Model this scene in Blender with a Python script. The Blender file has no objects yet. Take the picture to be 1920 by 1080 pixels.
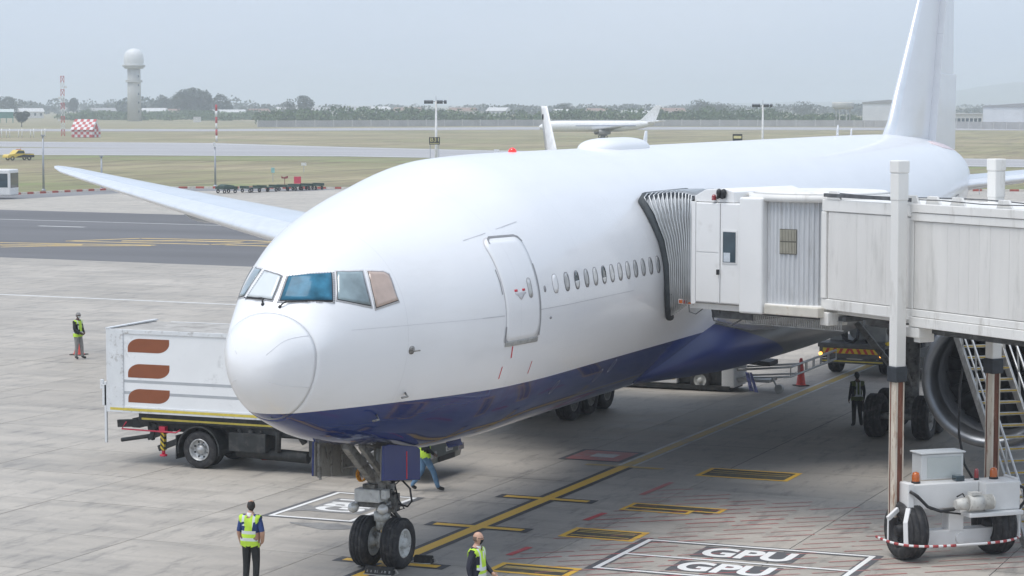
import bpy, bmesh, math, random
import numpy as np
from mathutils import Vector, Matrix

R = math.radians
random.seed(7)
scene = bpy.context.scene
COL = scene.collection

# ------------------------------------------------------------------ camera, sky, sun, exposure
cam_data = bpy.data.cameras.new('camera')
cam = bpy.data.objects.new('camera', cam_data)
COL.objects.link(cam)
cam.location = (21.37338, -38.23087, 9.672248)
cam.rotation_euler = (math.pi / 2 - .0780189, 0, .395749)
cam_data.sensor_width = 36.0
cam_data.lens = 4444.944 / 1920 * 36.0
cam_data.clip_start = 0.5
cam_data.clip_end = 40000
scene.camera = cam

SUN_EL, SUN_AZ = R(69), R(216)          # azimuth measured clockwise from +Y
world = bpy.data.worlds.new('World')
scene.world = world
world.use_nodes = True
wn = world.node_tree.nodes
wl = world.node_tree.links
for n in list(wn):
    wn.remove(n)
w_out = wn.new('ShaderNodeOutputWorld')
w_bg = wn.new('ShaderNodeBackground')
w_bg.inputs['Strength'].default_value = 0.088
w_sky = wn.new('ShaderNodeTexSky')
w_sky.sky_type = 'NISHITA'
w_sky.sun_disc = False
w_sky.sun_elevation = SUN_EL
w_sky.sun_rotation = SUN_AZ
w_sky.air_density = 1.0
w_sky.dust_density = 3.0
w_sky.ozone_density = 1.5
w_mix = wn.new('ShaderNodeMix')
w_mix.data_type = 'RGBA'
w_mix.inputs[0].default_value = 0.78     # a high, even overcast veil over the whole sky
w_tc = wn.new('ShaderNodeTexCoord')
w_map = wn.new('ShaderNodeMapping')
w_map.inputs['Scale'].default_value = (1.0, 1.0, 5.0)
w_noise = wn.new('ShaderNodeTexNoise')
w_noise.inputs['Scale'].default_value = 2.6
w_noise.inputs['Detail'].default_value = 4
w_ramp = wn.new('ShaderNodeValToRGB')
w_ramp.color_ramp.elements[0].position = 0.3
w_ramp.color_ramp.elements[0].color = (4.75, 5.7, 7.1, 1)
w_ramp.color_ramp.elements[1].position = 0.7
w_ramp.color_ramp.elements[1].color = (5.75, 6.5, 7.7, 1)
wl.new(w_tc.outputs['Generated'], w_map.inputs[0])
wl.new(w_map.outputs[0], w_noise.inputs['Vector'])
wl.new(w_noise.outputs[0], w_ramp.inputs[0])
wl.new(w_sky.outputs[0], w_mix.inputs[6])
wl.new(w_ramp.outputs[0], w_mix.inputs[7])
wl.new(w_mix.outputs[2], w_bg.inputs[0])
wl.new(w_bg.outputs[0], w_out.inputs[0])

sun_data = bpy.data.lights.new('sun', 'SUN')
sun_data.energy = 1.5
sun_data.angle = R(38)
sun_data.color = (1.0, 0.965, 0.92)
sun = bpy.data.objects.new('sun', sun_data)
COL.objects.link(sun)
sd = Vector((math.sin(SUN_AZ) * math.cos(SUN_EL), math.cos(SUN_AZ) * math.cos(SUN_EL), math.sin(SUN_EL)))
sun.rotation_euler = sd.to_track_quat('Z', 'Y').to_euler()
sun.location = sd * 60

vs = scene.view_settings
vs.view_transform = 'Standard'
vs.look = 'None'
vs.gamma = 1.0
vs.exposure = 0.68
vs.use_curve_mapping = False
scene.render.engine = 'CYCLES'
scene.cycles.use_denoising = True
scene.cycles.max_bounces = 8
scene.cycles.transparent_max_bounces = 12
scene.cycles.volume_bounces = 1

# ------------------------------------------------------------------ materials
MATS = {}


def nodes_of(m):
    nt = m.node_tree
    return nt.nodes, nt.links, nt.nodes['Principled BSDF']


def mat(name, col, rough=0.5, metal=0.0, var=0.12, scale=3.0, dirt=None, dirt_amt=0.0, dirt_scale=2.0, stretch=(1, 1, 1),
        bump=0.0, bump_scale=40.0, coat=0.0, spec=None, emit=None, world_space=True):
    """a painted or plain surface with mottling, optional dirt patches and fine relief"""
    if name in MATS:
        return MATS[name]
    m = bpy.data.materials.new(name)
    m.use_nodes = True
    N, L, P = nodes_of(m)
    P.inputs['Roughness'].default_value = rough
    P.inputs['Metallic'].default_value = metal
    P.inputs['Coat Weight'].default_value = coat
    if coat:
        P.inputs['Coat Roughness'].default_value = 0.06
    if spec is not None:
        P.inputs['Specular IOR Level'].default_value = spec
    if world_space:
        g = N.new('ShaderNodeNewGeometry')
        src = g.outputs['Position']
    else:
        g = N.new('ShaderNodeTexCoord')
        src = g.outputs['Object']
    mp = N.new('ShaderNodeMapping')
    mp.inputs['Scale'].default_value = stretch
    L.new(src, mp.inputs[0])
    nz = N.new('ShaderNodeTexNoise')
    nz.inputs['Scale'].default_value = scale
    nz.inputs['Detail'].default_value = 5
    L.new(mp.outputs[0], nz.inputs['Vector'])
    rp = N.new('ShaderNodeValToRGB')
    rp.color_ramp.elements[0].position = .3
    rp.color_ramp.elements[1].position = .7
    c0 = [max(0, c * (1 - var)) for c in col[:3]] + [1]
    c1 = [min(1, c * (1 + var)) for c in col[:3]] + [1]
    rp.color_ramp.elements[0].color = c0
    rp.color_ramp.elements[1].color = c1
    L.new(nz.outputs[0], rp.inputs[0])
    colout = rp.outputs[0]
    if dirt is not None:
        n2 = N.new('ShaderNodeTexNoise')
        n2.inputs['Scale'].default_value = dirt_scale
        n2.inputs['Detail'].default_value = 8
        n2.inputs['Roughness'].default_value = .68
        L.new(mp.outputs[0], n2.inputs['Vector'])
        r2 = N.new('ShaderNodeValToRGB')
        r2.color_ramp.elements[0].position = .66 - dirt_amt * .36
        r2.color_ramp.elements[1].position = .80 - dirt_amt * .26
        r2.color_ramp.elements[0].color = (0, 0, 0, 1)
        r2.color_ramp.elements[1].color = (1, 1, 1, 1)
        L.new(n2.outputs[0], r2.inputs[0])
        mx = N.new('ShaderNodeMix')
        mx.data_type = 'RGBA'
        mx.inputs[7].default_value = (*dirt[:3], 1)
        L.new(r2.outputs[0], mx.inputs[0])
        L.new(colout, mx.inputs[6])
        colout = mx.outputs[2]
    L.new(colout, P.inputs['Base Color'])
    if bump:
        nb = N.new('ShaderNodeTexNoise')
        nb.inputs['Scale'].default_value = bump_scale
        nb.inputs['Detail'].default_value = 4
        L.new(mp.outputs[0], nb.inputs['Vector'])
        bp = N.new('ShaderNodeBump')
        bp.inputs['Strength'].default_value = bump
        bp.inputs['Distance'].default_value = 0.02
        L.new(nb.outputs[0], bp.inputs['Height'])
        L.new(bp.outputs[0], P.inputs['Normal'])
    if emit:
        P.inputs['Emission Color'].default_value = (*emit[:3], 1)
        P.inputs['Emission Strength'].default_value = emit[3]
    MATS[name] = m
    return m


def mnode(N, L, op, a, b=None, c=None, clamp=False):
    n = N.new('ShaderNodeMath')
    n.operation = op
    n.use_clamp = clamp
    for i, v in enumerate((a, b, c)):
        if v is None:
            continue
        if isinstance(v, (int, float)):
            n.inputs[i].default_value = v
        else:
            L.new(v, n.inputs[i])
    return n.outputs[0]


def mixc(N, L, fac, a, b):
    n = N.new('ShaderNodeMix')
    n.data_type = 'RGBA'
    for i, v in ((0, fac), (6, a), (7, b)):
        if isinstance(v, (int, float)):
            n.inputs[i].default_value = v
        elif isinstance(v, (tuple, list)):
            n.inputs[i].default_value = (*v[:3], 1)
        else:
            L.new(v, n.inputs[i])
    return n.outputs[2]


def noise(N, L, src, scale, detail=4, rough=.5, stretch=None):
    if stretch:
        mp = N.new('ShaderNodeMapping')
        mp.inputs['Scale'].default_value = stretch
        L.new(src, mp.inputs[0])
        src = mp.outputs[0]
    n = N.new('ShaderNodeTexNoise')
    n.inputs['Scale'].default_value = scale
    n.inputs['Detail'].default_value = detail
    n.inputs['Roughness'].default_value = rough
    L.new(src, n.inputs['Vector'])
    return n.outputs[0]


def ramp(N, L, src, stops):
    n = N.new('ShaderNodeValToRGB')
    cr = n.color_ramp
    while len(cr.elements) < len(stops):
        cr.elements.new(.5)
    for e, (p, c) in zip(cr.elements, stops):
        e.position = p
        e.color = (*c[:3], 1) if isinstance(c, (tuple, list)) else (c, c, c, 1)
    L.new(src, n.inputs[0])
    return n.outputs[0]


def new_mat(name, rough=.6):
    m = bpy.data.materials.new(name)
    m.use_nodes = True
    N, L, P = nodes_of(m)
    P.inputs['Roughness'].default_value = rough
    MATS[name] = m
    return m, N, L, P


# parts whose pieces stand apart: each piece becomes an object of its own
SPLIT = {'rotunda_ring', 'hoop_bracket', 'hinge_block', 'red_band', 'power_cable', 'roof_bracket', 'torque_link', 'baluster', 'service_port',
         'red_stripe', 'air_data_probe', 'taxi_light', 'hydraulic_hose', 'door_marking', 'ring_gallery', 'antenna_panel', 'sticker', 'lightning_strip',
         'skin_seam', 'outflow_vent', 'main_wheel', 'scissor_arm', 'hose', 'tank', 'tunnel_frame', 'tunnel_rail', 'roof_cable', 'under_beam', 'side_rail',
         'door_rib', 'black_flank', 'side_glass', 'light_stub', 'window', 'door_gap_line', 'landing_gear', 'panel', 'vent_louvre', 'loader_body', 'cab_floor', 'column_cap', 'box_frame'}


# ------------------------------------------------------------------ mesh building
class MB:
    def __init__(self):
        self.v = []
        self.f = []
        self.m = []
        self.s = []

    def add(self, verts, faces, mi=0, smooth=False):
        o = len(self.v)
        self.v.extend([tuple(p) for p in verts])
        for f in faces:
            self.f.append([i + o for i in f])
            self.m.append(mi)
            self.s.append(smooth)
        return self

    def box(self, lo, hi, mi=0, M=None):
        x0, y0, z0 = lo
        x1, y1, z1 = hi
        p = [(x0, y0, z0), (x1, y0, z0), (x1, y1, z0), (x0, y1, z0), (x0, y0, z1), (x1, y0, z1), (x1, y1, z1), (x0, y1, z1)]
        if M is not None:
            p = [M @ Vector(q) for q in p]
        return self.add(p, [(0, 3, 2, 1), (4, 5, 6, 7), (0, 1, 5, 4), (1, 2, 6, 5), (2, 3, 7, 6), (3, 0, 4, 7)], mi)

    def cbox(self, c, s, mi=0, M=None):
        return self.box([c[i] - s[i] / 2 for i in range(3)], [c[i] + s[i] / 2 for i in range(3)], mi, M)

    def bar(self, p0, p1, w, h, mi=0, up=(0, 0, 1)):
        """a rectangular bar from p0 to p1, w wide sideways, h deep along up"""
        p0, p1 = Vector(p0), Vector(p1)
        d = (p1 - p0).normalized()
        up = Vector(up)
        if abs(d.dot(up)) > .98:
            up = Vector((0, 1, 0))
        s = d.cross(up).normalized()
        u = s.cross(d).normalized()
        q = []
        for p in (p0, p1):
            for a, b in ((-1, -1), (1, -1), (1, 1), (-1, 1)):
                q.append(p + s * (a * w / 2) + u * (b * h / 2))
        return self.add(q, [(0, 3, 2, 1), (4, 5, 6, 7), (0, 1, 5, 4), (1, 2, 6, 5), (2, 3, 7, 6), (3, 0, 4, 7)], mi)

    def cyl(self, p0, p1, r0, r1=None, n=14, mi=0, caps=True, smooth=True):
        r1 = r0 if r1 is None else r1
        p0, p1 = Vector(p0), Vector(p1)
        d = (p1 - p0).normalized()
        a = Vector((1, 0, 0)) if abs(d.x) < .9 else Vector((0, 1, 0))
        s = d.cross(a).normalized()
        u = d.cross(s).normalized()
        q = []
        for p, r in ((p0, r0), (p1, r1)):
            for k in range(n):
                t = 2 * math.pi * k / n
                q.append(p + (s * math.cos(t) + u * math.sin(t)) * r)
        self.add(q, [(k, (k + 1) % n, n + (k + 1) % n, n + k) for k in range(n)], mi, smooth)
        if caps:
            self.add(q[:n], [tuple(range(n))[::-1]], mi)
            self.add(q[n:], [tuple(range(n))], mi)
        return self

    def tube(self, pts, r, n=8, mi=0, closed=False, smooth=True):
        pts = [Vector(p) for p in pts]
        m = len(pts)
        q = []
        prev = None
        for i, p in enumerate(pts):
            a = pts[(i - 1) % m] if (closed or i) else pts[0]
            b = pts[(i + 1) % m] if (closed or i < m - 1) else pts[-1]
            d = (b - a).normalized()
            if prev is None:
                w = Vector((0, 0, 1)) if abs(d.z) < .9 else Vector((1, 0, 0))
                s = d.cross(w).normalized()
            else:
                s = (prev - d * prev.dot(d)).normalized()
            prev = s
            u = d.cross(s)
            rr = r[i] if isinstance(r, (list, tuple)) else r
            for k in range(n):
                t = 2 * math.pi * k / n
                q.append(p + (s * math.cos(t) + u * math.sin(t)) * rr)
        f = []
        for i in range(m if closed else m - 1):
            j = (i + 1) % m
            for k in range(n):
                f.append((i * n + k, i * n + (k + 1) % n, j * n + (k + 1) % n, j * n + k))
        self.add(q, f, mi, smooth)
        if not closed:
            self.add(q[:n], [tuple(range(n))[::-1]], mi)
            self.add(q[-n:], [tuple(range(n))], mi)
        return self

    def lathe(self, prof, o, axis, n=32, mi=0, smooth=True, mis=None):
        """prof = [(radius, height along axis)]"""
        o, d = Vector(o), Vector(axis).normalized()
        a = Vector((0, 0, 1)) if abs(d.z) < .9 else Vector((1, 0, 0))
        s = d.cross(a).normalized()
        u = d.cross(s).normalized()
        q = []
        for r, h in prof:
            for k in range(n):
                t = 2 * math.pi * k / n
                q.append(o + d * h + (s * math.cos(t) + u * math.sin(t)) * r)
        for i in range(len(prof) - 1):
            f = [(i * n + k, i * n + (k + 1) % n, (i + 1) * n + (k + 1) % n, (i + 1) * n + k) for k in range(n)]
            o_ = len(self.v)
            if i == 0:
                base = o_
                self.v.extend([tuple(p) for p in q])
            for g in f:
                self.f.append([x + base for x in g])
                self.m.append(mis[i] if mis else mi)
                self.s.append(smooth)
        return self

    def ball(self, c, r, n=14, m=9, mi=0):
        rx, ry, rz = r if isinstance(r, (tuple, list)) else (r, r, r)
        q, f = [], []
        for i in range(m + 1):
            ph = math.pi * i / m
            for k in range(n):
                t = 2 * math.pi * k / n
                q.append((c[0] + rx * math.sin(ph) * math.cos(t), c[1] + ry * math.sin(ph) * math.sin(t), c[2] + rz * math.cos(ph)))
        for i in range(m):
            for k in range(n):
                f.append((i * n + k, (i + 1) * n + k, (i + 1) * n + (k + 1) % n, i * n + (k + 1) % n))
        return self.add(q, f, mi, True)

    def prism(self, pts, ext, mi=0, smooth=False):
        """closed planar outline pts pushed along ext"""
        pts = [Vector(p) for p in pts]
        e = Vector(ext)
        n = len(pts)
        q = pts + [p + e for p in pts]
        self.add(q, [tuple(range(n))[::-1], tuple(range(n, 2 * n))], mi)
        self.add(q, [(k, (k + 1) % n, n + (k + 1) % n, n + k) for k in range(n)], mi, smooth)
        return self

    def loft(self, rings, mi=0, smooth=True, cap0=True, cap1=True, closed=True, mfun=None):
        n = len(rings[0])
        q = [p for r in rings for p in r]
        o = len(self.v)
        self.v.extend([tuple(p) for p in q])
        for i in range(len(rings) - 1):
            for k in range(n if closed else n - 1):
                self.f.append([o + i * n + k, o + i * n + (k + 1) % n, o + (i + 1) * n + (k + 1) % n, o + (i + 1) * n + k])
                self.m.append(mfun(i, k) if mfun else mi)
                self.s.append(smooth)
        if cap0:
            self.add(rings[0], [tuple(range(n))[::-1]], mi)
        if cap1:
            self.add(rings[-1], [tuple(range(n))], mi)
        return self

    def mesh(self, name, mats):
        me = bpy.data.meshes.new(name)
        me.from_pydata(self.v, [], self.f)
        for m in (mats if isinstance(mats, (list, tuple)) else [mats]):
            me.materials.append(m)
        me.polygons.foreach_set('material_index', self.m)
        me.polygons.foreach_set('use_smooth', self.s)
        me.update()
        bm = bmesh.new()
        bm.from_mesh(me)
        bmesh.ops.remove_doubles(bm, verts=bm.verts, dist=1e-5)
        bmesh.ops.recalc_face_normals(bm, faces=bm.faces)
        bm.to_mesh(me)
        bm.free()
        return me

    def pieces(self):
        key = {}
        par = {}

        def find(a):
            while par[a] != a:
                par[a] = par[par[a]]
                a = par[a]
            return a
        vid = []
        for p in self.v:
            k = (round(p[0], 4), round(p[1], 4), round(p[2], 4))
            vid.append(key.setdefault(k, len(key)))
        par = {i: i for i in range(len(key))}
        for f in self.f:
            a = find(vid[f[0]])
            for i in f[1:]:
                par[find(vid[i])] = a
        out = {}
        for f, m, sm in zip(self.f, self.m, self.s):
            b = out.setdefault(find(vid[f[0]]), MB())
            b.add([self.v[i] for i in f], [tuple(range(len(f)))], m, sm)
        return list(out.values())

    def build(self, name, mats, parent=None, bevel=0.0, local=False, seg=2):
        if name in SPLIT:
            obs = [put(name, b.mesh(name, mats), parent, bevel, local, seg) for b in self.pieces()]
            return obs[0]
        return put(name, self.mesh(name, mats), parent, bevel, local, seg)


PM = {}


def put(name, me, parent=None, bevel=0.0, local=False, seg=2):
    o = bpy.data.objects.new(name, me)
    COL.objects.link(o)
    if parent is not None:
        o.parent = parent
        if not local and parent.name in PM:
            o.matrix_parent_inverse = PM[parent.name].inverted()
    if bevel:
        b = o.modifiers.new('bevel', 'BEVEL')
        b.width = bevel
        b.segments = seg
        b.limit_method = 'ANGLE'
        b.angle_limit = R(40)
        b.harden_normals = False
    return o


def tag(o, label=None, cat=None, group=None, kind=None):
    if label:
        o['label'] = label
    if cat:
        o['category'] = cat
    if group:
        o['group'] = group
    if kind:
        o['kind'] = kind
    return o


def thing(name, label, cat, loc=(0, 0, 0), rotz=0.0, group=None):
    o = bpy.data.objects.new(name, None)
    o.empty_display_size = .3
    COL.objects.link(o)
    o.location = loc
    o.rotation_euler = (0, 0, rotz)
    PM[o.name] = Matrix.Translation(loc) @ Matrix.Rotation(rotz, 4, 'Z')
    return tag(o, label, cat, group)


def struct(o, kind='structure'):
    o['kind'] = kind
    return o


def copy_tree(o, parent=None):
    c = o.copy()
    COL.objects.link(c)
    if parent is not None:
        c.parent = parent
    for ch in KIDS.get(o.name, []) or [k for k in bpy.data.objects if k.parent == o]:
        copy_tree(ch, c)
    return c


KIDS = {}


def dup(o, loc, rotz=0.0, label=None, scale=None):
    c = copy_tree(o)
    c.location = loc
    c.rotation_euler = (0, 0, rotz)
    if scale:
        c.scale = scale if isinstance(scale, (tuple, list)) else (scale,) * 3
    if label:
        c['label'] = label
    return c


def text_mb(s, w, h, mi=0, mb=None, M=None, bold=0.0):
    """flat lettering fitted in a w x h rectangle, lower left at the origin, in the XY plane"""
    cu = bpy.data.curves.new('lettering', 'FONT')
    cu.body = s
    cu.offset = bold
    ob = bpy.data.objects.new('lettering', cu)
    COL.objects.link(ob)
    dg = bpy.context.evaluated_depsgraph_get()
    me = bpy.data.meshes.new_from_object(ob.evaluated_get(dg))
    vs_ = [v.co.copy() for v in me.vertices]
    fs_ = [tuple(p.vertices) for p in me.polygons]
    bpy.data.objects.remove(ob)
    x0 = min(v.x for v in vs_)
    x1 = max(v.x for v in vs_)
    y0 = min(v.y for v in vs_)
    y1 = max(v.y for v in vs_)
    q = [Vector(((v.x - x0) / (x1 - x0) * w, (v.y - y0) / (y1 - y0) * h, 0)) for v in vs_]
    if M is not None:
        q = [M @ p for p in q]
    mb = mb or MB()
    mb.add(q, fs_, mi)
    return mb


def rotz(a):
    return Matrix.Rotation(a, 4, 'Z')
# ------------------------------------------------------------------ surveyed ground positions
CX, CY, CZ = 21.37338, -38.23087, 9.672248
AX = .395749
RV = Vector((math.cos(AX), math.sin(AX), 0))
FV = Vector((-math.sin(AX), math.cos(AX), 0))


def survey(tangent, dist, z=0.0):
    """a point of the field: tangent of its bearing off the terminal's line of sight, distance along that line"""
    p = Vector((CX, CY, 0)) + FV * dist + RV * (tangent * dist)
    p.z = z
    return p


# ------------------------------------------------------------------ ground materials
def concrete_mat(name, joints=None, base=(.425, .391, .343), rnd=True):
    m, N, L, P = new_mat(name, .72)
    g = N.new('ShaderNodeNewGeometry')
    pos = g.outputs['Position']
    n1 = noise(N, L, pos, .09, 5, .6)
    c = ramp(N, L, n1, [(.3, [k * .86 for k in base]), (.5, base), (.72, [min(1, k * 1.13) for k in base])])
    n2 = noise(N, L, pos, .55, 7, .68, (.45, 1.6, 1))
    c = mixc(N, L, ramp(N, L, n2, [(.44, 0.0), (.70, .85)]), c, [k * .60 for k in base])
    n3 = noise(N, L, pos, 7.0, 6, .7)
    c = mixc(N, L, ramp(N, L, n3, [(.35, .0), (.72, .42)]), c, [k * .72 for k in base])
    n5 = noise(N, L, pos, 1.3, 5, .75, (1.6, .35, 1))
    c = mixc(N, L, ramp(N, L, n5, [(.52, 0.0), (.72, .7)]), c, (.14, .135, .128))
    if rnd:
        oi = N.new('ShaderNodeObjectInfo')
        k = mnode(N, L, 'MULTIPLY_ADD', oi.outputs['Random'], .16, .92)
        vm = N.new('ShaderNodeVectorMath')
        vm.operation = 'SCALE'
        L.new(c, vm.inputs[0])
        L.new(k, vm.inputs['Scale'])
        c = vm.outputs[0]
    if joints:
        br = N.new('ShaderNodeTexBrick')
        br.offset = 0
        br.inputs['Scale'].default_value = 1
        br.inputs['Brick Width'].default_value = joints[0]
        br.inputs['Row Height'].default_value = joints[1]
        br.inputs['Mortar Size'].default_value = .03
        L.new(pos, br.inputs['Vector'])
        c = mixc(N, L, br.outputs['Fac'], c, (.13, .125, .12))
    L.new(c, P.inputs['Base Color'])
    nb = noise(N, L, pos, 55, 4)
    bp = N.new('ShaderNodeBump')
    bp.inputs['Strength'].default_value = .25
    bp.inputs['Distance'].default_value = .01
    L.new(nb, bp.inputs['Height'])
    L.new(bp.outputs[0], P.inputs['Normal'])
    rr = ramp(N, L, n2, [(.3, .8), (.75, .5)])
    L.new(rr, P.inputs['Roughness'])
    return m


def asphalt_mat(name, base, streak=.2):
    m, N, L, P = new_mat(name, .85)
    g = N.new('ShaderNodeNewGeometry')
    pos = g.outputs['Position']
    n1 = noise(N, L, pos, .05, 5, .6, (.35, 2.2, 1))
    c = ramp(N, L, n1, [(.3, [k * (1 - streak) for k in base]), (.7, [k * (1 + streak) for k in base])])
    n2 = noise(N, L, pos, 3.0, 6, .7)
    c = mixc(N, L, ramp(N, L, n2, [(.4, 0.0), (.8, .3)]), c, [k * .7 for k in base])
    L.new(c, P.inputs['Base Color'])
    return m


def paint_mat(name, col, under=(.33, .32, .30), wear=.5):
    m, N, L, P = new_mat(name, .6)
    g = N.new('ShaderNodeNewGeometry')
    pos = g.outputs['Position']
    n1 = noise(N, L, pos, 3.2, 9, .78)
    n2 = noise(N, L, pos, .6, 4, .5)
    s = mnode(N, L, 'ADD', mnode(N, L, 'MULTIPLY', n1, .75), mnode(N, L, 'MULTIPLY', n2, .35))
    f = ramp(N, L, s, [(.68 - wear * .22, 0.0), (.80 - wear * .16, .85)])
    c = mixc(N, L, f, col, under)
    n3 = noise(N, L, pos, 14, 4)
    c = mixc(N, L, ramp(N, L, n3, [(.3, 0.0), (.8, .25)]), c, [k * .6 for k in col])
    L.new(c, P.inputs['Base Color'])
    return m


def grass_mat(name='dry_grass', green=False):
    m, N, L, P = new_mat(name, .95)
    g = N.new('ShaderNodeNewGeometry')
    pos = g.outputs['Position']
    n1 = noise(N, L, pos, .012, 6, .62, (1, 2.0, 1))
    n2 = noise(N, L, pos, .10, 6, .7, (1.0, .16, 1))
    n4 = noise(N, L, pos, .35, 5, .7, (1.2, .10, 1))
    n3 = noise(N, L, pos, 1.6, 5, .7)
    c = ramp(N, L, n1, [(.32, (.225, .23, .10)), (.47, (.30, .275, .14)), (.62, (.39, .325, .20)), (.78, (.36, .28, .18))])
    if green:
        c = mixc(N, L, ramp(N, L, n2, [(.3, .9), (.6, .35)]), c, (.17, .225, .07))
    c = mixc(N, L, ramp(N, L, n2, [(.42, 0.0), (.66, .85)]), c, (.20, .16, .095))
    c = mixc(N, L, ramp(N, L, n3, [(.35, 0.0), (.8, .4)]), c, (.15, .14, .085))
    c = mixc(N, L, ramp(N, L, n4, [(.53, 0.0), (.62, .8)]), c, (.115, .105, .06))
    L.new(c, P.inputs['Base Color'])
    return m


CONC = concrete_mat('apron_concrete')
CONC_FAR = concrete_mat('apron_concrete_beyond_taxiway', (7.5, 7.5), (.46, .425, .37), rnd=False)
ASPH = asphalt_mat('taxiway_asphalt', (.125, .125, .13))
ASPH_LIGHT = asphalt_mat('runway_asphalt', (.36, .355, .36), .12)
ROADM = asphalt_mat('service_road_asphalt', (.20, .20, .205))
GRASS = grass_mat()
JOINT = mat('slab_joint', (.06, .058, .055), .9)
YELLOW = paint_mat('yellow_line_paint', (.86, .52, .065), wear=.2)
YELLOW_OLD = paint_mat('worn_yellow_paint', (.62, .43, .10), wear=.75)
BLACKP = paint_mat('black_line_paint', (.055, .055, .058), wear=.35)
GREYP = paint_mat('grey_line_paint', (.105, .105, .11), wear=.3)
WHITEP = paint_mat('white_line_paint', (.80, .80, .78), wear=.12)
REDP = paint_mat('red_line_paint', (.56, .09, .09), wear=.4)
REDP2 = paint_mat('worn_red_paint', (.48, .16, .15), wear=.6)
WPALE = paint_mat('worn_white_paint', (.62, .62, .60), wear=.6)


def sheet(name, pts, z, m, parent=None, kind='structure'):
    mb = MB()
    mb.add([(p[0], p[1], z) for p in pts], [tuple(range(len(pts)))])
    o = mb.build(name, m, parent)
    if kind and parent is None:
        o['kind'] = kind
    return o


# open field out to the horizon
gs = 9000
mb = MB()
mb.add([(-gs, -2500, -.08), (gs, -2500, -.08), (gs, gs, -.08), (-gs, gs, -.08)], [(0, 1, 2, 3)])
struct(mb.build('ground', GRASS))

# near apron: dark joint bed with concrete slabs laid on it
apron = sheet('apron', [(-150, -60), (110, -60), (110, 72.1), (-46.7, 84.9), (-65.6, 86.4), (-150, 93.4)], -.03, JOINT)
SX, SY, GAP = 4.6, 3.75, .02
X0, Y0 = -1.9 - 4.6 * 40, 6.6 - 3.75 * 20


def edge_y(x):
    return 84.9 - .0806 * (x + 46.7)


cells = []
for i in range(0, 66):
    for j in range(0, 46):
        x, y = X0 + i * SX, Y0 + j * SY
        if x < -150 or x > 105 or y + SY > edge_y(x + SX) + 0.0 or y < -58:
            continue
        d = Vector((x + SX / 2, y + SY / 2, 0)) - Vector((CX, CY, 0))
        dep, lat = d.dot(FV), d.dot(RV)
        cells.append((x, y, dep, lat))
seen = [c for c in cells if c[2] > 40 and abs(c[3] / c[2]) < .236 and not (abs(c[0] + 2) < 1 and c[1] > 21)]
seen.sort(key=lambda c: c[2])
near = set((c[0], c[1]) for c in seen[:300])
mb = MB()
g = GAP / 2
mb.box((g, g, -.12), (SX - g, SY - g, 0))
slab_me = mb.mesh('slab', CONC)
rest = MB()
for x, y, dep, lat in cells:
    if (x, y) in near:
        o = put('slab', slab_me, apron)
        o.location = (x, y, random.uniform(-.003, .0))
    else:
        rest.add([(x + g, y + g, -.001), (x + SX - g, y + g, -.001), (x + SX - g, y + SY - g, -.001), (x + g, y + SY - g, -.001)], [(0, 1, 2, 3)])
# strip of cut slabs along the taxiway edge
for i in range(0, 66):
    x = X0 + i * SX
    if x < -150 or x > 105:
        continue
    ys = [c[1] for c in cells if c[0] == x]
    if not ys:
        continue
    yt = max(ys) + SY
    rest.add([(x + g, yt + g, -.001), (x + SX - g, yt + g, -.001), (x + SX - g, edge_y(x + SX) - .03, -.001), (x + g, edge_y(x) - .03, -.001)], [(0, 1, 2, 3)])
o = rest.build('slab_field', concrete_mat('apron_concrete_far_slabs', rnd=False), apron)
o['kind'] = 'stuff'

# taxiway behind, far apron, service road, runway, second runway
sheet('taxiway', [(-420, 114.9), (-150, 93.3), (-65.6, 86.4), (-46.7, 84.9), (110, 72.0), (300, 58), (300, 103), (-80.9, 139.9), (-104.4, 142.3), (-420, 172)], -.012, ASPH)
sheet('far_apron', [(-126.5, 144.4), (-104.4, 142.3), (-80.9, 139.9), (110, 121.4), (200, 113), (200, 282), (80, 255), (0, 231), (-60, 213), (-99.3, 200.8), (-115.3, 195.9), (-120.9, 191.8), (-121.4, 188.7), (-123.4, 172.2), (-125.2, 155)], -.016, CONC_FAR)
sheet('service_road', [(-126.0, 150.0), (-117.5, 149.2), (-116.2, 172), (-115.2, 185), (-113.5, 188.6), (-100, 192.6), (-98.6, 200.2), (-115.0, 195.2), (-120.3, 191.2), (-120.9, 188.6), (-122.9, 172.2), (-124.7, 155)], -.011, ROADM)
sheet('runway', [(-700, 260), (-420, 298), (-237.5, 333.6), (-172.8, 346.3), (-51, 322), (100, 288), (400, 220), (400, 262), (100, 330), (-61, 373), (-174, 409), (-215, 430), (-265, 462), (-327, 462), (-700, 500)], -.02, ASPH_LIGHT)
sheet('runway_shoulder_grass', [(-700, 352), (-420, 372), (-300, 388), (-246, 397), (-300, 402), (-420, 400), (-700, 385)], -.014, GRASS)
sheet('second_runway', [(-700, 560), (-387, 666), (-308, 751), (-255, 774), (100, 850), (100, 905), (-286, 863), (-345, 838), (-420, 724), (-700, 640)], -.02, ASPH_LIGHT)
VERGE = grass_mat('green_grass', True)
sheet('grass_verge', [(-420, 262), (-237.5, 300), (-172.8, 312), (-51, 290), (100, 258), (100, 288), (-51, 322), (-172.8, 346.3), (-237.5, 333.6), (-420, 298)], -.05, VERGE)
sheet('kerb_verge', [(-152, 120), (-127.6, 130), (-125.6, 155), (-123.7, 172.2), (-121.7, 188.7), (-121.2, 192.1), (-115.5, 196.3), (-99.5, 201.2), (-60.2, 213.4), (0, 231.4), (80, 255.4), (74, 272), (-5, 247), (-62, 228), (-101, 215), (-120, 211), (-150, 205)], -.05, VERGE)
mk = MB()


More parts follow.
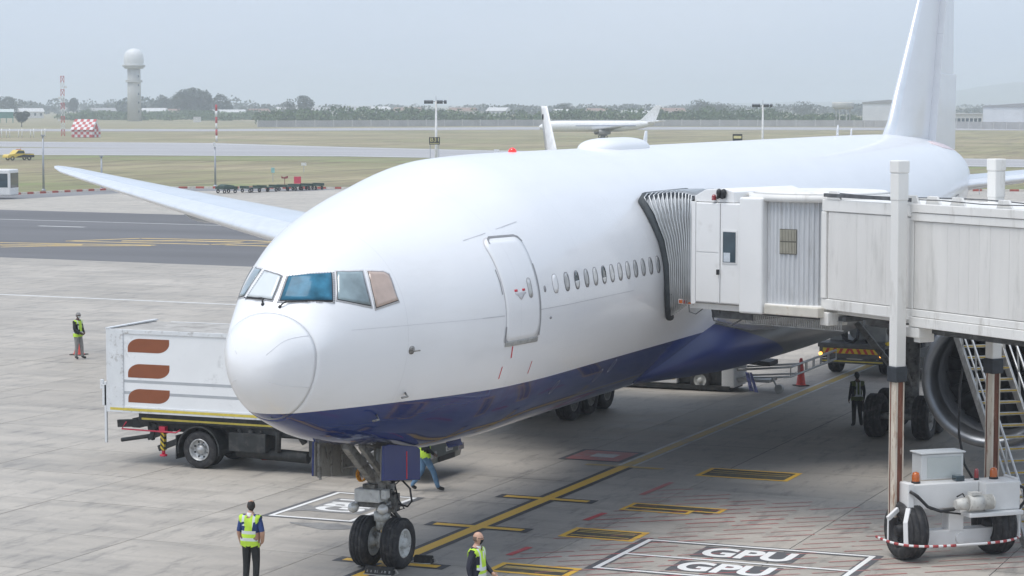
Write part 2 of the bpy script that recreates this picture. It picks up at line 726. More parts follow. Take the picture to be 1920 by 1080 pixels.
def strip(mb, pts, w, z, mi=0):
    for a, b in zip(pts[:-1], pts[1:]):
        a, b = Vector((*a, 0)), Vector((*b, 0))
        d = (b - a).normalized()
        s = Vector((-d.y, d.x, 0)) * (w / 2)
        mb.add([(p.x, p.y, z) for p in (a - s, b - s, b + s, a + s)], [(0, 1, 2, 3)], mi)


strip(mk, [(-420, 303), (-237.5, 338), (-172.8, 350), (-51, 326), (100, 292)], 2.2, -.012)
strip(mk, [(-420, 460), (-327, 456), (-265, 456), (-215, 424), (-174, 403), (-61, 368), (100, 326)], 2.0, -.012)
struct(mk.build('runway_edge_marking', WPALE))
mk = MB()
strip(mk, [(-120, 66.0), (-48.62, 62.11), (-34.76, 61.35), (40, 57.3)], .42, .004)
struct(mk.build('apron_edge_marking', WPALE))
# painted figures on the taxiway
mk = MB()
for pts in ([(-95, 95.5), (-71.75, 95.35), (-69.5, 97.6), (-63.2, 100.6)], [(-95, 100.6), (-74.6, 99.6), (-63.2, 101.2)],
            [(-71.5, 103.0), (-68.5, 107.9), (-60.0, 108.6), (-56.6, 107.4)], [(-71.5, 103.0), (-60.2, 103.4), (-56.6, 107.4)], [(-59, 103.4), (-49, 102.9), (-45, 105.2)]):
    strip(mk, pts, .55, -.006)
strip(mk, [(-68, 104.6), (-64, 106.4), (-59.5, 106.6)], .9, -.005)
strip(mk, [(-80, 97.5), (-73, 97.3), (-68, 99.6)], .8, -.005)
struct(mk.build('taxiway_marking', paint_mat('taxiway_yellow_paint', (.70, .48, .14), wear=.75)))
mk = MB()
strip(mk, [(-85.0, 119.6), (-80.6, 119.4)], .55, -.006)
strip(mk, [(-160, 132.5), (-104, 128.4), (-70, 125.6), (40, 116.5)], .35, -.006)
struct(mk.build('taxiway_white_marking', WPALE))

# red and white kerb blocks along the grass
KP = [(-127.5, 130), (-125.4, 155), (-123.5, 172.2), (-121.5, 188.7), (-121.0, 192.0), (-115.4, 196.1), (-99.4, 201.0), (-60.1, 213.2), (0, 231.2), (80, 255.2)]
kb = MB()
acc = 0.0
k = 0
for a, b in zip(KP[:-1], KP[1:]):
    a, b = Vector((*a, 0)), Vector((*b, 0))
    ln = (b - a).length
    d = (b - a) / ln
    t = 0.0
    while t < ln:
        e = min(ln, t + .98)
        p, q = a + d * t, a + d * e
        kb.bar((p.x, p.y, .07), (q.x, q.y, .07), .3, .26, k % 2)
        k += 1
        t += 1.0
struct(kb.build('kerb', [mat('kerb_red', (.42, .10, .08), .8, var=.25), mat('kerb_white', (.62, .58, .52), .8, var=.2)]))


# ------------------------------------------------------------------ stand markings
def rect(mb, x0, y0, x1, y1, z, mi=0):
    mb.add([(x0, y0, z), (x1, y0, z), (x1, y1, z), (x0, y1, z)], [(0, 1, 2, 3)], mi)


def frame(mb, x0, y0, x1, y1, w, z, mi=0):
    rect(mb, x0, y0, x1, y0 + w, z, mi)
    rect(mb, x0, y1 - w, x1, y1, z, mi)
    rect(mb, x0, y0 + w, x0 + w, y1 - w, z, mi)
    rect(mb, x1 - w, y0 + w, x1, y1 - w, z, mi)


mk = MB()
bars = (1.6, 6.33, 10.94, 15.12, 20.7)
YS = [0.0, 1.6, 6.33, 10.94, 15.12, 20.7, 60]
rect(mk, -.15, -3, .15, 20.75, .008, 0)
rect(mk, -.15, 20.75, .15, 62, .008, 1)
rect(mk, -.30, -3, -.15, 20.6, .0045, 2)
rect(mk, .15, -3, .30, 20.6, .0045, 2)
rect(mk, -.27, 20.8, -.15, 62, .0045, 3)
rect(mk, .15, 20.8, .25, 62, .0045, 3)
for b in bars:
    old = b > 20
    rect(mk, -1.1, b - .13, -.15, b + .13, .0085, 1 if old else 0)
    rect(mk, .15, b - .13, 1.1, b + .13, .0085, 1 if old else 0)
    if not old:
        rect(mk, -1.28, b - .25, -.30, b - .13, .005, 2)
        rect(mk, -1.28, b + .13, -.30, b + .25, .005, 2)
        rect(mk, .30, b - .25, 1.28, b - .13, .005, 2)
        rect(mk, .30, b + .13, 1.28, b + .25, .005, 2)
        rect(mk, 1.1, b - .13, 1.28, b + .13, .005, 2)
        rect(mk, -1.28, b - .13, -1.1, b + .13, .005, 2)
struct(mk.build('stand_centre_line', [YELLOW, YELLOW_OLD, BLACKP, WPALE]))

# old stand number panels: black boxes in yellow frames to the right of the line
mk = MB()
for x0, y0, x1, y1 in ((2.15, 6.3, 3.95, 7.3), (2.09, 10.55, 3.87, 11.75), (2.2, 19.95, 4.7, 21.4)):
    rect(mk, x0 + .14, y0 + .14, x1 - .14, y1 - .14, .005, 0)
    frame(mk, x0, y0, x1, y1, .14, .0055, 1)
    for i in range(3):
        yy = y0 + .22 + (y1 - y0 - .5) * random.random()
        rect(mk, x0 + .2, yy, x1 - .2, yy + .07, .008, 2)
rect(mk, 2.3, 14.55, 4.4, 15.3, .005, 0)
frame(mk, 2.17, 14.75, 4.55, 15.4, .11, .0055, 1)
frame(mk, 2.17, 14.32, 3.9, 14.86, .11, .009, 1)
struct(mk.build('stand_number_marking', [paint_mat('faded_black_paint', (.075, .07, .055), (.30, .24, .08), wear=.55), YELLOW, YELLOW_OLD]))

# parking boxes for the ground power units
mk = MB()
for x0, y0, x1, y1 in ((4.1, 7.45, 9.25, 10.98), (-5.16, 10.4, -2.97, 14.02)):
    frame(mk, x0 - .15, y0 - .1, x1 + .15, y1 + .1, .32 if x0 > 0 else .22, .005, 0)
    frame(mk, x0, y0, x1, y1, .12, .009, 1)
rect(mk, 4.22, 9.10, 9.13, 9.30, .0052, 0)
rect(mk, 4.22, 9.14, 9.13, 9.26, .009, 1)
rect(mk, 5.55, 9.48, 7.80, 10.68, .0052, 0)
rect(mk, 5.55, 7.85, 7.80, 8.95, .0052, 0)
rect(mk, -4.75, 11.35, -3.25, 13.25, .0052, 2)
for y0 in (9.62, 7.95):
    text_mb('GPU', 2.0, 1.0, 1, mk, Matrix.Translation((5.68, y0 - .04, .0095)), .035)
text_mb('GPU', 1.65, 1.26, 1, mk, Matrix.Translation((-3.36, 11.48, .0095)) @ rotz(math.pi / 2), .03)
struct(mk.build('power_unit_box_marking', [GREYP, WHITEP, paint_mat('worn_grey_paint', (.20, .20, .20), wear=.8)]))

# red hatching on the equipment strip
mk = MB()
for k in range(0, 26):
    c0 = 1.5 + .645 * k
    seg = []
    for j in range(0, 10):
        x = 2.12 + j * 1.06
        x2 = x + random.uniform(.7, 1.06)
        y, y2 = .77 * x + c0, .77 * x2 + c0
        if y < 5.8 or y2 > 18.5 - .22 * x or random.random() < .12:
            continue
        seg.append(((x, y), (x2, y2)))
    for s in seg:
        strip(mk, s, random.uniform(.03, .055), .0068, 1 if random.random() < .55 or s[0][0] > 6.5 else 0)
for y0, y1 in ((8.07, 9.1), (12.67, 13.78), (16.56, 18.67), (3.5, 4.5)):
    strip(mk, [(1.95, y0), (2.02, y1)], .16, .0075, 0 if y0 < 15 else 1)
struct(mk.build('red_hatching_marking', [REDP, REDP2]))
mk = MB()
rect(mk, -2.15, 21.3, -.3, 23.3, .0045, 2)
rect(mk, -2.0, 21.45, -.45, 23.1, .0085, 0)
rect(mk, -1.5, 22.0, -.8, 22.6, .012, 1)
strip(mk, [(-30.5, 30.2), (-29.6, 30.6)], .4, .005, 0)
struct(mk.build('worn_red_square_marking', [REDP2, WPALE, GREYP]))
# tyre smears and spill patches where the photograph shows them
mk = MB()
random.seed(11)


def blot(cx, cy, rx, ry, z):
    n = 18
    mk.add([(cx + rx * (1 + random.uniform(-.35, .35)) * math.cos(2 * math.pi * i / n), cy + ry * (1 + random.uniform(-.35, .35)) * math.sin(2 * math.pi * i / n), z) for i in range(n)], [tuple(range(n))])


blot(-3.3, 9.7, .8, .35, .0035)
blot(-4.9, 11.6, .3, .5, .0035)
m, N, L, P = new_mat('spill_stain', .5)
gg = N.new('ShaderNodeNewGeometry')
n1 = noise(N, L, gg.outputs['Position'], 2.5, 7, .7)
L.new(ramp(N, L, n1, [(.35, (.17, .165, .16)), (.7, (.30, .29, .275))]), P.inputs['Base Color'])
struct(mk.build('spill_stain_patch', m))
# ------------------------------------------------------------------ the airliner
def pchip(xk, yk, x):
    xk = np.asarray(xk, float)
    yk = np.asarray(yk, float)
    x = np.asarray(x, float)
    h = np.diff(xk)
    d = np.diff(yk) / h
    m = np.zeros_like(yk)
    for i in range(1, len(xk) - 1):
        if d[i - 1] * d[i] > 0:
            w1 = 2 * h[i] + h[i - 1]
            w2 = h[i] + 2 * h[i - 1]
            m[i] = (w1 + w2) / (w1 / d[i - 1] + w2 / d[i])
    m[0] = d[0]
    i = np.clip(np.searchsorted(xk, x) - 1, 0, len(xk) - 2)
    t = (x - xk[i]) / h[i]
    return (2 * t**3 - 3 * t**2 + 1) * yk[i] + (t**3 - 2 * t**2 + t) * h[i] * m[i] + (-2 * t**3 + 3 * t**2) * yk[i + 1] + (t**3 - t**2) * h[i] * m[i + 1]


NOSE_Y, NOSE_Z = .2645, 4.692
FS = np.array([0, .12, .4, .9, 1.5, 2.2, 3.2, 4.6, 6.4, 8.8, 11.8])
FU = np.sqrt(FS)
FT = [4.692, 5.164, 5.561, 5.762, 6.446, 6.943, 7.34, 7.692, 8.08, 8.47, 8.525]
FB = [4.692, 4.287, 3.978, 3.644, 3.4, 3.157, 2.92, 2.697, 2.388, 2.323, 2.325]
FW = [0.0, .463, .725, 1.024, 1.275, 1.577, 1.995, 2.571, 2.962, 3.098, 3.1]
TY = [40, 44, 48, 52, 55, 57.5, 59.3, 60.76, 61.65]
TT = [8.525, 8.52, 8.50, 8.38, 8.22, 7.98, 7.68, 7.14, 6.40]
TB = [2.325, 2.70, 3.40, 4.15, 4.70, 5.12, 5.42, 5.65, 5.85]
TW = [3.1, 3.02, 2.78, 2.38, 1.95, 1.50, 1.08, .66, .22]


def section(y):
    y = np.asarray(y, float)
    s = np.clip(y - NOSE_Y, 0, None)
    u = np.minimum(np.sqrt(s), FU[-1])
    T, B, W = pchip(FU, FT, u), pchip(FU, FB, u), pchip(FU, FW, u)
    k = np.clip(u / FU[-1], 0, 1)
    Z = NOSE_Z + (5.425 - NOSE_Z) * (1 - (1 - k)**1.6)
    Z = np.clip(Z, B + .35 * (T - B), B + .62 * (T - B))
    aft = y > 40
    yy = np.clip(y, 40, 61.65)
    T = np.where(aft, pchip(TY, TT, yy), T)
    B = np.where(aft, pchip(TY, TB, yy), B)
    W = np.where(aft, pchip(TY, TW, yy), W)
    Z = np.where(aft, np.maximum(5.425, (T + B) / 2 + .0), Z)
    return T, B, W, Z


def skin(y, th, off=0.0):
    """point on the fuselage skin, th in degrees from port round over the crown, pushed out by off"""
    T, B, W, Z = [float(q) for q in section(y)]
    a = R(th)
    sn, cs = math.sin(a), math.cos(a)
    h = (T - Z) if sn > 0 else (Z - B)
    p = Vector((W * cs, y, Z + h * sn))
    if off:
        n = Vector((cs / max(W, .05), 0, sn / max(h, .05)))
        T2, B2, W2, Z2 = [float(q) for q in section(y + .05)]
        h2 = (T2 - Z2) if sn > 0 else (Z2 - B2)
        dp = Vector((W2 * cs, y + .05, Z2 + h2 * sn)) - p
        tt = Vector((-W * sn, 0, h * cs)).normalized()
        nn = dp.cross(tt)
        if nn.dot(n) < 0:
            nn = -nn
        p = p + nn.normalized() * off
    return p


def th_of(y, z):
    T, B, W, Z = [float(q) for q in section(y)]
    h = (T - Z) if z > Z else (Z - B)
    return math.degrees(math.asin(max(-1, min(1, (z - Z) / h))))


def skin_poly(mb, pts, off, mi=0, rings=3, side=1, skirt=True, uv='yz'):
    """a closed outline laid on the skin as a thin plate standing off by off metres; pts in (y, z) or (y, angle)"""
    if uv == 'yz':
        fine = []
        for a_, b_ in zip(pts, list(pts[1:]) + [pts[0]]):
            k_ = max(1, int(math.hypot(b_[0] - a_[0], b_[1] - a_[1]) / .12))
            fine += [(a_[0] + (b_[0] - a_[0]) * i / k_, a_[1] + (b_[1] - a_[1]) * i / k_) for i in range(k_)]
        pts = fine
    q = [(p[0], th_of(p[0], p[1]) if uv == 'yz' else p[1]) for p in pts]
    n = len(q)
    cy = sum(p[0] for p in q) / n
    ct = sum(p[1] for p in q) / n

    def P(y, t, o):
        v = skin(y, t, o)
        return Vector((v.x * side, v.y, v.z))
    vv = []
    for r in range(rings):
        k = 1 - r / rings
        for y, t in q:
            vv.append(P(cy + (y - cy) * k, ct + (t - ct) * k, off))
    vv.append(P(cy, ct, off))
    ff = []
    for r in range(rings - 1):
        for k in range(n):
            ff.append((r * n + k, r * n + (k + 1) % n, (r + 1) * n + (k + 1) % n, (r + 1) * n + k))
    for k in range(n):
        ff.append(((rings - 1) * n + k, (rings - 1) * n + (k + 1) % n, rings * n))
    mb.add(vv, ff, mi, True)
    if skirt:
        sk = [P(y, t, -.02) for y, t in q]
        mb.add(vv[:n] + sk, [(k, (k + 1) % n, n + (k + 1) % n, n + k) for k in range(n)], mi)
    return mb


def skin_ring(mb, pts, w, off, mi=0, side=1, uv='yz'):
    """a band of width w along a closed outline on the skin"""
    n = len(pts)
    cy = sum(p[0] for p in pts) / n
    cz = sum(p[1] for p in pts) / n
    inner = []
    for y, z in pts:
        L_ = math.hypot(y - cy, z - cz)
        k = max(0.0, (L_ - w) / L_)
        inner.append((cy + (y - cy) * k, cz + (z - cz) * k))
    A = [skin(p[0], th_of(*p) if uv == 'yz' else p[1], off) for p in pts]
    B_ = [skin(p[0], th_of(*p) if uv == 'yz' else p[1], off) for p in inner]
    v = [Vector((p.x * side, p.y, p.z)) for p in A + B_]
    mb.add(v, [(k, (k + 1) % n, n + (k + 1) % n, n + k) for k in range(n)], mi, True)


def skin_line(mb, pts, w, off, mi=0, side=1):
    """a thin strip along (y, z) points on the skin"""
    q = []
    m = len(pts)
    for i, (y, z) in enumerate(pts):
        a, b = pts[max(0, i - 1)], pts[min(m - 1, i + 1)]
        dy, dz = b[0] - a[0], b[1] - a[1]
        L_ = math.hypot(dy, dz) or 1
        ny, nz = -dz / L_ * w / 2, dy / L_ * w / 2
        for s in (1, -1):
            p = skin(y + s * ny, th_of(y + s * ny, z + s * nz), off)
            q.append((p.x * side, p.y, p.z))
    mb.add(q, [(2 * i, 2 * i + 1, 2 * i + 3, 2 * i + 2) for i in range(m - 1)], mi, True)


def rrect(y0, z0, y1, z1, r, n=5, rt=None):
    pts = []
    for cy, cz, a0 in ((y1 - r, z1 - r, 0), (y0 + r, z1 - r, 90), (y0 + r, z0 + r, 180), (y1 - r, z0 + r, 270)):
        for i in range(n + 1):
            a = R(a0 + 90 * i / n)
            pts.append((cy + r * math.cos(a), cz + r * math.sin(a)))
    return pts


def subdiv(pts, k=4):
    out = []
    for a, b in zip(pts, pts[1:] + pts[:1]):
        out += [(a[0] + (b[0] - a[0]) * i / k, a[1] + (b[1] - a[1]) * i / k) for i in range(k)]
    return out


# painted skin: white over a dark blue belly, gloss clear coat, faint frame and panel joints
def skin_mat(name, belly=True):
    m, N, L, P = new_mat(name, .32)
    g = N.new('ShaderNodeNewGeometry')
    sp = N.new('ShaderNodeSeparateXYZ')
    L.new(g.outputs['Position'], sp.inputs[0])
    pos = g.outputs['Position']
    n1 = noise(N, L, pos, .5, 5, .6)
    white = ramp(N, L, n1, [(.3, (.815, .822, .835)), (.7, (.85, .855, .865))])
    n2 = noise(N, L, pos, 1.2, 6, .7, (1, .3, 2.2))
    white = mixc(N, L, ramp(N, L, n2, [(.52, 0.0), (.85, .20)]), white, (.60, .585, .56))
    # lap joints every few frames
    fr = mnode(N, L, 'FRACT', mnode(N, L, 'DIVIDE', sp.outputs['Y'], 3.2))
    seam = mnode(N, L, 'LESS_THAN', fr, .0022)
    white = mixc(N, L, mnode(N, L, 'MULTIPLY', seam, .38), white, (.45, .45, .46))
    c = white
    if belly:
        n3 = noise(N, L, pos, .8, 6, .65, (1, .35, 1))
        blue = ramp(N, L, n3, [(.3, (.010, .026, .135)), (.7, (.014, .036, .175))])
        fac = mnode(N, L, 'LESS_THAN', sp.outputs['Z'], 3.835)
        c = mixc(N, L, fac, white, blue)
        L.new(mnode(N, L, 'MULTIPLY_ADD', fac, -.20, .30), P.inputs['Roughness'])
    L.new(c, P.inputs['Base Color'])
    P.inputs['Coat Weight'].default_value = .45
    P.inputs['Coat Roughness'].default_value = .04
    nb = noise(N, L, pos, .9, 3, .5)
    bp = N.new('ShaderNodeBump')
    bp.inputs['Strength'].default_value = .05
    bp.inputs['Distance'].default_value = .04
    L.new(nb, bp.inputs['Height'])
    L.new(bp.outputs[0], P.inputs['Coat Normal'])
    return m


SKIN = skin_mat('airliner_paint')
WHITE_P = skin_mat('airliner_white_paint', False)
BLUE_P = mat('airliner_blue_paint', (.013, .031, .16), .2, coat=.3, var=.12, scale=.8)
SEAM = mat('panel_gap', (.30, .30, .31), .7)
SEAM_L = mat('fine_panel_gap', (.55, .55, .57), .6)
DARKGAP = mat('dark_gap', (.06, .06, .065), .7)
SILVER = mat('bare_aluminium', (.86, .87, .88), .30, .6, var=.05)
GREYPAINT = mat('grey_wing_paint', (.56, .60, .645), .28, coat=.5, var=.05, scale=.8, dirt=(.46, .49, .52), dirt_amt=.25, dirt_scale=.9)
GEARGREY = mat('gear_grey_paint', (.30, .295, .28), .5, var=.25, scale=6, dirt=(.10, .09, .08), dirt_amt=.5, dirt_scale=7)
GEARWHITE = mat('gear_white_paint', (.56, .57, .55), .4, var=.12, scale=5, dirt=(.25, .23, .21), dirt_amt=.35, dirt_scale=9)
CHROME = mat('polished_steel', (.80, .80, .80), .15, 1.0, var=.05)
TYRE = mat('tyre_rubber', (.022, .022, .024), .75, var=.35, scale=9, dirt=(.075, .072, .068), dirt_amt=.45, dirt_scale=6)
BLACK = mat('black_plastic', (.02, .02, .022), .55, var=.3, scale=8)
DOORGREY = mat('gear_door_inside', (.33, .32, .29), .6, var=.22, scale=5, dirt=(.12, .11, .10), dirt_amt=.4, dirt_scale=5)
REDMARK = mat('red_mark', (.62, .03, .05), .45)
ORANGE = mat('orange_cable', (.72, .33, .03), .6, var=.3, scale=20)

PL = thing('airliner', 'large white twin-engine airliner with dark blue belly parked nose toward the terminal', 'airplane', (0, 5.9, 0))

NT = 96
TH = [360 * k / NT for k in range(NT)]


def ring_at(y):
    T, B, W, Z = [float(q) for q in section(y)]
    out = []
    for t in TH:
        a = R(t)
        sn = math.sin(a)
        out.append((W * math.cos(a), y, Z + ((T - Z) if sn > 0 else (Z - B)) * sn))
    return out


RAD_Y = 1.08
ys = [NOSE_Y + s for s in np.linspace(.03, math.sqrt(RAD_Y - NOSE_Y), 26)**2]
mb = MB()
rings = [ring_at(y) for y in ys]
mb.loft(rings, 0, True, cap0=False, cap1=True)
mb.add(rings[0] + [(0, NOSE_Y, NOSE_Z)], [(k, (k + 1) % NT, NT) for k in range(NT)], 0, True)
rad = mb.build('radome', SKIN, PL)
rad['label'] = 'rounded white nose radome'
mb = MB()   # lightning strips on the radome
for t0, t1 in ((42, 29.7), (-36, -29), (138, 150.3), (216, 209)):
    pts = [skin(NOSE_Y + (.309 + .575 * f)**2, t0 + (t1 - t0) * f, .002) for f in np.linspace(0, 1, 8)]
    pts = [Vector(p) for p in pts]
    mb.tube(pts, .005, 4, 0)
mb.build('lightning_strip', mat('strip_grey', (.78, .78, .79), .5), rad)

ys = [RAD_Y + .014] + [NOSE_Y + s for s in np.linspace(math.sqrt(RAD_Y + .1 - NOSE_Y), math.sqrt(11.8), 58)**2] + list(np.linspace(13, 40, 18)) + list(np.linspace(40.8, 61.65, 30))
mb = MB()
rings = [ring_at(y) for y in ys]
mb.loft(rings, 0, True)
fus = mb.build('fuselage', SKIN, PL)
fus['label'] = 'white fuselage tube with dark blue belly paint'

# ---- cockpit windows
GLASS_BLUE = mat('cockpit_glass_teal', (.045, .175, .27), .12, var=.4, scale=3.2, coat=.1, spec=.15)
GLASS_PALE = mat('cockpit_glass_pale_shade', (.66, .70, .70), .10, var=.07, scale=1.2, coat=1.0)
GLASS_GREEN = mat('cockpit_glass_grey_green', (.24, .31, .33), .08, var=.4, scale=1.6, coat=1.0)  # mottled tone stands for what lies behind the glass
GLASS_BEIGE = mat('cockpit_glass_beige_blind', (.47, .36, .30), .12, var=.3, scale=1.3, coat=1.0)
GLASS_SIDE = mat('cockpit_glass_grey', (.16, .22, .24), .07, var=.3, scale=2.0, coat=1.0)
FRAMEM = mat('window_frame_grey', (.60, .60, .61), .5, var=.18, scale=60)
L1 = [(1.69, 85.9), (1.741, 76.9), (1.835, 69.0), (1.946, 62.0), (2.083, 56.1), (1.996, 52.3), (1.909, 48.3), (1.83, 44.2), (1.751, 39.9), (1.578, 49.0), (1.466, 60.1), (1.389, 72.4), (1.354, 85.6), (1.434, 85.6), (1.514, 85.6), (1.602, 85.8)]
L2 = [(2.179, 53.5), (2.277, 50.5), (2.375, 47.8), (2.491, 45.6), (2.607, 43.5), (2.533, 38.1), (2.486, 32.8), (2.456, 27.5), (2.435, 22.2), (2.27, 25.1), (2.123, 28.6), (1.985, 32.6), (1.855, 37.3), (1.926, 41.5), (2.004, 45.6), (2.083, 49.5)]
L3 = [(2.721, 41.8), (2.798, 40.6), (2.875, 39.5), (2.952, 38.5), (3.029, 37.5), (3.068, 36.2), (3.108, 34.9), (3.091, 31.1), (3.073, 27.3), (3.064, 23.6), (3.073, 19.9), (2.936, 19.8), (2.808, 19.7), (2.671, 19.6), (2.543, 19.6), (2.566, 25.2), (2.597, 30.7), (2.655, 36.2)]
R1 = [(1.917, 65.4), (1.824, 71.5), (1.756, 77.2), (1.715, 82.4), (1.682, 86.5), (1.599, 86.4), (1.516, 86.2), (1.442, 85.5), (1.359, 84.9), (1.384, 77.4), (1.418, 69.7), (1.468, 61.5), (1.561, 51.9), (1.627, 56.1), (1.701, 59.9), (1.8, 62.9)]
R2 = [(2.40, 48.9), (2.24, 52.1), (2.158, 54.9), (2.093, 57.4), (2.036, 59.9), (1.919, 57.2), (1.819, 53.8), (1.728, 50.1), (1.663, 45.6), (1.703, 43.0), (1.76, 40.1), (1.844, 36.8), (1.988, 32.5), (2.06, 36.8), (2.14, 41.2), (2.25, 45.0)]
R3 = [(y + .02, t) for y, t in L3]
for nm, pp, sp_, pm, sm in (('front', L1, R1, GLASS_BLUE, GLASS_PALE), ('side', L2, R2, GLASS_GREEN, GLASS_SIDE), ('rear', L3, R3, GLASS_BEIGE, GLASS_SIDE)):
    for side, gm, poly in ((1, pm, pp), (-1, sm, sp_)):
        cyy = sum(p[0] for p in poly) / len(poly)
        ctt = sum(p[1] for p in poly) / len(poly)
        big = [(cyy + (y - cyy) * 1.15, min(88.4, ctt + (t - ctt) * 1.15)) for y, t in poly]
        mid = [(cyy + (y - cyy) * 1.045, min(87.3, ctt + (t - ctt) * 1.045)) for y, t in poly]
        mb = MB()
        skin_poly(mb, big, .006, 0, 4, side, uv='yt')
        o = mb.build('cockpit_window', FRAMEM, PL)
        mb = MB()
        skin_poly(mb, mid, .010, 0, 4, side, uv='yt')
        mb.build('seal', DARKGAP, o)
        mb = MB()
        skin_poly(mb, poly, .015, 0, 5, side, uv='yt')
        g_ = mb.build('pane', gm, o)
        if side == 1:
            o['label'] = {'front': 'teal front windscreen pane in riveted frame', 'side': 'middle cockpit side window with mottled grey green pane', 'rear': 'rear cockpit side window with beige blind'}[nm]
        elif nm == 'front':
            o['label'] = 'front windscreen pane with pale sunshade behind it'
        if nm == 'front':   # rivets round the frame
            mb = MB()
            for y, t in subdiv([(cyy + (y - cyy) * 1.10, min(88.2, ctt + (t - ctt) * 1.10)) for y, t in poly], 4):
                p = skin(y, t, .008)
                mb.cbox((p.x * side, p.y, p.z), (.014, .014, .014))
            mb.build('rivet_row', SEAM, o)['kind'] = 'stuff'
# wipers
for side in (1, -1):
    mb = MB()
    sgn = lambda p: (p.x * side, p.y, p.z)
    if side > 0:
        arm = [(1.25, 83.0, .01), (1.29, 80.5, .05), (1.34, 77.3, .05), (1.46, 58, .035)]
        bl_ = [(1.35, 76, .03), (1.47, 58.0, .03), (1.73, 38.5, .03)]
    else:
        arm = [(1.30, 76.0, .01), (1.33, 76.2, .05), (1.38, 74.5, .05), (1.42, 65, .035)]
        bl_ = [(1.37, 76, .03), (1.42, 64.9, .03), (1.57, 48.5, .03)]
    mb.tube([sgn(skin(*q)) for q in arm], .016, 6)
    mb.tube([sgn(skin(*q)) for q in bl_], .012, 6)
    mb.ball(sgn(skin(*arm[0])), .035, 8, 6)
    mb.build('wiper', BLACK, PL)

# ---- forward passenger door
DP = rrect(5.87, 4.80, 7.22, 6.90, .20)
mb = MB()
skin_poly(mb, rrect(5.84, 4.77, 7.25, 6.93, .22), .004, 0, 6)
door = None
mb2 = MB()
skin_poly(mb2, DP, .012, 0, 8)
door = mb2.build('cabin_door', SKIN, PL)
door['label'] = 'closed forward passenger door with small upright window'
mb.build('door_gap', SEAM_L, door)
mb = MB()
skin_poly(mb, subdiv([(5.88, 4.735), (7.20, 4.735), (7.20, 4.83), (5.88, 4.83)], 6), .022, 0, 2)
mb.build('door_sill', mat('scuffed_metal', (.40, .40, .385), .5, .3, var=.2, scale=12), door)
mb = MB()
skin_poly(mb, rrect(6.755, 5.66, 6.945, 6.08, .09), .016, 0, 2)
o = mb.build('door_window', mat('window_rim_grey', (.36, .36, .37), .4), door)
mb = MB()
skin_poly(mb, rrect(6.785, 5.70, 6.925, 6.04, .065), .020, 0, 2)
mb.build('pane', mat('door_window_pane', (.50, .51, .51), .12, coat=1.0), door)
mb = MB()
skin_poly(mb, [(6.22, 5.79), (6.30, 5.82), (6.58, 5.82), (6.66, 5.78), (6.56, 5.74), (6.45, 5.66), (6.40, 5.66), (6.31, 5.74)], .018, 0, 2)
mb.build('door_handle', SEAM_L, door)
mb = MB()
for y0 in (6.22, 6.52):
    skin_poly(mb, subdiv([(y0, 5.825), (y0 + .11, 5.825), (y0 + .11, 5.87), (y0, 5.87)], 2), .019, 0, 1)
mb.build('door_marking', REDMARK, door)
mb = MB()
skin_line(mb, [(5.80, 6.30), (5.81, 6.05), (5.80, 5.80)], .03, .006)
mb.build('hinge_cover', SEAM, door)
mb = MB()
skin_line(mb, [(7.235, z) for z in np.linspace(4.86, 6.34, 14)], .045, .016)
skin_line(mb, [(5.852, z) for z in np.linspace(4.82, 5.14, 4)], .04, .016)
skin_line(mb, [(6.04, 6.80), (6.07, 6.88), (6.16, 6.925), (7.05, 6.925), (7.17, 6.89), (7.235, 6.80)], .04, .016)
mb.build('door_edge_seal', SEAM, door)

# ---- passenger windows
WIN = [8.05, 8.65, 9.22, 9.80, 10.34, 10.87, 11.39, 11.91, 12.43, 12.95, 13.47, 13.99, 14.51]
PG = mat('cabin_pane_grey', (.42, .43, .435), .15, var=.25, scale=4, coat=1.0)
PD = mat('cabin_pane_dark', (.055, .07, .075), .08, var=.5, scale=5, coat=1.0)
PLT = mat('cabin_pane_blind', (.62, .62, .61), .2, var=.1, scale=4, coat=.8)
RIM = mat('cabin_window_rim', (.22, .22, .23), .4)


def oval(y, z, a, b, n=22, z0=-9, z1=9):
    out = []
    for i in range(n):
        t = 2 * math.pi * i / n
        c_, s_ = math.cos(t), math.sin(t)
        py = y + a * math.copysign(abs(c_)**.75, c_)
        pz = z + b * math.copysign(abs(s_)**.9, s_)
        out.append((py, max(z + z0, min(z + z1, pz))))
    return out


for i, y in enumerate(WIN):
    zc = 5.875
    mb = MB()
    if i == 0:
        skin_poly(mb, oval(y, zc, .145, .205), .004, 0, 1)
        o = mb.build('passenger_window', SEAM, PL)
        mb = MB()
        skin_poly(mb, oval(y, zc, .130, .190), .008, 0, 2)
        mb.build('blank_plug', SKIN, o)
        o['label'] = 'blanked off window outline behind the door'
        continue
    skin_poly(mb, oval(y, zc, .145, .205), .004, 0, 1)
    o = mb.build('passenger_window', RIM, PL)
    mb = MB()
    skin_poly(mb, oval(y, zc, .122, .182), .009, 0, 2)
    mb.build('pane', {2: PD, 5: PD, 6: PLT, 7: PLT, 8: PLT, 4: PLT}.get(i, PG), o)
    if i in (5, 6, 2):
        mb = MB()
        skin_poly(mb, oval(y, zc, .120, .180, z1=-.06 if i == 5 else -.02), .012, 0, 2)
        mb.build('blind', PLT, o)

